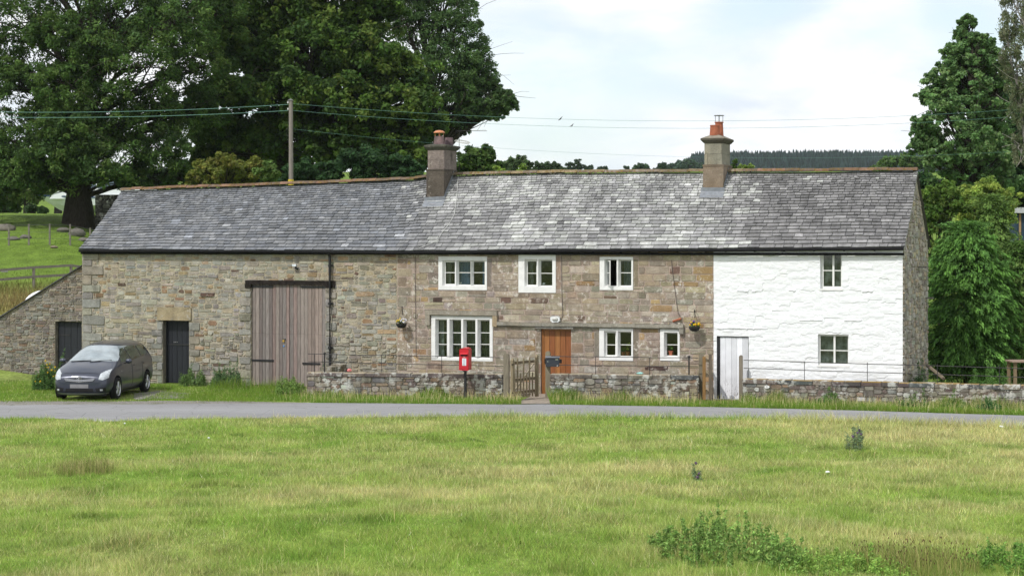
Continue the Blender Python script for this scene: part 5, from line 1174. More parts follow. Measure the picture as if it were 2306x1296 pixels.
fx = [('wild_bush', 'leafy green bush with a yellow flower left of the parked car', 'bush', 105, 60.6, .45, 1.05, 110, [(.05, .10, .03), (.07, .12, .035)], (.55, .36, .02)),
      ('wild_bush', 'low bush between the black stable door and the grey barn doors', 'bush', 510, 62.0, .55, .8, 120, [(.055, .10, .04), (.075, .12, .05)], None),
      ('wild_bush', 'scrubby weed at the right foot of the black stable door', 'weeds', 435, 62.6, .45, .75, 70, [(.075, .12, .04), (.09, .14, .045)], None),
      ('weed_patch', 'tall pale green weeds at the left end of the garden wall', 'weeds', 655, 58.6, .5, .62, 110, [(.10, .16, .04), (.12, .18, .045)], None),
      ('thistle', 'thin pink-topped thistle behind the garden railings near the downpipe', 'thistle', 738, 60.4, .18, 1.15, 14, [(.07, .11, .05)], (.45, .16, .38)),
      ('weed_patch', 'nettles along the foot of the right garden wall', 'weeds', 1870, 54.6, .45, .5, 40, [(.065, .12, .03)], None),
      ('weed_patch', 'nettles below the wall in front of the gable corner', 'weeds', 2060, 53.7, .5, .5, 50, [(.065, .12, .03), (.09, .14, .04)], None),
      ('weed_patch', 'weeds growing below the wall right of the gable', 'weeds', 2150, 53.3, .45, .45, 45, [(.075, .13, .035)], None),
      ('weed_patch', 'nettles behind the wall at the foot of the gable', 'weeds', 2065, 56.0, .45, 1.1, 70, [(.04, .085, .025)], None),
      ('garden_weeds', 'tall green weeds behind the wall beside the wooden table', 'weeds', 2230, 55.6, .8, 1.05, 170, [(.075, .14, .035), (.06, .12, .03)], None)]
for i, (nm, lb, ct, px, Y, r, h, n_, pal, hd) in enumerate(fx):
    weed(nm, lb, ct, (px - CX) / F_PX * Y, Y, r, h, n_, 600 + i, pal, 'leafy', None, hd, Z=0.)
# ------------------------------------------------------------------ garden walls
def gy(px, py, z): return PG(px, py, z)
def dry_wall(name, label, P0, P1, h, seed, moss=False, thick=.36, ends=(True, True), back=True):
    P0, P1 = np.array(P0), np.array(P1); L = np.linalg.norm(P1 - P0); d = (P1 - P0) / L; nrm = np.array((d[1], -d[0]))   # towards the viewer
    fn = lambda a, o, b: np.stack([P0[0] + d[0] * a + nrm[0] * o, P0[1] + d[1] * a + nrm[1] * o, b + 0 * a + 0 * o], -1)
    rg = np.random.default_rng(seed); t = thing(name, (P0[0] + d[0] * L / 2, P0[1] + d[1] * L / 2 + thick / 2, 0), label, 'wall', 'low stone garden walls', 'W')
    mb = MB(); hc = h - .12
    st = lay_rubble(0, L, -.03, hc, rg, .06, .19, .10, .38)
    put_stones(mb, st, fn, PAL_WALL, rg, .005, (.008, .026), .014, .35)
    A = np.linspace(0, L, int(L / .3) + 2); V = np.concatenate([fn(A, 0 * A, 0 * A - .1), fn(A, 0 * A, 0 * A + hc)]); k = len(A)
    mb.add(V, [(i, i + 1, k + i + 1, k + i) for i in range(k - 1)], None, (.13, .115, .095))
    fb = lambda a, o, b: fn(L - a, -thick - o, b)
    put_stones(mb, lay_rubble(0, L, -.03, hc, rg, .08, .18, .2, .5), fb, PAL_WALL, rg, .009, (.012, .045), .014, .45)
    V = np.concatenate([fn(A, 0 * A - thick, 0 * A - .1), fn(A, 0 * A - thick, 0 * A + hc)]); mb.add(V, [(i + 1, i, k + i, k + i + 1) for i in range(k - 1)], None, (.055, .05, .045))
    for e in (0, 1):
        fe = (lambda a, o, b: fn(-o, -a, b)) if e == 0 else (lambda a, o, b: fn(L + o, -(thick - a), b))
        put_stones(mb, lay_rubble(0, thick, -.03, hc, rg, .1, .2, .15, .36), fe, PAL_WALL, rg, .008, (.01, .03), .01, .3)
        x = 0 if e == 0 else L; V = np.array([fn(np.float64(x), np.float64(0), np.float64(-.1)), fn(np.float64(x), np.float64(-thick), np.float64(-.1)), fn(np.float64(x), np.float64(-thick), np.float64(hc)), fn(np.float64(x), np.float64(0), np.float64(hc))]); mb.quad(V, (.06, .055, .05))
    mb.build('rubble_face', M_DRY, t)
    mb = MB(); a = -.02
    while a < L:                                               # flat coping slabs
        w = min(rg.uniform(.28, .75), L + .02 - a); z0 = hc + rg.uniform(-.004, .006); z1 = h + rg.uniform(-.012, .012); o0 = .03 + rg.uniform(-.015, .02); o1 = -thick - .03 + rg.uniform(-.02, .015)
        c = pick(PAL_COPE, rg); g = rg.uniform(.003, .012); q = np.array([(a + g, o0), (a + w - g, o0 + rg.uniform(-.012, .012)), (a + w - g, o1), (a + g, o1)])
        e = .016; zt = z1 + rg.uniform(-.006, .006, 4)
        bot = [fn(np.float64(x), np.float64(o), np.float64(z0)) for x, o in q]; mid = [fn(np.float64(x), np.float64(o), np.float64(z - e)) for (x, o), z in zip(q, zt)]
        qi = np.array([(q[0][0] + e, q[0][1] - e), (q[1][0] - e, q[1][1] - e), (q[2][0] - e, q[2][1] + e), (q[3][0] + e, q[3][1] + e)]); top = [fn(np.float64(x), np.float64(o), np.float64(z)) for (x, o), z in zip(qi, zt)]
        top_c = np.array((.36, .31, .22)) if not moss else np.array((.30, .20, .055)); C = np.array([c] * 8 + [top_c * rg.uniform(.7, 1.1)] * 4)
        mb.add(bot + mid + top, [(i, (i + 1) % 4, 4 + (i + 1) % 4, 4 + i) for i in range(4)] + [(4 + i, 4 + (i + 1) % 4, 8 + (i + 1) % 4, 8 + i) for i in range(4)] + [(8, 9, 10, 11), (3, 2, 1, 0)], None, C)
        a += w
    mb.build('coping', M_DRY, t); t['_fn'] = 0
    return t, fn, L
def wy(px, top, z): Y = (HC - z) * F_PX / (top - HOR); return ((px - CX) / F_PX * Y, Y)
w1, f1_, L1 = dry_wall('garden_wall', 'low lichened garden wall left of the picket gate, behind the red post box', wy(692, 837.5, .77), wy(1130, 842, .77), .77, 61)
w2, f2_, L2 = dry_wall('garden_wall', 'short lichened garden wall between the orange door and the dull white door', wy(1240, 841.5, .80), wy(1572, 845, .80), .80, 62)
w3, f3_, L3 = dry_wall('garden_wall', 'long low garden wall with mossy top running right past the white cottage', wy(1673, 853, .71), wy(2420, 870, .71), .71, 63, moss=True)
# left wall return, back to the barn
a = np.array(wy(692, 837.5, .77)); b = np.array(W(pU(762), -.12)[:2]); dd = (b - a) / np.linalg.norm(b - a)
mb = MB(); rg = np.random.default_rng(64)
fnr = lambda s, o, z: np.stack([a[0] + dd[0] * (s + .4) + -dd[1] * -o * -1 * 1.0, a[1] + dd[1] * (s + .4) + dd[0] * -o * -1 * 1.0, z + 0 * s + 0 * o], -1)
Lr = np.linalg.norm(b - a) - .4
tr_ = thing('garden_wall', (float((a[0] + b[0]) / 2), float((a[1] + b[1]) / 2), 0), 'short return wall with a mossy top running back to the barn from the wall\'s left end', 'wall', 'low stone garden walls', 'W')
for s_, flip in ((lambda s, o, z: fnr(s, o, z), 0), (lambda s, o, z: fnr(Lr - s, -.34 - o, z), 1)):
    put_stones(mb, lay_rubble(0, Lr, -.03, .66, rg, .06, .16, .12, .4), s_, PAL_WALL, rg, .009, (.01, .04), .012, .4)
    A = np.array([0, Lr]); V = np.concatenate([s_(A, 0 * A, 0 * A - .1), s_(A, 0 * A, 0 * A + .66)]); mb.add(V, [(0, 1, 3, 2)], None, (.05, .045, .04))
mb.build('rubble_face', M_DRY, tr_)
mb = MB(); s = 0
while s < Lr:
    w = rg.uniform(.25, .6); z = .72 + rg.uniform(-.02, .12) * (s > .8); C = np.array((.27, .24, .18)) * rg.uniform(.6, 1.3)
    P = [fnr(np.float64(x), np.float64(o), np.float64(zz)) for zz in (.64, z) for x, o in ((s, .03), (min(s + w, Lr) - .01, .03), (min(s + w, Lr) - .01, -.37), (s, -.37))]
    mb.add(P, [(0, 1, 5, 4), (1, 2, 6, 5), (2, 3, 7, 6), (3, 0, 4, 7), (4, 5, 6, 7)], None, C); s += w
mb.build('coping', M_DRY, tr_)
# raised ground inside the little gardens
n = NT('garden_soil', .95, .1); n.base(n.mix(n.ramp(n.noise(2.5, 6), [(.4, 0.), (.6, 1.)]), (.10, .085, .06), (.10, .15, .03))).bump(n.noise(12, 5), .8, .05); M_SOIL = n.m

# ------------------------------------------------------------------ iron railings
def railing(name, label, fn, L, h, off, tops, posts, r=.012, stout=()):
    t = thing(name, tuple(float(x) for x in fn(np.float64(L / 2), np.float64(off), np.float64(h))), label, 'railing', 'black iron railings on the garden walls', 'W')
    for (z0, z1) in tops:
        mb = MB(); A = np.linspace(0, L, 14); rg = np.random.default_rng(int(L * 100)); P = [fn(np.float64(a), np.float64(off), np.float64(h + z0 + (z1 - z0) * a / L + (rg.uniform(-.006, .006) if 0 < a < L else 0))) for a in A]
        mb.tube(P, r, 6); mb.build('rail', M_IRON, t)
    for a in posts:
        mb = MB(); k = .024 if a in stout else .010; p = fn(np.float64(a), np.float64(off), np.float64(h - .06)); q = fn(np.float64(a), np.float64(off), np.float64(h + max(tops[0]) + (.02 if a in stout else 0))); mb.tube([p, q], k, 6)
        if a in stout: mb.blob(tuple(q), (.045, .045, .04), 7, 5, (1, 1, 1), .05)
        mb.build('post', M_IRON, t)
    return t
def along(P0, P1, px):                                         # wall coordinate of a photo column
    P0, P1 = np.array(P0), np.array(P1); d = P1 - P0; m = (px - CX) / F_PX; t = (m * P0[1] - P0[0]) / (d[0] - m * d[1]); return float(t * np.linalg.norm(d))
A1, B1 = wy(692, 837.5, .77), wy(1130, 842, .77); A2, B2 = wy(1240, 841.5, .80), wy(1572, 845, .80); A3, B3 = wy(1673, 853, .71), wy(2420, 870, .71)
railing('iron_railing', 'thin black two-bar iron railing along the wall behind the red post box', f1_, L1 + .1, .77, -.12, [(.56, .50), (.32, .235)], [.2, .52, along(A1, B1, 857), along(A1, B1, 993)], stout=(.52,))
railing('iron_railing', 'thin black two-bar iron railing between the letter box and the paired gate posts', f2_, L2, .80, -.12, [(.53, .52), (.27, .26)], [along(A2, B2, 1340), along(A2, B2, 1462), along(A2, B2, 1551)], stout=(along(A2, B2, 1551),))
railing('iron_railing', 'long thin black two-bar iron railing in front of the white cottage', f3_, L3, .71, -.12, [(.56, .46), (.32, .21)], [along(A3, B3, 1810), along(A3, B3, 1952), along(A3, B3, 2110), along(A3, B3, 2250)])

# ------------------------------------------------------------------ gate posts, picket gate, letter box
n = NT('weathered_oak', .85, .2); f = n.noise(6, 7, n.mapped((8, 8, .6)), .6, .3)
n.base(n.mix(1., n.col(), n.ramp(f, [(.25, .6), (.75, 1.35)]), 'MULTIPLY')).bump(f, .5, .006); M_OAK = n.m
def post(name, label, px, pt, pb, w, c=(.20, .175, .13), d=None, rnd=True, lean=0, group='weathered timber gate posts'):
    x, y = PG(px, pb); zt = HC - (pt - HOR) * y / F_PX; d = d or w; mb = MB(); R = w / 2
    prof = [(-R, -.1), (R, -.1), (R, zt - R * .9)] + ([(R * math.cos(a), zt - R * .9 + R * .9 * math.sin(a)) for a in np.linspace(.15, math.pi - .15, 7)] if rnd else [(R, zt), (-R, zt)]) + [(-R, zt - R * .9)]
    mb.prism(prof, -d / 2, d / 2, lambda a, o, b: (x + a * .98 + o * .17 + lean * b, y + o * .98 - a * .17, b), c)
    o = mb.build(name, M_OAK, None, at=(x, y, 0), bevel=.008); tag(o, label, 'post', group); return x, y, zt
gpA = post('gate_post', 'round-topped timber gate post on the left of the picket gate', 1140.5, 795, 903, .165)
gpB = post('gate_post', 'round-topped timber gate post carrying the dark grey letter box', 1234, 790, 897, .145, (.22, .195, .14))
gpC = post('gate_post', 'tallest round-topped timber post of the close pair by the dull white door', 1579, 796, 903, .14, (.20, .175, .13))
gpD = post('gate_post', 'round-topped timber post standing before the dull white door', 1668.5, 799, 903, .115, (.22, .19, .15))
# folded-back narrow gate beside the pair
x, y = PG(1592, 905); mb = MB()
t = thing('wooden_gate', (x, y, 0), 'narrow timber gate folded open, seen edge-on beside the tallest gate post', 'gate', None, 'W')
for dx, zt, dd_, c in ((-.08, 1.36, .0, (.26, .15, .06)), (.10, 1.43, -.05, (.15, .12, .09))):
    m2 = MB(); m2.box(x + dx - .045, x + dx + .045, y + dd_, y + dd_ + .10, .06, zt, c); m2.build('stile', M_OAK, t, bevel=.006)
for z in (.25, .75, 1.2): m2 = MB(); m2.box(x - .03, x + .05, y + .0, y + .7, z, z + .08, (.16, .13, .09)); m2.build('rail', M_OAK, t)
for k in range(4): m2 = MB(); m2.box(x - .06, x - .035, y + .18 + k * .15, y + .25 + k * .15, .1, 1.3, (.17, .14, .10)); m2.build('picket', M_OAK, t)
# picket gate: hinged on the left post and standing part open into the garden
gx0, gy0 = PG(1151, 904); gx1, gy1 = PG(1209.5, 897.5)
gd = np.array((gx1 - gx0, gy1 - gy0)); gl_ = np.linalg.norm(gd); gd /= gl_; gn_ = np.array((gd[1], -gd[0]))
fg_ = lambda a, o, b: (gx0 + gd[0] * a + gn_[0] * o, gy0 + gd[1] * a + gn_[1] * o, b)
gate = thing('picket_gate', (gx0, gy0, 0), 'weathered wooden picket gate standing part open before the orange door', 'gate', None, 'W'); CO = (.24, .195, .125)
m2 = MB(); m2.prism([(0, .08), (.10, .08), (.10, 1.20), (.05, 1.30), (0, 1.24)], -.02, .06, fg_, CO); m2.build('stile', M_OAK, gate)
m2 = MB(); m2.prism([(gl_ - .09, .08), (gl_, .08), (gl_, 1.31), (gl_ - .05, 1.36), (gl_ - .09, 1.28)], -.02, .06, fg_, CO); m2.build('stile', M_OAK, gate)
for z in (.22, .60, 1.12): m2 = MB(); m2.box(.08, gl_ - .08, -.025, .02, z, z + .08, (.15, .115, .075), fn=fg_); m2.build('rail', M_OAK, gate)
npk = 8; e = np.linspace(.13, gl_ - .13, npk)
for i, p in enumerate(e):
    zt = 1.30 if i % 2 else .84; m2 = MB(); m2.prism([(p - .026, .10), (p + .026, .10), (p + .026, zt - .03), (p, zt), (p - .026, zt - .03)], .022, .045, fg_, np.array(CO) * (1 + .12 * math.sin(i * 5))); m2.build('picket', M_OAK, gate)
m2 = MB(); m2.prism([(.10, .24), (.17, .24), (gl_ - .10, 1.08), (gl_ - .17, 1.08)], -.05, -.026, fg_, (.42, .37, .28)); m2.build('brace', M_OAK, gate)
m2 = MB(); m2.box(-.04, .06, .045, .06, .25, .29, (.02, .02, .02), fn=fg_); m2.box(-.04, .06, .045, .06, 1.1, 1.14, (.02, .02, .02), fn=fg_); m2.build('hinges', M_IRON, gate)
# letter box on its post
M_ANTH = m_plain('anthracite_steel', (.035, .042, .055), .45, .5, .2, .08)
x, y, _ = gpB; yb = y - .10; X0, X1 = (1229 - CX) / F_PX * yb, (1259.5 - CX) / F_PX * yb; z1 = HC - (801.5 - HOR) * yb / F_PX; z0 = HC - (824.5 - HOR) * yb / F_PX
lb = thing('letter_box', (x, yb, z0), 'dark grey metal letter box fixed to the post by the orange door', 'letter box', None, 'W')
mb = MB(); mb.box(X0, X1, yb - .16, yb, z0, z1 - .035); mb.build('body', M_ANTH, lb, bevel=.006)
mb = MB(); mb.prism([(yb - .19, z1 - .036), (yb + .0, z1 - .036), (yb, z1 + .012), (yb - .15, z1 + .0)], X0 - .012, X1 + .012, lambda a, o, b: (o, a, b)); mb.build('lid', m_plain('grey_lid', (.14, .15, .17), .45, .5), lb)
mb = MB(); mb.lathe((X0 + .06, yb - .16, z0 + .16), [(.016, 0), (.014, .008)], 10, ax=(0, -1, 0)); mb.build('lock', m_plain('chrome', (.7, .7, .7), .25, .5, .8), lb)
mb = MB(); mb.box(X1 - .12, X1 - .04, yb - .166, yb - .162, z1 - .105, z1 - .08); mb.build('name_plate', m_plain('yellowed_plate', (.36, .38, .27), .5), lb)
mb = MB(); mb.box(X1 - .085, X1 - .045, yb - .166, yb - .162, z0 + .022, z0 + .045); mb.build('sticker', m_plain('silver_sticker', (.5, .52, .55), .5), lb)
mb = MB(); mb.box(X0 - .035, X0 - .004, yb - .06, yb + .02, z0 + .10, z0 + .24); mb.box(X1 + .004, X1 + .075, yb - .07, yb + .02, z0 + .10, z0 + .22); mb.build('newspaper_tube', M_BLACK, lb)

# ------------------------------------------------------------------ red post box
xb, yb = PG(1048, 900.5); pb = thing('post_box', (xb, yb, 0), 'red lamp box style post box on a black pole before the left garden wall', 'post box', None, 'W')
M_RED = m_plain('pillar_red', (.50, .010, .022), .35, .5, 0, .07, 6); zt = HC - (783 - HOR) * yb / F_PX; zb = HC - (832 - HOR) * yb / F_PX; k = yb / F_PX
hw = 10.8 * k; ang = -.20; CA, SA = math.cos(ang), math.sin(ang)
fb_ = lambda a, o, b: (xb + a * CA - o * SA, yb + a * SA + o * CA, b)
mb = MB(); mb.tube([(xb, yb, -.1), (xb, yb, zb + .02)], .042, 12); mb.build('pole', M_BLACK, pb)
mb = MB(); mb.prism([(-.035, zb - .05), (.035, zb - .05), (hw * .8, zb + .005), (-hw * .8, zb + .005)], -.09, .08, fb_); mb.build('bracket', M_BLACK, pb)
mb = MB(); H_ = zt - zb; prof = [(-hw + .02, zb), (hw - .02, zb), (hw, zb + .02), (hw, zt - .05), (hw - .03, zt - .012), (hw - .09, zt), (-hw + .09, zt), (-hw + .03, zt - .012), (-hw, zt - .05), (-hw, zb + .02)]
mb.prism(prof, -.19, .19, fb_); mb.build('body', M_RED, pb, bevel=.012)
mb = MB(); mb.prism([(-.19, zt - .14), (-.25, zt - .17), (-.25, zt - .185), (-.19, zt - .175)], -hw * .82, hw * .82, lambda a, o, b: fb_(o, a, b)); mb.build('hood', M_RED, pb)
mb = MB(); mb.box(-hw * .75, hw * .75, -.194, -.19, zt - .235, zt - .19, fn=fb_); mb.build('slot', m_plain('slot_dark', (.02, .003, .004), .8), pb)
mb = MB(); mb.box(-hw + .012, hw - .012, -.20, -.19, zb + .03, zt - .27, fn=fb_); dr_ = mb.build('door', M_RED, pb, bevel=.004)
mb = MB(); mb.box(-.062 + .01, .062 + .01, -.205, -.201, zb + .14, zb + .36, fn=fb_); mb.build('collection_plate', m_plain('white_plate', (.72, .75, .78), .4), dr_)
mb = MB()
for i, zz in enumerate(np.linspace(zb + .335, zb + .165, 9)):
    ww = (.034, .045, .03, .042, .046, .02, .045, .047, .047)[i]; mb.box(.01 - ww, .01 + ww * (.6 if i % 3 else 1), -.208, -.2055, zz - .0035, zz + .0035, (.30, .36, .45) if i < 7 else (.12, .15, .2), fn=fb_)
mb.build('notice_lines', m_col('print', .6), dr_)
def text_mesh(s, size, mat, root, loc, rotz, name='lettering', depth=.001):
    cu = bpy.data.curves.new('t', 'FONT'); cu.body = s; cu.size = size; cu.extrude = depth; cu.align_x = 'CENTER'; cu.align_y = 'CENTER'
    to = bpy.data.objects.new('t', cu); scene.collection.objects.link(to); dg = bpy.context.evaluated_depsgraph_get(); dg.update(); me = bpy.data.meshes.new_from_object(to.evaluated_get(dg)); bpy.data.objects.remove(to)
    R = Matrix.Translation(Vector(loc)) @ Matrix.Rotation(rotz, 4, 'Z') @ Matrix.Rotation(math.pi / 2, 4, 'X'); base = Vector(root['_b']); me.transform(Matrix.Translation(-base) @ R)
    o = bpy.data.objects.new(name, me); scene.collection.objects.link(o); o.parent = root; me.materials.append(mat); return o
text_mesh('E R', .045, m_plain('pale_enamel', (.75, .62, .60), .5), dr_, fb_(.01, -.202, zb + .395), ang, 'cypher')

# oval number plate-like mark set in the long wall
q = f3_(np.float64(along(A3, B3, 1728)), np.float64(.05), np.float64(.50)); d3 = np.array(B3) - np.array(A3); a3 = math.atan2(d3[1], d3[0])
ov = thing('wall_plaque', tuple(float(v) for v in q), 'small white oval numbered plaque fixed low on the long wall\'s left end', 'plaque', None, 'W')
mb = MB(); pts = [(.075 * math.cos(t), .045 * math.sin(t)) for t in np.linspace(0, 2 * math.pi, 20)[:-1]]
mb.prism(pts, 0, .012, lambda a, o, b: (q[0] + a * math.cos(a3) + o * math.sin(a3), q[1] + a * math.sin(a3) - o * math.cos(a3), q[2] + b), (1, 1, 1)); mb.build('plate', M_PAINT, ov)
text_mesh('1L', .075, M_BLACK, ov, (q[0] + .014 * math.sin(a3), q[1] - .014 * math.cos(a3), q[2]), a3, 'lettering')

# ------------------------------------------------------------------ small things on the front
def fpt(px, py, v): u, z = pf(px, py, v); return u, v, z
u, v, z = fpt(1250, 718, -.09); t = thing('bulkhead_light', (u, 0, z - .08), 'white oval bulkhead light above the orange door', 'lamp')
mb = MB(); pr = [(-.15, -.05), (-.10, -.095), (.10, -.095), (.15, -.05), (.15, .05), (.10, .095), (-.10, .095), (-.15, .05)]; mb.prism([(u + a, z + b) for a, b in pr], -.09, -.02, lambda a, o, b: (a, o, b)); mb.build('base', m_plain('white_plastic', (.72, .73, .74), .4, .4), t, bevel=.015)
mb = MB(); mb.blob((u, -.095, z), (.105, .05, .062), 14, 8, (1, 1, 1), .0); mb.build('glass', m_plain('ribbed_glass', (.50, .50, .47), .25, .5, 0, .35, 30), t, smooth=True)
u, v, z = fpt(662, 598, -.15); t = thing('floodlight', (u, 0, z - .06), 'small grey floodlight high on the barn wall above the double doors', 'lamp')
mb = MB(); mb.box(u - .07, u + .09, -.17, -.09, z - .03, z + .05); mb.build('housing', m_plain('grey_alloy', (.45, .46, .48), .4, .5, .4), t, bevel=.008)
mb = MB(); mb.box(u + .0, u + .03, -.1, -.0, z - .1, z - .02); mb.box(u + .035, u + .09, -.08, -.02, z - .13, z - .07); mb.build('bracket', M_BLACK, t)
mb = MB(); mb.box(u - .06, u + .08, -.175, -.172, z - .02, z + .04); mb.build('lens', m_plain('lens', (.6, .65, .7), .15, .6), t)
def basket(px, py, label, fl, seed, hook):
    u, v, z = fpt(px, py, -.28); t = thing('hanging_basket', (u, -.28, z - .17), label, 'flower basket', 'hanging baskets on the cottage front')
    rg = np.random.default_rng(seed); mb = MB(); mb.lathe((u, -.28, z - .15), [(.05, 0), (.12, .03), (.165, .09), (.18, .145), (.165, .145), (.13, .10)], 14); mb.build('bowl', m_plain('black_bowl', (.022, .022, .022), .7, .3), t)
    mb = MB(); c = shell((u, -.28, z + .03), (.14, .13, .09), 14, rg, .3, -.2); leaves(mb, c, np.full(len(c), .05), 12, .03, rg, [(.05, .10, .03)]); mb.build('foliage', M_LEAF, t)
    mb = MB(); c = shell((u, -.28, z + .06), (.17, .15, .11), 24, rg, .75, -.1)
    for q in c:
        side = q[0] - u; col = fl[0] if side < 0 else fl[1]; col = np.array(col if rg.random() < .75 else fl[2]); mb.blob(q, (.026, .02, .026), 6, 4, col * rg.uniform(.8, 1.1), .25, int(rg.integers(1e6)))
    mb.build('flowers', m_col('petals', .6, .2, .1), t)
    hu, hz = pf(hook[0], hook[1], 0); 
    for a in (-1, 1): mb = MB(); mb.tube([(u + a * .17, -.28, z - .01), (hu + (u - hu) * .8, -.26, hz - .02)], .004, 4); mb.build('chain', M_IRON, t)
    mb = MB(); mb.tube([(hu, -.03, hz - .2), (hu, -.03, hz + .04), (u * .7 + hu * .3, -.16, hz + .06), (hu + (u - hu) * .8, -.28, hz + .02), (hu + (u - hu) * .8, -.26, hz - .02)], .009, 5); hk = mb.build('bracket', M_IRON, t)
    return t
basket(904, 728, 'black hanging basket of white and yellow pansies at the barn joint', [(.72, .70, .78), (.75, .74, .80), (.70, .50, .04)], 71, (907, 694))
basket(1564, 735, 'black hanging basket of purple and yellow pansies left of the white cottage', [(.10, .03, .28), (.75, .48, .02), (.70, .42, .02)], 72, (1565, 700))
# stones and a clay pipe on the string course
zs_ = strg[0][3]
def pebble(px, r, label, c=(.48, .45, .38)):
    u = pU(px); mb = MB(); mb.blob((u, -.07, zs_ + r[2] * .9), r, 9, 6, c, .07, int(px)); o = mb.build('pebble', M_DRIP, None, smooth=True, frame='F'); tag(o, label, 'stone', 'stones laid on the string course'); return o
pebble(1493, (.06, .04, .03), 'largest pale rounded stone on the ledge left of the clay pipe'); pebble(1507, (.03, .03, .03), 'small tan stone on the ledge under the clay pipe\'s left end', (.36, .30, .2)); pebble(1531, (.055, .04, .034), 'pale rounded stone on the ledge under the clay pipe\'s right end')
pebble(1519, (.11, .04, .014), 'thin flat slate lying on the ledge beneath the clay pipe', (.34, .30, .25)); pebble(1478, (.06, .03, .018), 'flat grey stone at the left of those on the ledge', (.2, .2, .19))
mb = MB(); a, b = fpt(1515, 723, -.07), fpt(1534, 717, -.07); mb.tube([a, b], .035, 10); tag(mb.build('clay_pipe', M_POT, None, frame='F', smooth=False), 'short terracotta pipe lying across stones on the ledge', 'pipe')
# plants on the sills, behind the panes
def pot_plant(px, py, r, label, c, v=.22, tall=.16, seed=1):
    u, z = pf(px, py, v); t = thing('pot_plant', (u, v, z), label, 'pot plant', 'pot plants on the window sills'); rg = np.random.default_rng(seed)
    mb = MB(); mb.lathe((u, v, z), [(r * .75, 0), (r, r * 1.5), (r * 1.08, r * 1.5), (r * 1.08, r * 1.75), (r * .8, r * 1.7)], 12); mb.build('pot', M_POT, t)
    mb = MB(); cs = shell((u, v, z + r * 1.7 + tall * .45), (r * .9, r * .9, tall * .5), 12, rg, .2); leaves(mb, cs, np.full(len(cs), .035), 9, .028, rg, c); mb.build('foliage', M_LEAF, t)
pot_plant(1403, 800, .065, 'small pot plant on the sill of the two-light window, left of the taller pot', [(.12, .20, .05)], seed=1); pot_plant(1414, 800, .075, 'taller terracotta pot with yellow-green plant on the sill', [(.26, .32, .06)], tall=.30, seed=2)
pot_plant(1511, 800, .085, 'bushy plant in a wide terracotta pot in the single window', [(.10, .18, .05)], seed=3)
def ornament(px, py, label, v=.2): u, z = pf(px, py, v); mb = MB(); mb.blob((u, v, z + .035), (.045, .03, .035), 8, 6, (.75, .75, .74), .12, 3); mb.blob((u + .045, v, z + .05), (.02, .02, .022), 6, 5, (.75, .75, .74)); tag(mb.build('ornament', m_col('china', .4, .4, .05), None, frame='F'), label, 'ornament')
ornament(1224, 641, 'small white china ornament on the sill of the middle upper window'); ornament(1036, 640, 'small white china ornament on the sill of the three-light window')
# things left on the garden walls and verge
def bit(px, py, Y, r, c, name, label, cat, seed=0): x, y, z = PX(px, py, Y); mb = MB(); mb.blob((x, y, z + r[2]), r, 8, 5, c, .3, seed); tag(mb.build(name, m_col(name + '_skin', .6, .3, .08), None), label, cat)
bit(1440, 842, wy(1440, 843, .80)[1] + .12, (.10, .05, .03), (.35, .68, .66), 'cleaning_cloth', 'pale turquoise cloth on the wall between the two doors', 'cloth', 4)
bit(787, 836, wy(787, 838, .77)[1] + .14, (.07, .05, .045), (.75, .25, .25), 'plastic_ball', 'pink plastic toy on top of the left garden wall', 'toy', 5)
x, y = PG(2100, 906); bit(2100, 906, y, (.11, .06, .035), (.78, .79, .80), 'crumpled_paper', 'crumpled white paper lying in the right grass verge', 'litter', 6)
for i, (px, py, rr, lb) in enumerate([(2255, 968, .055, 'white paper scrap at the lane edge near the right side'), (1864, 1074, .05, 'white flower head low in the right lawn'), (281, 960, .03, 'white daisy-like flower near the lane on the left'), (470, 990, .03, 'white flower in the left lawn left of the dark tuft')]):
    x, y = PG(px, py); z = float(ground(np.array([x]), np.array([y]))[0]); mb = MB(); mb.blob((x, y, z + .10), (rr, rr, .02), 7, 4, (.75, .77, .74), .3, i); mb.tube([(x, y, z), (x, y, z + .1)], .004, 4, (.1, .2, .04)); tag(mb.build('white_flower' if i else 'paper_scrap', m_col('white_petals', .7, .2, .05), None), lb, 'flower' if i else 'litter')
# propped timber and wooden table at the right
p0, p1 = PX(2088, 822, 56.3), PX(2125, 852, 55.3); mb = MB(); mb.tube([p0, p1], .055, 6, (.17, .14, .10)); tag(mb.build('timber_prop', M_OAK, None), 'rough timber pole leaning against the gable corner behind the railing', 'pole')
tb = PX(2290, 812, 56.5); t = thing('wooden_table', (tb[0], tb[1], .3), 'weathered wooden table under the cypress at the right edge', 'table', None, 'W')
for k in range(5): mb = MB(); mb.box(tb[0] - .28, tb[0] + 1.2, tb[1] - .5 + k * .17, tb[1] - .36 + k * .17, tb[2] - .02, tb[2] + .02, (.30, .22, .17)); mb.build('table_board', M_OAK, t)
for a, b in ((-.2, -.42), (-.2, .3), (1.1, -.42), (1.1, .3)): mb = MB(); mb.box(tb[0] + a, tb[0] + a + .09, tb[1] + b, tb[1] + b + .09, 0, tb[2] - .02, (.22, .16, .10)); mb.build('leg', M_OAK, t)
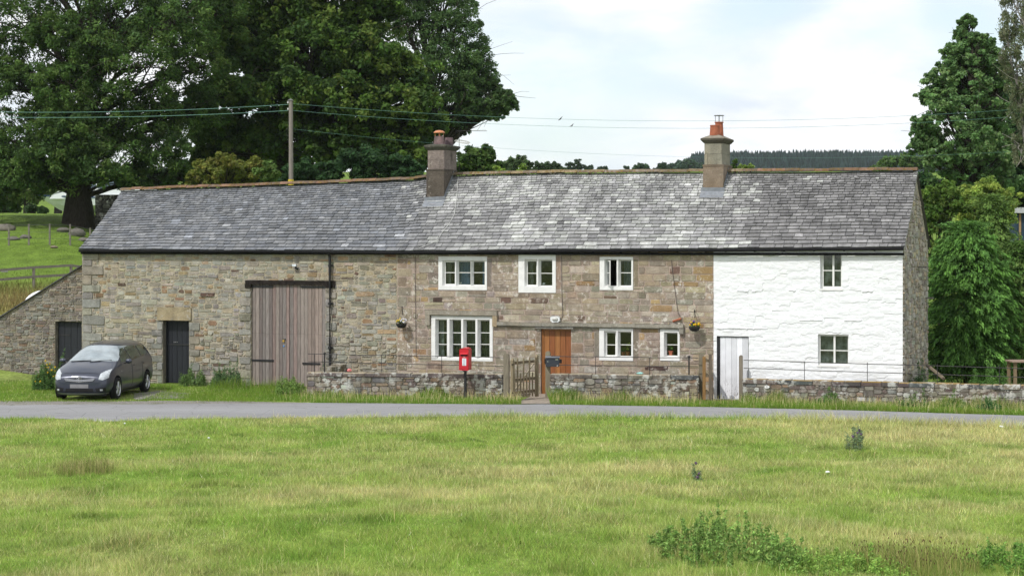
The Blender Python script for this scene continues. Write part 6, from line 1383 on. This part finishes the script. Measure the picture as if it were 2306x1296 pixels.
# blue shed with a pale roof, beyond the shrubs
sx, sy = (2300 - CX) / F_PX * 74, 74; z1 = HC - (466 - HOR) * sy / F_PX; t = thing('garden_shed', (sx + .8, sy, .4), 'dark blue shed with a pale grey roof at the right edge', 'shed', None, 'W')
mb = MB(); mb.box(sx - .25, sx + 2.4, sy, sy + 2.5, .3, z1 - .25); mb.build('wall', m_plain('blue_boards', (.02, .045, .075), .6, .3, 0, .3, 8), t)
mb = MB(); mb.box(sx - .42, sx + 2.6, sy - .25, sy + 2.7, z1 - .24, z1 - .02); mb.build('roof', m_plain('pale_roof', (.42, .43, .44), .7), t)
mb = MB(); mb.box(sx - .10, sx - .02, sy - .05, sy - .002, .3, z1 - .26); mb.build('corner_post', m_plain('tan_timber', (.30, .2, .1), .8), t)

# ------------------------------------------------------------------ pole and wires
Yp = 76.; xp = (655 - CX) / F_PX * Yp; ztp = HC - (225 - HOR) * Yp / F_PX; zg = float(ground(np.array([xp]), np.array([Yp]))[0])
up = thing('utility_pole', (xp, Yp, zg), 'weathered wooden utility pole with a yellow band behind the barn roof', 'pole', None, 'W')
mb = MB(); mb.tube([(xp, Yp, zg - .3), (xp + .01, Yp, (zg + ztp) / 2), (xp, Yp, ztp)], [.115, .10, .082], 12, (.22, .20, .175)); mb.build('shaft', M_OAK, up)
zb_ = HC - (417 - HOR) * Yp / F_PX; zc_ = HC - (404 - HOR) * Yp / F_PX; mb = MB(); mb.tube([(xp, Yp, zb_ - .05), (xp, Yp, zc_)], .112, 12); mb.build('yellow_band', m_plain('yellow_band', (.55, .42, .03), .6, .3, 0, .3, 20), up)
mb = MB(); mb.prism([(-.13, -.03), (.13, -.03), (0, .05)], -.1, .1, lambda a, o, b: (xp + a, Yp + o, ztp + b)); mb.build('cap', m_plain('zinc', (.25, .25, .25), .5, .4, .5), up)
for z in (.15, .42): mb = MB(); mb.lathe((xp - .11, Yp - .03, ztp - z), [(.03, 0), (.045, .03), (.03, .06), (.04, .09), (.0, .1)], 8, (.5, .5, .5)); mb.build('insulator', m_col('porcelain', .3, .5), up)
mb = MB(); mb.tube([(xp - .09, Yp - .06, ztp - 1.15), (xp - .16, Yp - .06, ztp - 1.2), (xp - .16, Yp - .06, ztp - 1.42), (xp - .09, Yp - .06, ztp - 1.5)], .012, 5); mb.build('hook', M_IRON, up)
M_WIRE = m_plain('wire_green', (.13, .28, .22), .5, .4); 
def wire(label, pts, Y0, Y1, r):
    P = []; xs_ = np.linspace(pts[0][0], pts[-1][0], 60); c = np.polyfit([p[0] for p in pts], [p[1] for p in pts], min(2, len(pts) - 1))
    for i, x in enumerate(xs_): P.append(PX(x, np.polyval(c, x), Y0 + (Y1 - Y0) * i / 59))
    mb = MB(); mb.tube(P, r, 5); tag(mb.build('overhead_wire', M_WIRE, None, at=P[0]), label, 'wire', 'overhead wires on the utility pole')
wire('upper green overhead wire running right from the pole across the sky', [(660, 233), (1160, 266), (1500, 273), (2306, 243), (2700, 210)], 76, 76, .0055)
wire('lower green overhead wire running right from the pole across the sky', [(660, 248), (1160, 283), (1500, 289), (2306, 259), (2700, 226)], 76, 76, .0055)
wire('upper green overhead wire running left from the pole across the ash', [(650, 235), (300, 251), (0, 252), (-300, 243)], 76, 76, .0105)
wire('lower green overhead wire running left from the pole across the ash', [(650, 249), (300, 263), (0, 264), (-300, 256)], 76, 76, .0105)
wire('thinnest lowest dark wire running right from the pole behind the chimneys', [(660, 290), (960, 322), (1400, 348), (2306, 340)], 76, 76, .0035)
# aerial beside the left chimney
v = 2.6; an = thing('tv_aerial', (*[fpt(1033, 400, v)[0]], v, fpt(1033, 400, v)[2] - .2), 'thin television aerial with looped rods beside the left chimney', 'aerial')
u, _, z = fpt(1034, 400, v); zt = pf(1034, 296, v)[1]; mb = MB(); mb.tube([(u, v, z - .25), (u, v, zt)], .010, 5); mb.build('mast', M_IRON, an)
mb = MB(); a, b = fpt(1028, 295, v), fpt(1097, 295, v); mb.tube([a, b], .007, 4)
for i in range(12):
    x = a[0] + (b[0] - a[0]) * (i + 1) / 13; mb.tube([(x, v - .10, a[2] - .01), (x, v + .10, a[2] + .02)], .004, 4)
mb.build('boom', M_IRON, an)
cu_, _, cz_ = fpt(1040, 320, v)
for k in range(3):
    mb = MB(); t_ = np.linspace(0, 2 * math.pi, 25); mb.tube([(cu_ + .26 * np.cos(q), v + .12 * np.sin(q) + k * .05, cz_ + .015 * k + .035 * np.sin(q) - .20 * .26 * np.cos(q)) for q in t_], .006, 5); mb.build('loop', m_plain('bare_alloy', (.45, .44, .40), .4, .5, .3), an)
P = [roofpt(*[np.array([pU(x, EV + (RV - EV) * s)])] + [np.array([s])], .06)[0] for x, s in ((1033, .98), (1030, .75), (1027, .6), (1024, .48), (1012, .35), (998, .25), (985, .12), (945, .02))]
mb = MB(); mb.tube(P, .009, 5); tag(mb.build('aerial_cable', m_plain('white_cable', (.5, .5, .48), .6), None, frame='F'), 'pale aerial cable trailing down the slates from the left chimney', 'cable')

# ------------------------------------------------------------------ birds
def bird(px, py, Y, s, label, a=.6):
    x, y, z = PX(px, py, Y); t = thing('bird', (x, y, z), label, 'bird', 'birds flying above the roof', 'W'); M = m_plain('dark_feathers', (.05, .045, .06), .8, .2)
    mb = MB(); prof = [(.0, -.5), (.10, -.38), (.16, -.1), (.13, .2), (.07, .42), (.0, .52)]; ax = Vector((-math.cos(a), .2, -math.sin(a)))
    mb.lathe((x, y, z), [(r * s, h * s) for r, h in prof], 8, ax=ax); w_ = []
    mb.blob((x + ax.x * .52 * s, y, z + ax.z * .52 * s), (.09 * s, .09 * s, .08 * s), 7, 5)
    for sgn in (-1, 1):
        V = [(x - .10 * s, y, z + .05 * s), (x + .22 * s, y + sgn * .10 * s, z + .12 * s), (x + .75 * s, y + sgn * .75 * s, z + .75 * s), (x + .25 * s, y + sgn * .55 * s, z + .42 * s)]; mb.add(V + [(p[0], p[1], p[2] + .03 * s) for p in V], [(0, 1, 2, 3), (4, 7, 6, 5), (0, 4, 5, 1), (1, 5, 6, 2), (2, 6, 7, 3), (3, 7, 4, 0)])
    tl = [(x + .42 * s, y - .1 * s, z + .25 * s), (x + .42 * s, y + .1 * s, z + .25 * s), (x + .8 * s, y + .12 * s, z + .33 * s), (x + .8 * s, y - .12 * s, z + .33 * s)]; mb.add(tl, [(0, 1, 2, 3)])
    mb.build('body', M, t); return t
bird(1261, 268.5, 62, .12, 'upper left of two small dark birds in the sky'); bird(1287, 283.5, 62, .10, 'lower right of two small dark birds in the sky', .3)

# ------------------------------------------------------------------ left field: fences, stones, boat, white tank
def timber_fence(label, pts, Y, ph, seed, rails=(.95, .5), c=(.17, .155, .13), pw=.05, group='fences on the rising field', wires=False):
    x0, y0, z0 = PX(*pts[0], Y[0]); t = thing('field_fence', (x0, y0, float(ground(np.array([x0]), np.array([y0]))[0])), label, 'fence', group, 'W'); Q = []
    for (px, _), yy in zip(pts, Y):
        x = (px - CX) / F_PX * yy; z = float(ground(np.array([x]), np.array([yy]))[0]); Q.append((x, yy, z)); mb = MB(); mb.box(x - pw, x + pw, yy - pw, yy + pw, z - .2, z + ph, c); mb.build('post', M_OAK, t)
    for r in rails:
        mb = MB(); P = [(x, y - pw - .02, z + r * ph) for x, y, z in Q]
        if wires: mb.tube(P, .006, 4, (.1, .1, .1))
        else:
            for a, b in zip(P[:-1], P[1:]): mb.add([a, b, (b[0], b[1], b[2] + .10), (a[0], a[1], a[2] + .10), (a[0], a[1] + .03, a[2]), (b[0], b[1] + .03, b[2]), (b[0], b[1] + .03, b[2] + .10), (a[0], a[1] + .03, a[2] + .10)], [(0, 1, 2, 3), (4, 7, 6, 5), (3, 2, 6, 7), (0, 4, 5, 1)], None, c)
        mb.build('wire' if wires else 'rail', M_OAK, t)
timber_fence('dark post and rail fence just behind the lean-to', [(-80, 0), (-5, 0), (76, 0), (160, 0), (240, 0)], [75.0, 75.8, 76.5, 77.2, 78], .85, 1)
timber_fence('thin grey post and wire fence crossing the green field', [(-30, 0), (20, 0), (65, 0), (112, 0), (158, 0), (203, 0), (250, 0)], [88, 88, 88, 88, 88.3, 88.6, 89], .98, 2, (.95, .6, .3), (.19, .175, .145), .036, wires=True)
def rock(px, Y, r, label, c=(.22, .21, .18), seed=1):
    x = (px - CX) / F_PX * Y; z = float(ground(np.array([x]), np.array([Y]))[0]); mb = MB(); mb.blob((x, Y, z + r[2] * .35), r, 11, 7, np.array(c) * .7, .22, seed); tag(mb.build('boulder', M_CH2, None, smooth=True), label, 'stone', 'boulders in the field')
rock(172, 92, (.42, .3, .26), 'largest grey boulder at the foot of the ash', seed=1); rock(190, 90.5, (.3, .25, .12), 'flat boulder in front of the largest one under the ash', seed=2); rock(143, 93, (.35, .3, .14), 'boulder left of the largest one under the ash', seed=3)
rock(12, 93, (.55, .3, .22), 'pale long boulder at the left edge of the field', (.26, .24, .20), 4); rock(10, 80.5, (.15, .12, .1), 'small white stone on the green slope at the left edge', (.55, .55, .52), 5); rock(30, 89.5, (.3, .2, .12), 'low stone between the two leftmost wire fence posts', seed=6); rock(58, 90, (.28, .2, .12), 'low stone beside the second wire fence post', seed=7); rock(122, 87.2, (.2, .15, .08), 'low stone in the grass right of the third wire fence post', (.3, .25, .18), 8)
rock(215, 89, (.5, .4, .25), 'dark boulder by the barn roof edge under the ash', (.12, .11, .09), 9)
# dark dry-stone field wall beside the ash
fa, fb2 = (232 - CX) / F_PX * 95, (330 - CX) / F_PX * 95
t = thing('field_wall', ((fa + fb2) / 2, 95, 6.), 'dark tumbled dry stone wall right of the ash trunk', 'wall', None, 'W'); mb = MB(); rg = np.random.default_rng(3)
fnw = lambda a, o, b: np.stack([fa - .4 + a + 0 * o, 95 - o + 0 * a, b + 5.4 + 0 * a], -1); put_stones(mb, lay_rubble(0, fb2 - fa + .4, 0, 1.9, rg, .1, .25, .2, .5), fnw, [(1, (.09, .085, .075)), (1, (.06, .055, .05))], rg, .012, (.03, .08), .02, .4)
mb.box(fa - .4, fb2, 95.0, 95.5, 5.2, 7.3, (.03, .03, .03)); mb.build('rubble_face', M_DRY, t)
# white cabin boat parked behind the ash
Yb = 131.; bx, _, bz = PX(88, 479, Yb); bt = thing('cabin_boat', (bx + 4, Yb, bz), 'white cabin boat with a blue line parked behind the ash trunk', 'boat', None, 'W')
zd = HC - (447 - HOR) * Yb / F_PX; zk = bz; Lb = 8.6; mb = MB(); st_ = []
for s in np.linspace(0, 1, 12):                                # hull sections, bow at the left
    w = 1.35 * min(1, (s * 2.6 + .03) ** .6); fl = .55 + .4 * min(1, s * 2); k = zk + .55 * max(0, 1 - s * 5) ** 1.5 ; x = bx + s * Lb + (0)
    dz = .22 * (1 - s) ** 2
    st_.append([(x + (0 if s > 0 else .0), Yb - w, zd + dz), (x + .55 * max(0, 1 - s * 3), Yb - w * fl, (zd + k) / 2), (x + .9 * max(0, 1 - s * 3), Yb - w * .15, k), (x + .9 * max(0, 1 - s * 3), Yb + w * .15, k), (x + .55 * max(0, 1 - s * 3), Yb + w * fl, (zd + k) / 2), (x, Yb + w, zd + dz)])
V = np.array(st_).reshape(-1, 3); mb.add(V, [(i * 6 + j, (i + 1) * 6 + j, (i + 1) * 6 + (j + 1) % 6, i * 6 + (j + 1) % 6) for i in range(11) for j in range(6)], [(66, 67 + j, 68 + j) for j in range(4)], (.70, .74, .76))
M_GEL = m_col('white_gelcoat', .35, .4, .05); hull = mb.build('hull', M_GEL, bt, smooth=False)
mb = MB(); 
for i in range(11): a, b = st_[i][0], st_[i + 1][0]; mb.add([(a[0], a[1] - .03, a[2] - .05), (b[0], b[1] - .03, b[2] - .05), (b[0], b[1] - .03, b[2] + .04), (a[0], a[1] - .03, a[2] + .04)], [(0, 1, 2, 3)])
mb.build('rubbing_strake', m_plain('navy', (.02, .05, .12), .4), bt)
cab = [(bx + 1.0, zd + .14), (bx + 1.6, zd + .45), (bx + 2.6, zd + .62), (bx + 3.1, zd + 1.25), (bx + 6.0, zd + 1.35), (bx + 7.0, zd + .7), (bx + 8.2, zd + .6), (bx + 8.2, zd + .0), (bx + 1.0, zd + .0)]
mb = MB(); mb.prism(cab, Yb - 1.0, Yb + 1.0, lambda a, o, b: (a, o, b), (.74, .77, .79)); cb = mb.build('cabin', M_GEL, bt, bevel=.05)
mb = MB(); mb.prism([(bx + 2.75, zd + .66), (bx + 3.2, zd + 1.15), (bx + 4.2, zd + 1.17), (bx + 4.2, zd + .68)], Yb - 1.03, Yb - 1.005, lambda a, o, b: (a, o, b)); mb.prism([(bx + 4.35, zd + .68), (bx + 4.35, zd + 1.17), (bx + 5.8, zd + 1.2), (bx + 6.3, zd + .72)], Yb - 1.03, Yb - 1.005, lambda a, o, b: (a, o, b)); mb.build('window', m_plain('tinted', (.06, .09, .12), .1, .6), cb)
# dark trailer or hedge mass under the boat's bow, and the white domed tank behind the lean-to
n_ = [(2, 460), (40, 462), (80, 464), (118, 468)]
canopy('bramble_bush', 'low bramble bush below the boat\'s bow', [(70, 470, 12), (95, 474, 10), (30, 470, 14), (0, 468, 14)], 112, 55, [(.03, .055, .02)], .14)
tk = PX(82, 676, 70.5); t = thing('oil_tank', (tk[0], tk[1], 1.6), 'white rounded tank showing above the lean-to\'s sloping roof', 'tank', None, 'W'); mb = MB()
z1 = HC - (657 - HOR) * 70.5 / F_PX; xl = (50 - CX) / F_PX * 70.5; prof = [(xl, 1.0), (xl, z1 - .42), (xl + .12, z1 - .18), (xl + .35, z1 - .03), (xl + .8, z1 + .02), (xl + 1.4, z1), (xl + 1.75, z1 - .15), (xl + 1.9, z1 - .5), (xl + 1.9, 1.0)]
mb.blob((xl + .85, 70.8, z1 - .50), (.86, .6, .58), 22, 14, (1, 1, 1), 0); mb.build('body', m_plain('white_plastic_tank', (.76, .77, .78), .4, .4), t, smooth=True)
mb = MB(); mb.lathe((xl + 1.2, 70.8, z1 - .01), [(.14, 0), (.14, .07), (.10, .09)], 12); mb.build('cap', M_BLACK, t)
# ------------------------------------------------------------------ the parked people carrier
CARP = (-12.78, 58.45); CAR_A = math.pi - .11; CAR_S = 1.05
car = thing('parked_car', (CARP[0], CARP[1], 0.0), 'dark grey-blue people carrier parked before the barn, facing the lane', 'car', None, 'W')
car.rotation_euler = (0, 0, CAR_A); car['_b'] = [0., 0., 0.]; car.scale = (CAR_S,) * 3
n = NT('metallic_paint', .32, .5, .35); n.base(n.mix(n.ramp(n.noise(600, 1), [(.4, 0.), (.6, 1.)]), (.022, .027, .045), (.038, .044, .070))); n.b.inputs['Coat Weight'].default_value = .8; n.b.inputs['Coat Roughness'].default_value = .04; M_CAR = n.m
M_TYRE = m_plain('tyre_rubber', (.012, .012, .013), .85, .2); M_RIM = m_plain('alloy', (.55, .56, .58), .3, .5, .7, .05); M_CGL = m_plain('car_glass', (.010, .013, .014), .03, .8, 0, .02); M_CGL.node_tree.nodes['Principled BSDF'].inputs['Coat Weight'].default_value = 1
M_SGL = m_plain('tinted_side_glass', (.035, .05, .035), .05, .5, 0, .8, 5); M_TRIM = m_plain('black_plastic', (.012, .012, .013), .55, .3); M_LAMP = m_plain('lamp_lens', (.45, .48, .50), .15, .6, .1, .3, 14); M_CHR = m_plain('chrome_trim', (.50, .50, .52), .25, .5, .9, .02)
# stations: y, z bottom, z mid, z shoulder, z top; half width bottom, mid, shoulder, upper; z upper
ST_ = [(2.19, .26, .45, .58, .66, .52, .60, .56, .40, .63), (2.12, .20, .46, .68, .78, .70, .77, .71, .52, .75), (1.90, .18, .50, .78, .91, .80, .87, .80, .58, .87), (1.60, .18, .52, .89, 1.03, .84, .895, .83, .60, .99),
       (1.30, .18, .53, .95, 1.11, .85, .905, .83, .64, 1.07), (.85, .18, .53, .98, 1.33, .85, .905, .845, .62, 1.26), (.38, .18, .53, .99, 1.53, .85, .905, .85, .60, 1.44), (-.25, .18, .53, 1.00, 1.61, .85, .905, .855, .61, 1.52),
       (-.95, .18, .53, 1.02, 1.63, .85, .905, .855, .62, 1.54), (-1.55, .18, .53, 1.04, 1.62, .84, .90, .85, .62, 1.53), (-1.90, .20, .54, 1.06, 1.58, .83, .89, .84, .61, 1.49), (-2.06, .24, .55, 1.05, 1.42, .81, .87, .82, .61, 1.34), (-2.16, .28, .54, .95, 1.14, .76, .83, .79, .60, 1.08), (-2.19, .32, .48, .62, .70, .55, .64, .6, .42, .68)]
V = []
for y, zb, zm, zs, zt, wb, wm, ws, wu, zu in ST_:
    V.append([(0, y, zb), (wb * .7, y, zb), (wb, y, zb + .05), (wm, y, zm), (ws * .995 + .01, y, zs - .04), (ws - .012, y, zs + .03), (wu, y, zu), (wu * .55, y, zt - .015), (0, y, zt)])
nh = 9; rings = [r + [(-x, y, z) for x, y, z in r[-2:0:-1]] for r in V]; m_ = len(rings[0])
bm_v = [p for r in rings for p in r]; fcs = [(i * m_ + j, i * m_ + (j + 1) % m_, (i + 1) * m_ + (j + 1) % m_, (i + 1) * m_ + j) for i in range(len(rings) - 1) for j in range(m_)]
fcs += [tuple(range(m_))[::-1], tuple((len(rings) - 1) * m_ + j for j in range(m_))]
me = bpy.data.meshes.new('body'); me.from_pydata(bm_v, [], fcs); me.update(); ob = bpy.data.objects.new('body', me); scene.collection.objects.link(ob)
md = ob.modifiers.new('s', 'SUBSURF'); md.levels = 3; md.render_levels = 3
def cut(y, x0, x1, r):
    c = bpy.data.meshes.new('c'); k = 28; vs_ = [(x, y + r * math.cos(a), .335 + r * math.sin(a)) for x in (x0, x1) for a in np.linspace(0, 2 * math.pi, k + 1)[:-1]]
    c.from_pydata(vs_, [], [(i, (i + 1) % k, k + (i + 1) % k, k + i) for i in range(k)] + [tuple(range(k))[::-1], tuple(range(k, 2 * k))]); c.update(); o = bpy.data.objects.new('c', c); scene.collection.objects.link(o); return o
cts = []
dg = bpy.context.evaluated_depsgraph_get(); dg.update(); bvh_me = bpy.data.meshes.new_from_object(ob.evaluated_get(dg)); BV_ = BVHTree.FromPolygons([v.co[:] for v in bvh_me.vertices], [p.vertices[:] for p in bvh_me.polygons])
for y in (1.39, -1.39):
    for s in (-1, 1):
        c = cut(y, s * .60, s * 1.2, .375) if s > 0 else cut(y, -1.2, -.60, .375); cts.append(c); b = ob.modifiers.new('b', 'BOOLEAN'); b.object = c; b.operation = 'DIFFERENCE'; b.solver = 'EXACT'
dg = bpy.context.evaluated_depsgraph_get(); dg.update(); fin = bpy.data.meshes.new_from_object(ob.evaluated_get(dg))
for c in cts: bpy.data.objects.remove(c)
bpy.data.objects.remove(ob); body = bpy.data.objects.new('body', fin); scene.collection.objects.link(body); body.parent = car; body['_b'] = [0., 0., 0.]; body['_f'] = 'W'; fin.materials.clear(); fin.materials.append(M_CAR)
for p in fin.polygons: p.use_smooth = True
try: fin.set_sharp_from_angle(angle=math.radians(35))
except Exception: pass
def ray(o, d):
    h = BV_.ray_cast(Vector(o), Vector(d)); return (h[0], h[1]) if h[0] is not None else (None, None)
def patch_on(name, top, bot, mode, mat, root=car, off=.006, nu=14, nv=8, sgn=1, thick=.004):
    """skin patch between two guide curves, cast onto the body. mode 'side': curves in (y,z); 'front': curves in (x,z)"""
    T = np.array(top, float); B = np.array(bot, float)
    def res(C, n): d = np.r_[0, np.cumsum(np.linalg.norm(np.diff(C, axis=0), axis=1))]; s = np.linspace(0, d[-1], n); return np.stack([np.interp(s, d, C[:, 0]), np.interp(s, d, C[:, 1])], 1)
    T, B = res(T, nu), res(B, nu); V = []; N = []
    for j in range(nv):
        for i in range(nu):
            p = B[i] + (T[i] - B[i]) * j / (nv - 1)
            if mode == 'side': h, nn = ray((sgn * 3, p[0], p[1]), (-sgn, 0, 0)); fb = Vector((sgn * .85, p[0], p[1])); fn_ = Vector((sgn, 0, 0))
            elif mode == 'front': h, nn = ray((p[0], 5, p[1]), (0, -1, 0)); fb = Vector((p[0], 2.1, p[1])); fn_ = Vector((0, 1, 0))
            else: h, nn = ray((p[0], -5, p[1]), (0, 1, 0)); fb = Vector((p[0], -2.1, p[1])); fn_ = Vector((0, -1, 0))
            if h is None: h, nn = fb, fn_
            if nn.dot(fn_) < 0: nn = -nn
            V.append(tuple(h + nn * off))
    mb = MB(); mb.add(V, [(j * nu + i, j * nu + i + 1, (j + 1) * nu + i + 1, (j + 1) * nu + i) for j in range(nv - 1) for i in range(nu - 1)]); return mb.build(name, mat, root, smooth=True)
patch_on('windscreen', [(-.58, 1.475), (-.3, 1.505), (0, 1.515), (.3, 1.505), (.58, 1.475)], [(-.735, 1.09), (-.4, 1.10), (0, 1.105), (.4, 1.10), (.735, 1.09)], 'front', m_plain('windscreen_glass', (.27, .31, .33), .04, .8, 0, .25, 3), nu=20, nv=12)  # pale base colour stands in for reflected sky and the bright cabin behind
patch_on('rear_window', [(-.50, 1.44), (.50, 1.44)], [(-.54, 1.14), (.54, 1.14)], 'back', M_CGL)
for s in (-1, 1):
    patch_on('side_window', [(.62, 1.25), (.30, 1.41), (.06, 1.44)], [(.86, 1.05), (.4, 1.06), (.06, 1.065)], 'side', M_SGL, sgn=s); patch_on('side_window', [(-.0, 1.445), (-.4, 1.46), (-.88, 1.455)], [(-.0, 1.07), (-.5, 1.085), (-.92, 1.10)], 'side', M_SGL, sgn=s)
    patch_on('side_window', [(-.98, 1.455), (-1.30, 1.45), (-1.68, 1.42)], [(-1.02, 1.11), (-1.35, 1.14), (-1.66, 1.20)], 'side', M_SGL, sgn=s)
    patch_on('headlight', [(s * .58, .79), (s * .68, .86), (s * .79, .90)], [(s * .56, .63), (s * .67, .61), (s * .79, .67)], 'front', M_LAMP, off=.010)
    patch_on('fog_light', [(s * .60, .36), (s * .67, .36)], [(s * .60, .31), (s * .67, .31)], 'front', M_LAMP, off=.012, nu=5, nv=4); patch_on('lower_vent', [(s * .46, .385), (s * .74, .40)], [(s * .50, .285), (s * .74, .30)], 'front', M_TRIM, off=.006)
    patch_on('tail_light', [(s * .58, 1.08), (s * .70, 1.08)], [(s * .58, .80), (s * .72, .80)], 'back', m_plain('red_lens', (.35, .01, .01), .2, .5))
patch_on('grille', [(-.47, .665), (0, .665), (.47, .665)], [(-.42, .585), (-.1, .54), (.1, .54), (.42, .585)], 'front', M_TRIM, off=.008)
for k, z in enumerate((.64, .615, .59)):
    patch_on('grille_bar', [(-.45 + k * .02, z + .012), (0, z - .022), (.45 - k * .02, z + .012)], [(-.45 + k * .02, z), (0, z - .036), (.45 - k * .02, z)], 'front', M_CHR, off=.016, nu=15, nv=2)
patch_on('lower_grille', [(-.40, .37), (.40, .37)], [(-.42, .275), (.42, .275)], 'front', M_TRIM, off=.006)
patch_on('bumper_lip', [(-.76, .27), (-.4, .255), (.4, .255), (.76, .27)], [(-.74, .235), (-.4, .22), (.4, .22), (.74, .235)], 'front', m_plain('silver_lip', (.20, .21, .24), .3, .5, .4), off=.03, nu=20, nv=3)
patch_on('number_plate', [(-.27, .495), (.27, .495)], [(-.27, .385), (.27, .385)], 'front', m_plain('blank_plate', (.20, .20, .21), .5, .3), off=.018, nu=8, nv=3)
h, nn = ray((0, 5, .665), (0, -1, 0)); em = MB(); t_ = np.linspace(0, 2 * math.pi, 22)
for rx, rz_, dz in ((.075, .050, 0), (.024, .046, 0), (.050, .020, .020)): em.tube([(rx * math.cos(a), h[1] + .02, .668 + dz + rz_ * math.sin(a)) for a in t_], .0075, 5)
em.build('badge', M_CHR, car)
for s in (-1, 1):                                              # wheels, mirrors, wipers
    for y in (1.39, -1.39):
        mb = MB(); mb.lathe((s * .70, y, .325), [(.20, -.0), (.27, 0), (.318, .02), (.327, .06), (.327, .15), (.318, .19), (.27, .205), (.215, .20), (.205, .15)], 28, ax=(s, 0, 0)); w = mb.build('tyre', M_TYRE, car, smooth=True)
        mb = MB(); X = s * .88
        mb.lathe((s * .76, y, .325), [(.205, 0), (.21, .11), (.225, .135), (.212, .138), (.20, .12), (.19, .0)], 28, ax=(s, 0, 0))
        for k in range(5):
            for dlt in (-.13, .13):
                a = k * 2 * math.pi / 5 + .4; r0, r1 = .04, .212; P = lambda r, e: (X, y + r * math.cos(a + e), .325 + r * math.sin(a + e)); mb.tube([P(r0, dlt * 2.5), P(.12, dlt * 1.2), P(r1, dlt)], [.017, .013, .014], 5)
        mb.lathe((s * .86, y, .325), [(.055, 0), (.055, .02), (.03, .03)], 12, ax=(s, 0, 0)); mb.build('rim', M_RIM, w)
        mb = MB(); mb.lathe((s * .72, y, .325), [(.2, 0), (.2, .02)], 20, ax=(s, 0, 0)); mb.build('brake_disc', M_TRIM, w)
    mb = MB(); mb.blob((s * 1.0, .76, 1.08), (.105, .06, .072), 12, 8, (1, 1, 1), 0); mr = mb.build('door_mirror', M_CAR, car, smooth=True); mb = MB(); mb.tube([(s * .85, .78, 1.03), (s * .95, .76, 1.05)], .028, 6); mb.build('mirror_stalk', M_TRIM, mr)
    mb = MB(); 
    for y in (.03, -.95): p, q = ray((s * 3, y, .75), (-s, 0, 0)); mb.tube([ray((s * 3, y + .0, z), (-s, 0, 0))[0] + Vector((s * .003, 0, 0)) for z in np.linspace(.32, .98, 7)], .004, 4)
    mb.build('door_gap', M_TRIM, car)
    mb = MB(); 
    for y in (-.12, -1.05): p, q = ray((s * 3, y - .05, .92), (-s, 0, 0)); mb.tube([p + Vector((s * .02, -.07, 0)), p + Vector((s * .03, .0, 0)), p + Vector((s * .02, .07, 0))], .012, 5)
    mb.build('door_handle', M_CAR, car)
    p, q = ray((s * 3, 1.0, .80), (-s, 0, 0)); mb = MB(); mb.blob(tuple(p + Vector((s * .004, 0, 0))), (.01, .03, .012), 6, 4); mb.build('side_repeater', M_LAMP, car)
for s in (-1, 1):
    P = [ray((x, 5, z), (0, -1, 0))[0] + Vector((0, .015, .01)) for x, z in (((-.05 if s < 0 else .55), 1.085), ((-.3 if s < 0 else .25), 1.105), ((-.62 if s < 0 else -.05), 1.115))]
    mb = MB(); mb.tube(P, .011, 5); mb.build('wiper', M_TRIM, car)
mb = MB(); mb.tube([ray((x, 5, .79 + .02 * (1 - (x / .6) ** 2)), (0, -1, 0))[0] + Vector((0, .004, 0)) for x in np.linspace(-.52, .52, 14)], .005, 4); mb.build('bonnet_gap', M_TRIM, car)
mb = MB(); mb.box(-.72, .72, -2.0, 2.0, .16, .24); mb.build('underbody', M_TRIM, car)

# ------------------------------------------------------------------ tidy helper properties
for o in scene.objects:
    for k in ('_b', '_f', '_fn'):
        if k in o: del o[k]

# ------------------------------------------------------------------ the air: thin even haze round everything below the sky
hz = bpy.data.materials.new('haze_air'); hz.use_nodes = True; ht = hz.node_tree; ht.nodes.clear()
ho = ht.nodes.new('ShaderNodeOutputMaterial'); hv = ht.nodes.new('ShaderNodeVolumePrincipled'); hv.inputs['Color'].default_value = (.80, .88, 1.0, 1); hv.inputs['Density'].default_value = .00007
ht.links.new(hv.outputs[0], ho.inputs['Volume'])
mb = MB(); mb.box(-2700, 2700, -450, 4100, -4, 92); ho_ = mb.build('haze', hz, at=(0, 0, 0)); ho_['kind'] = 'stuff'; ho_['label'] = 'thin pale air between the viewer and the far hill'; ho_['category'] = 'haze'
scene.cycles.volume_bounces = 1
for k in ('_b', '_f'):
    if k in ho_: del ho_[k]
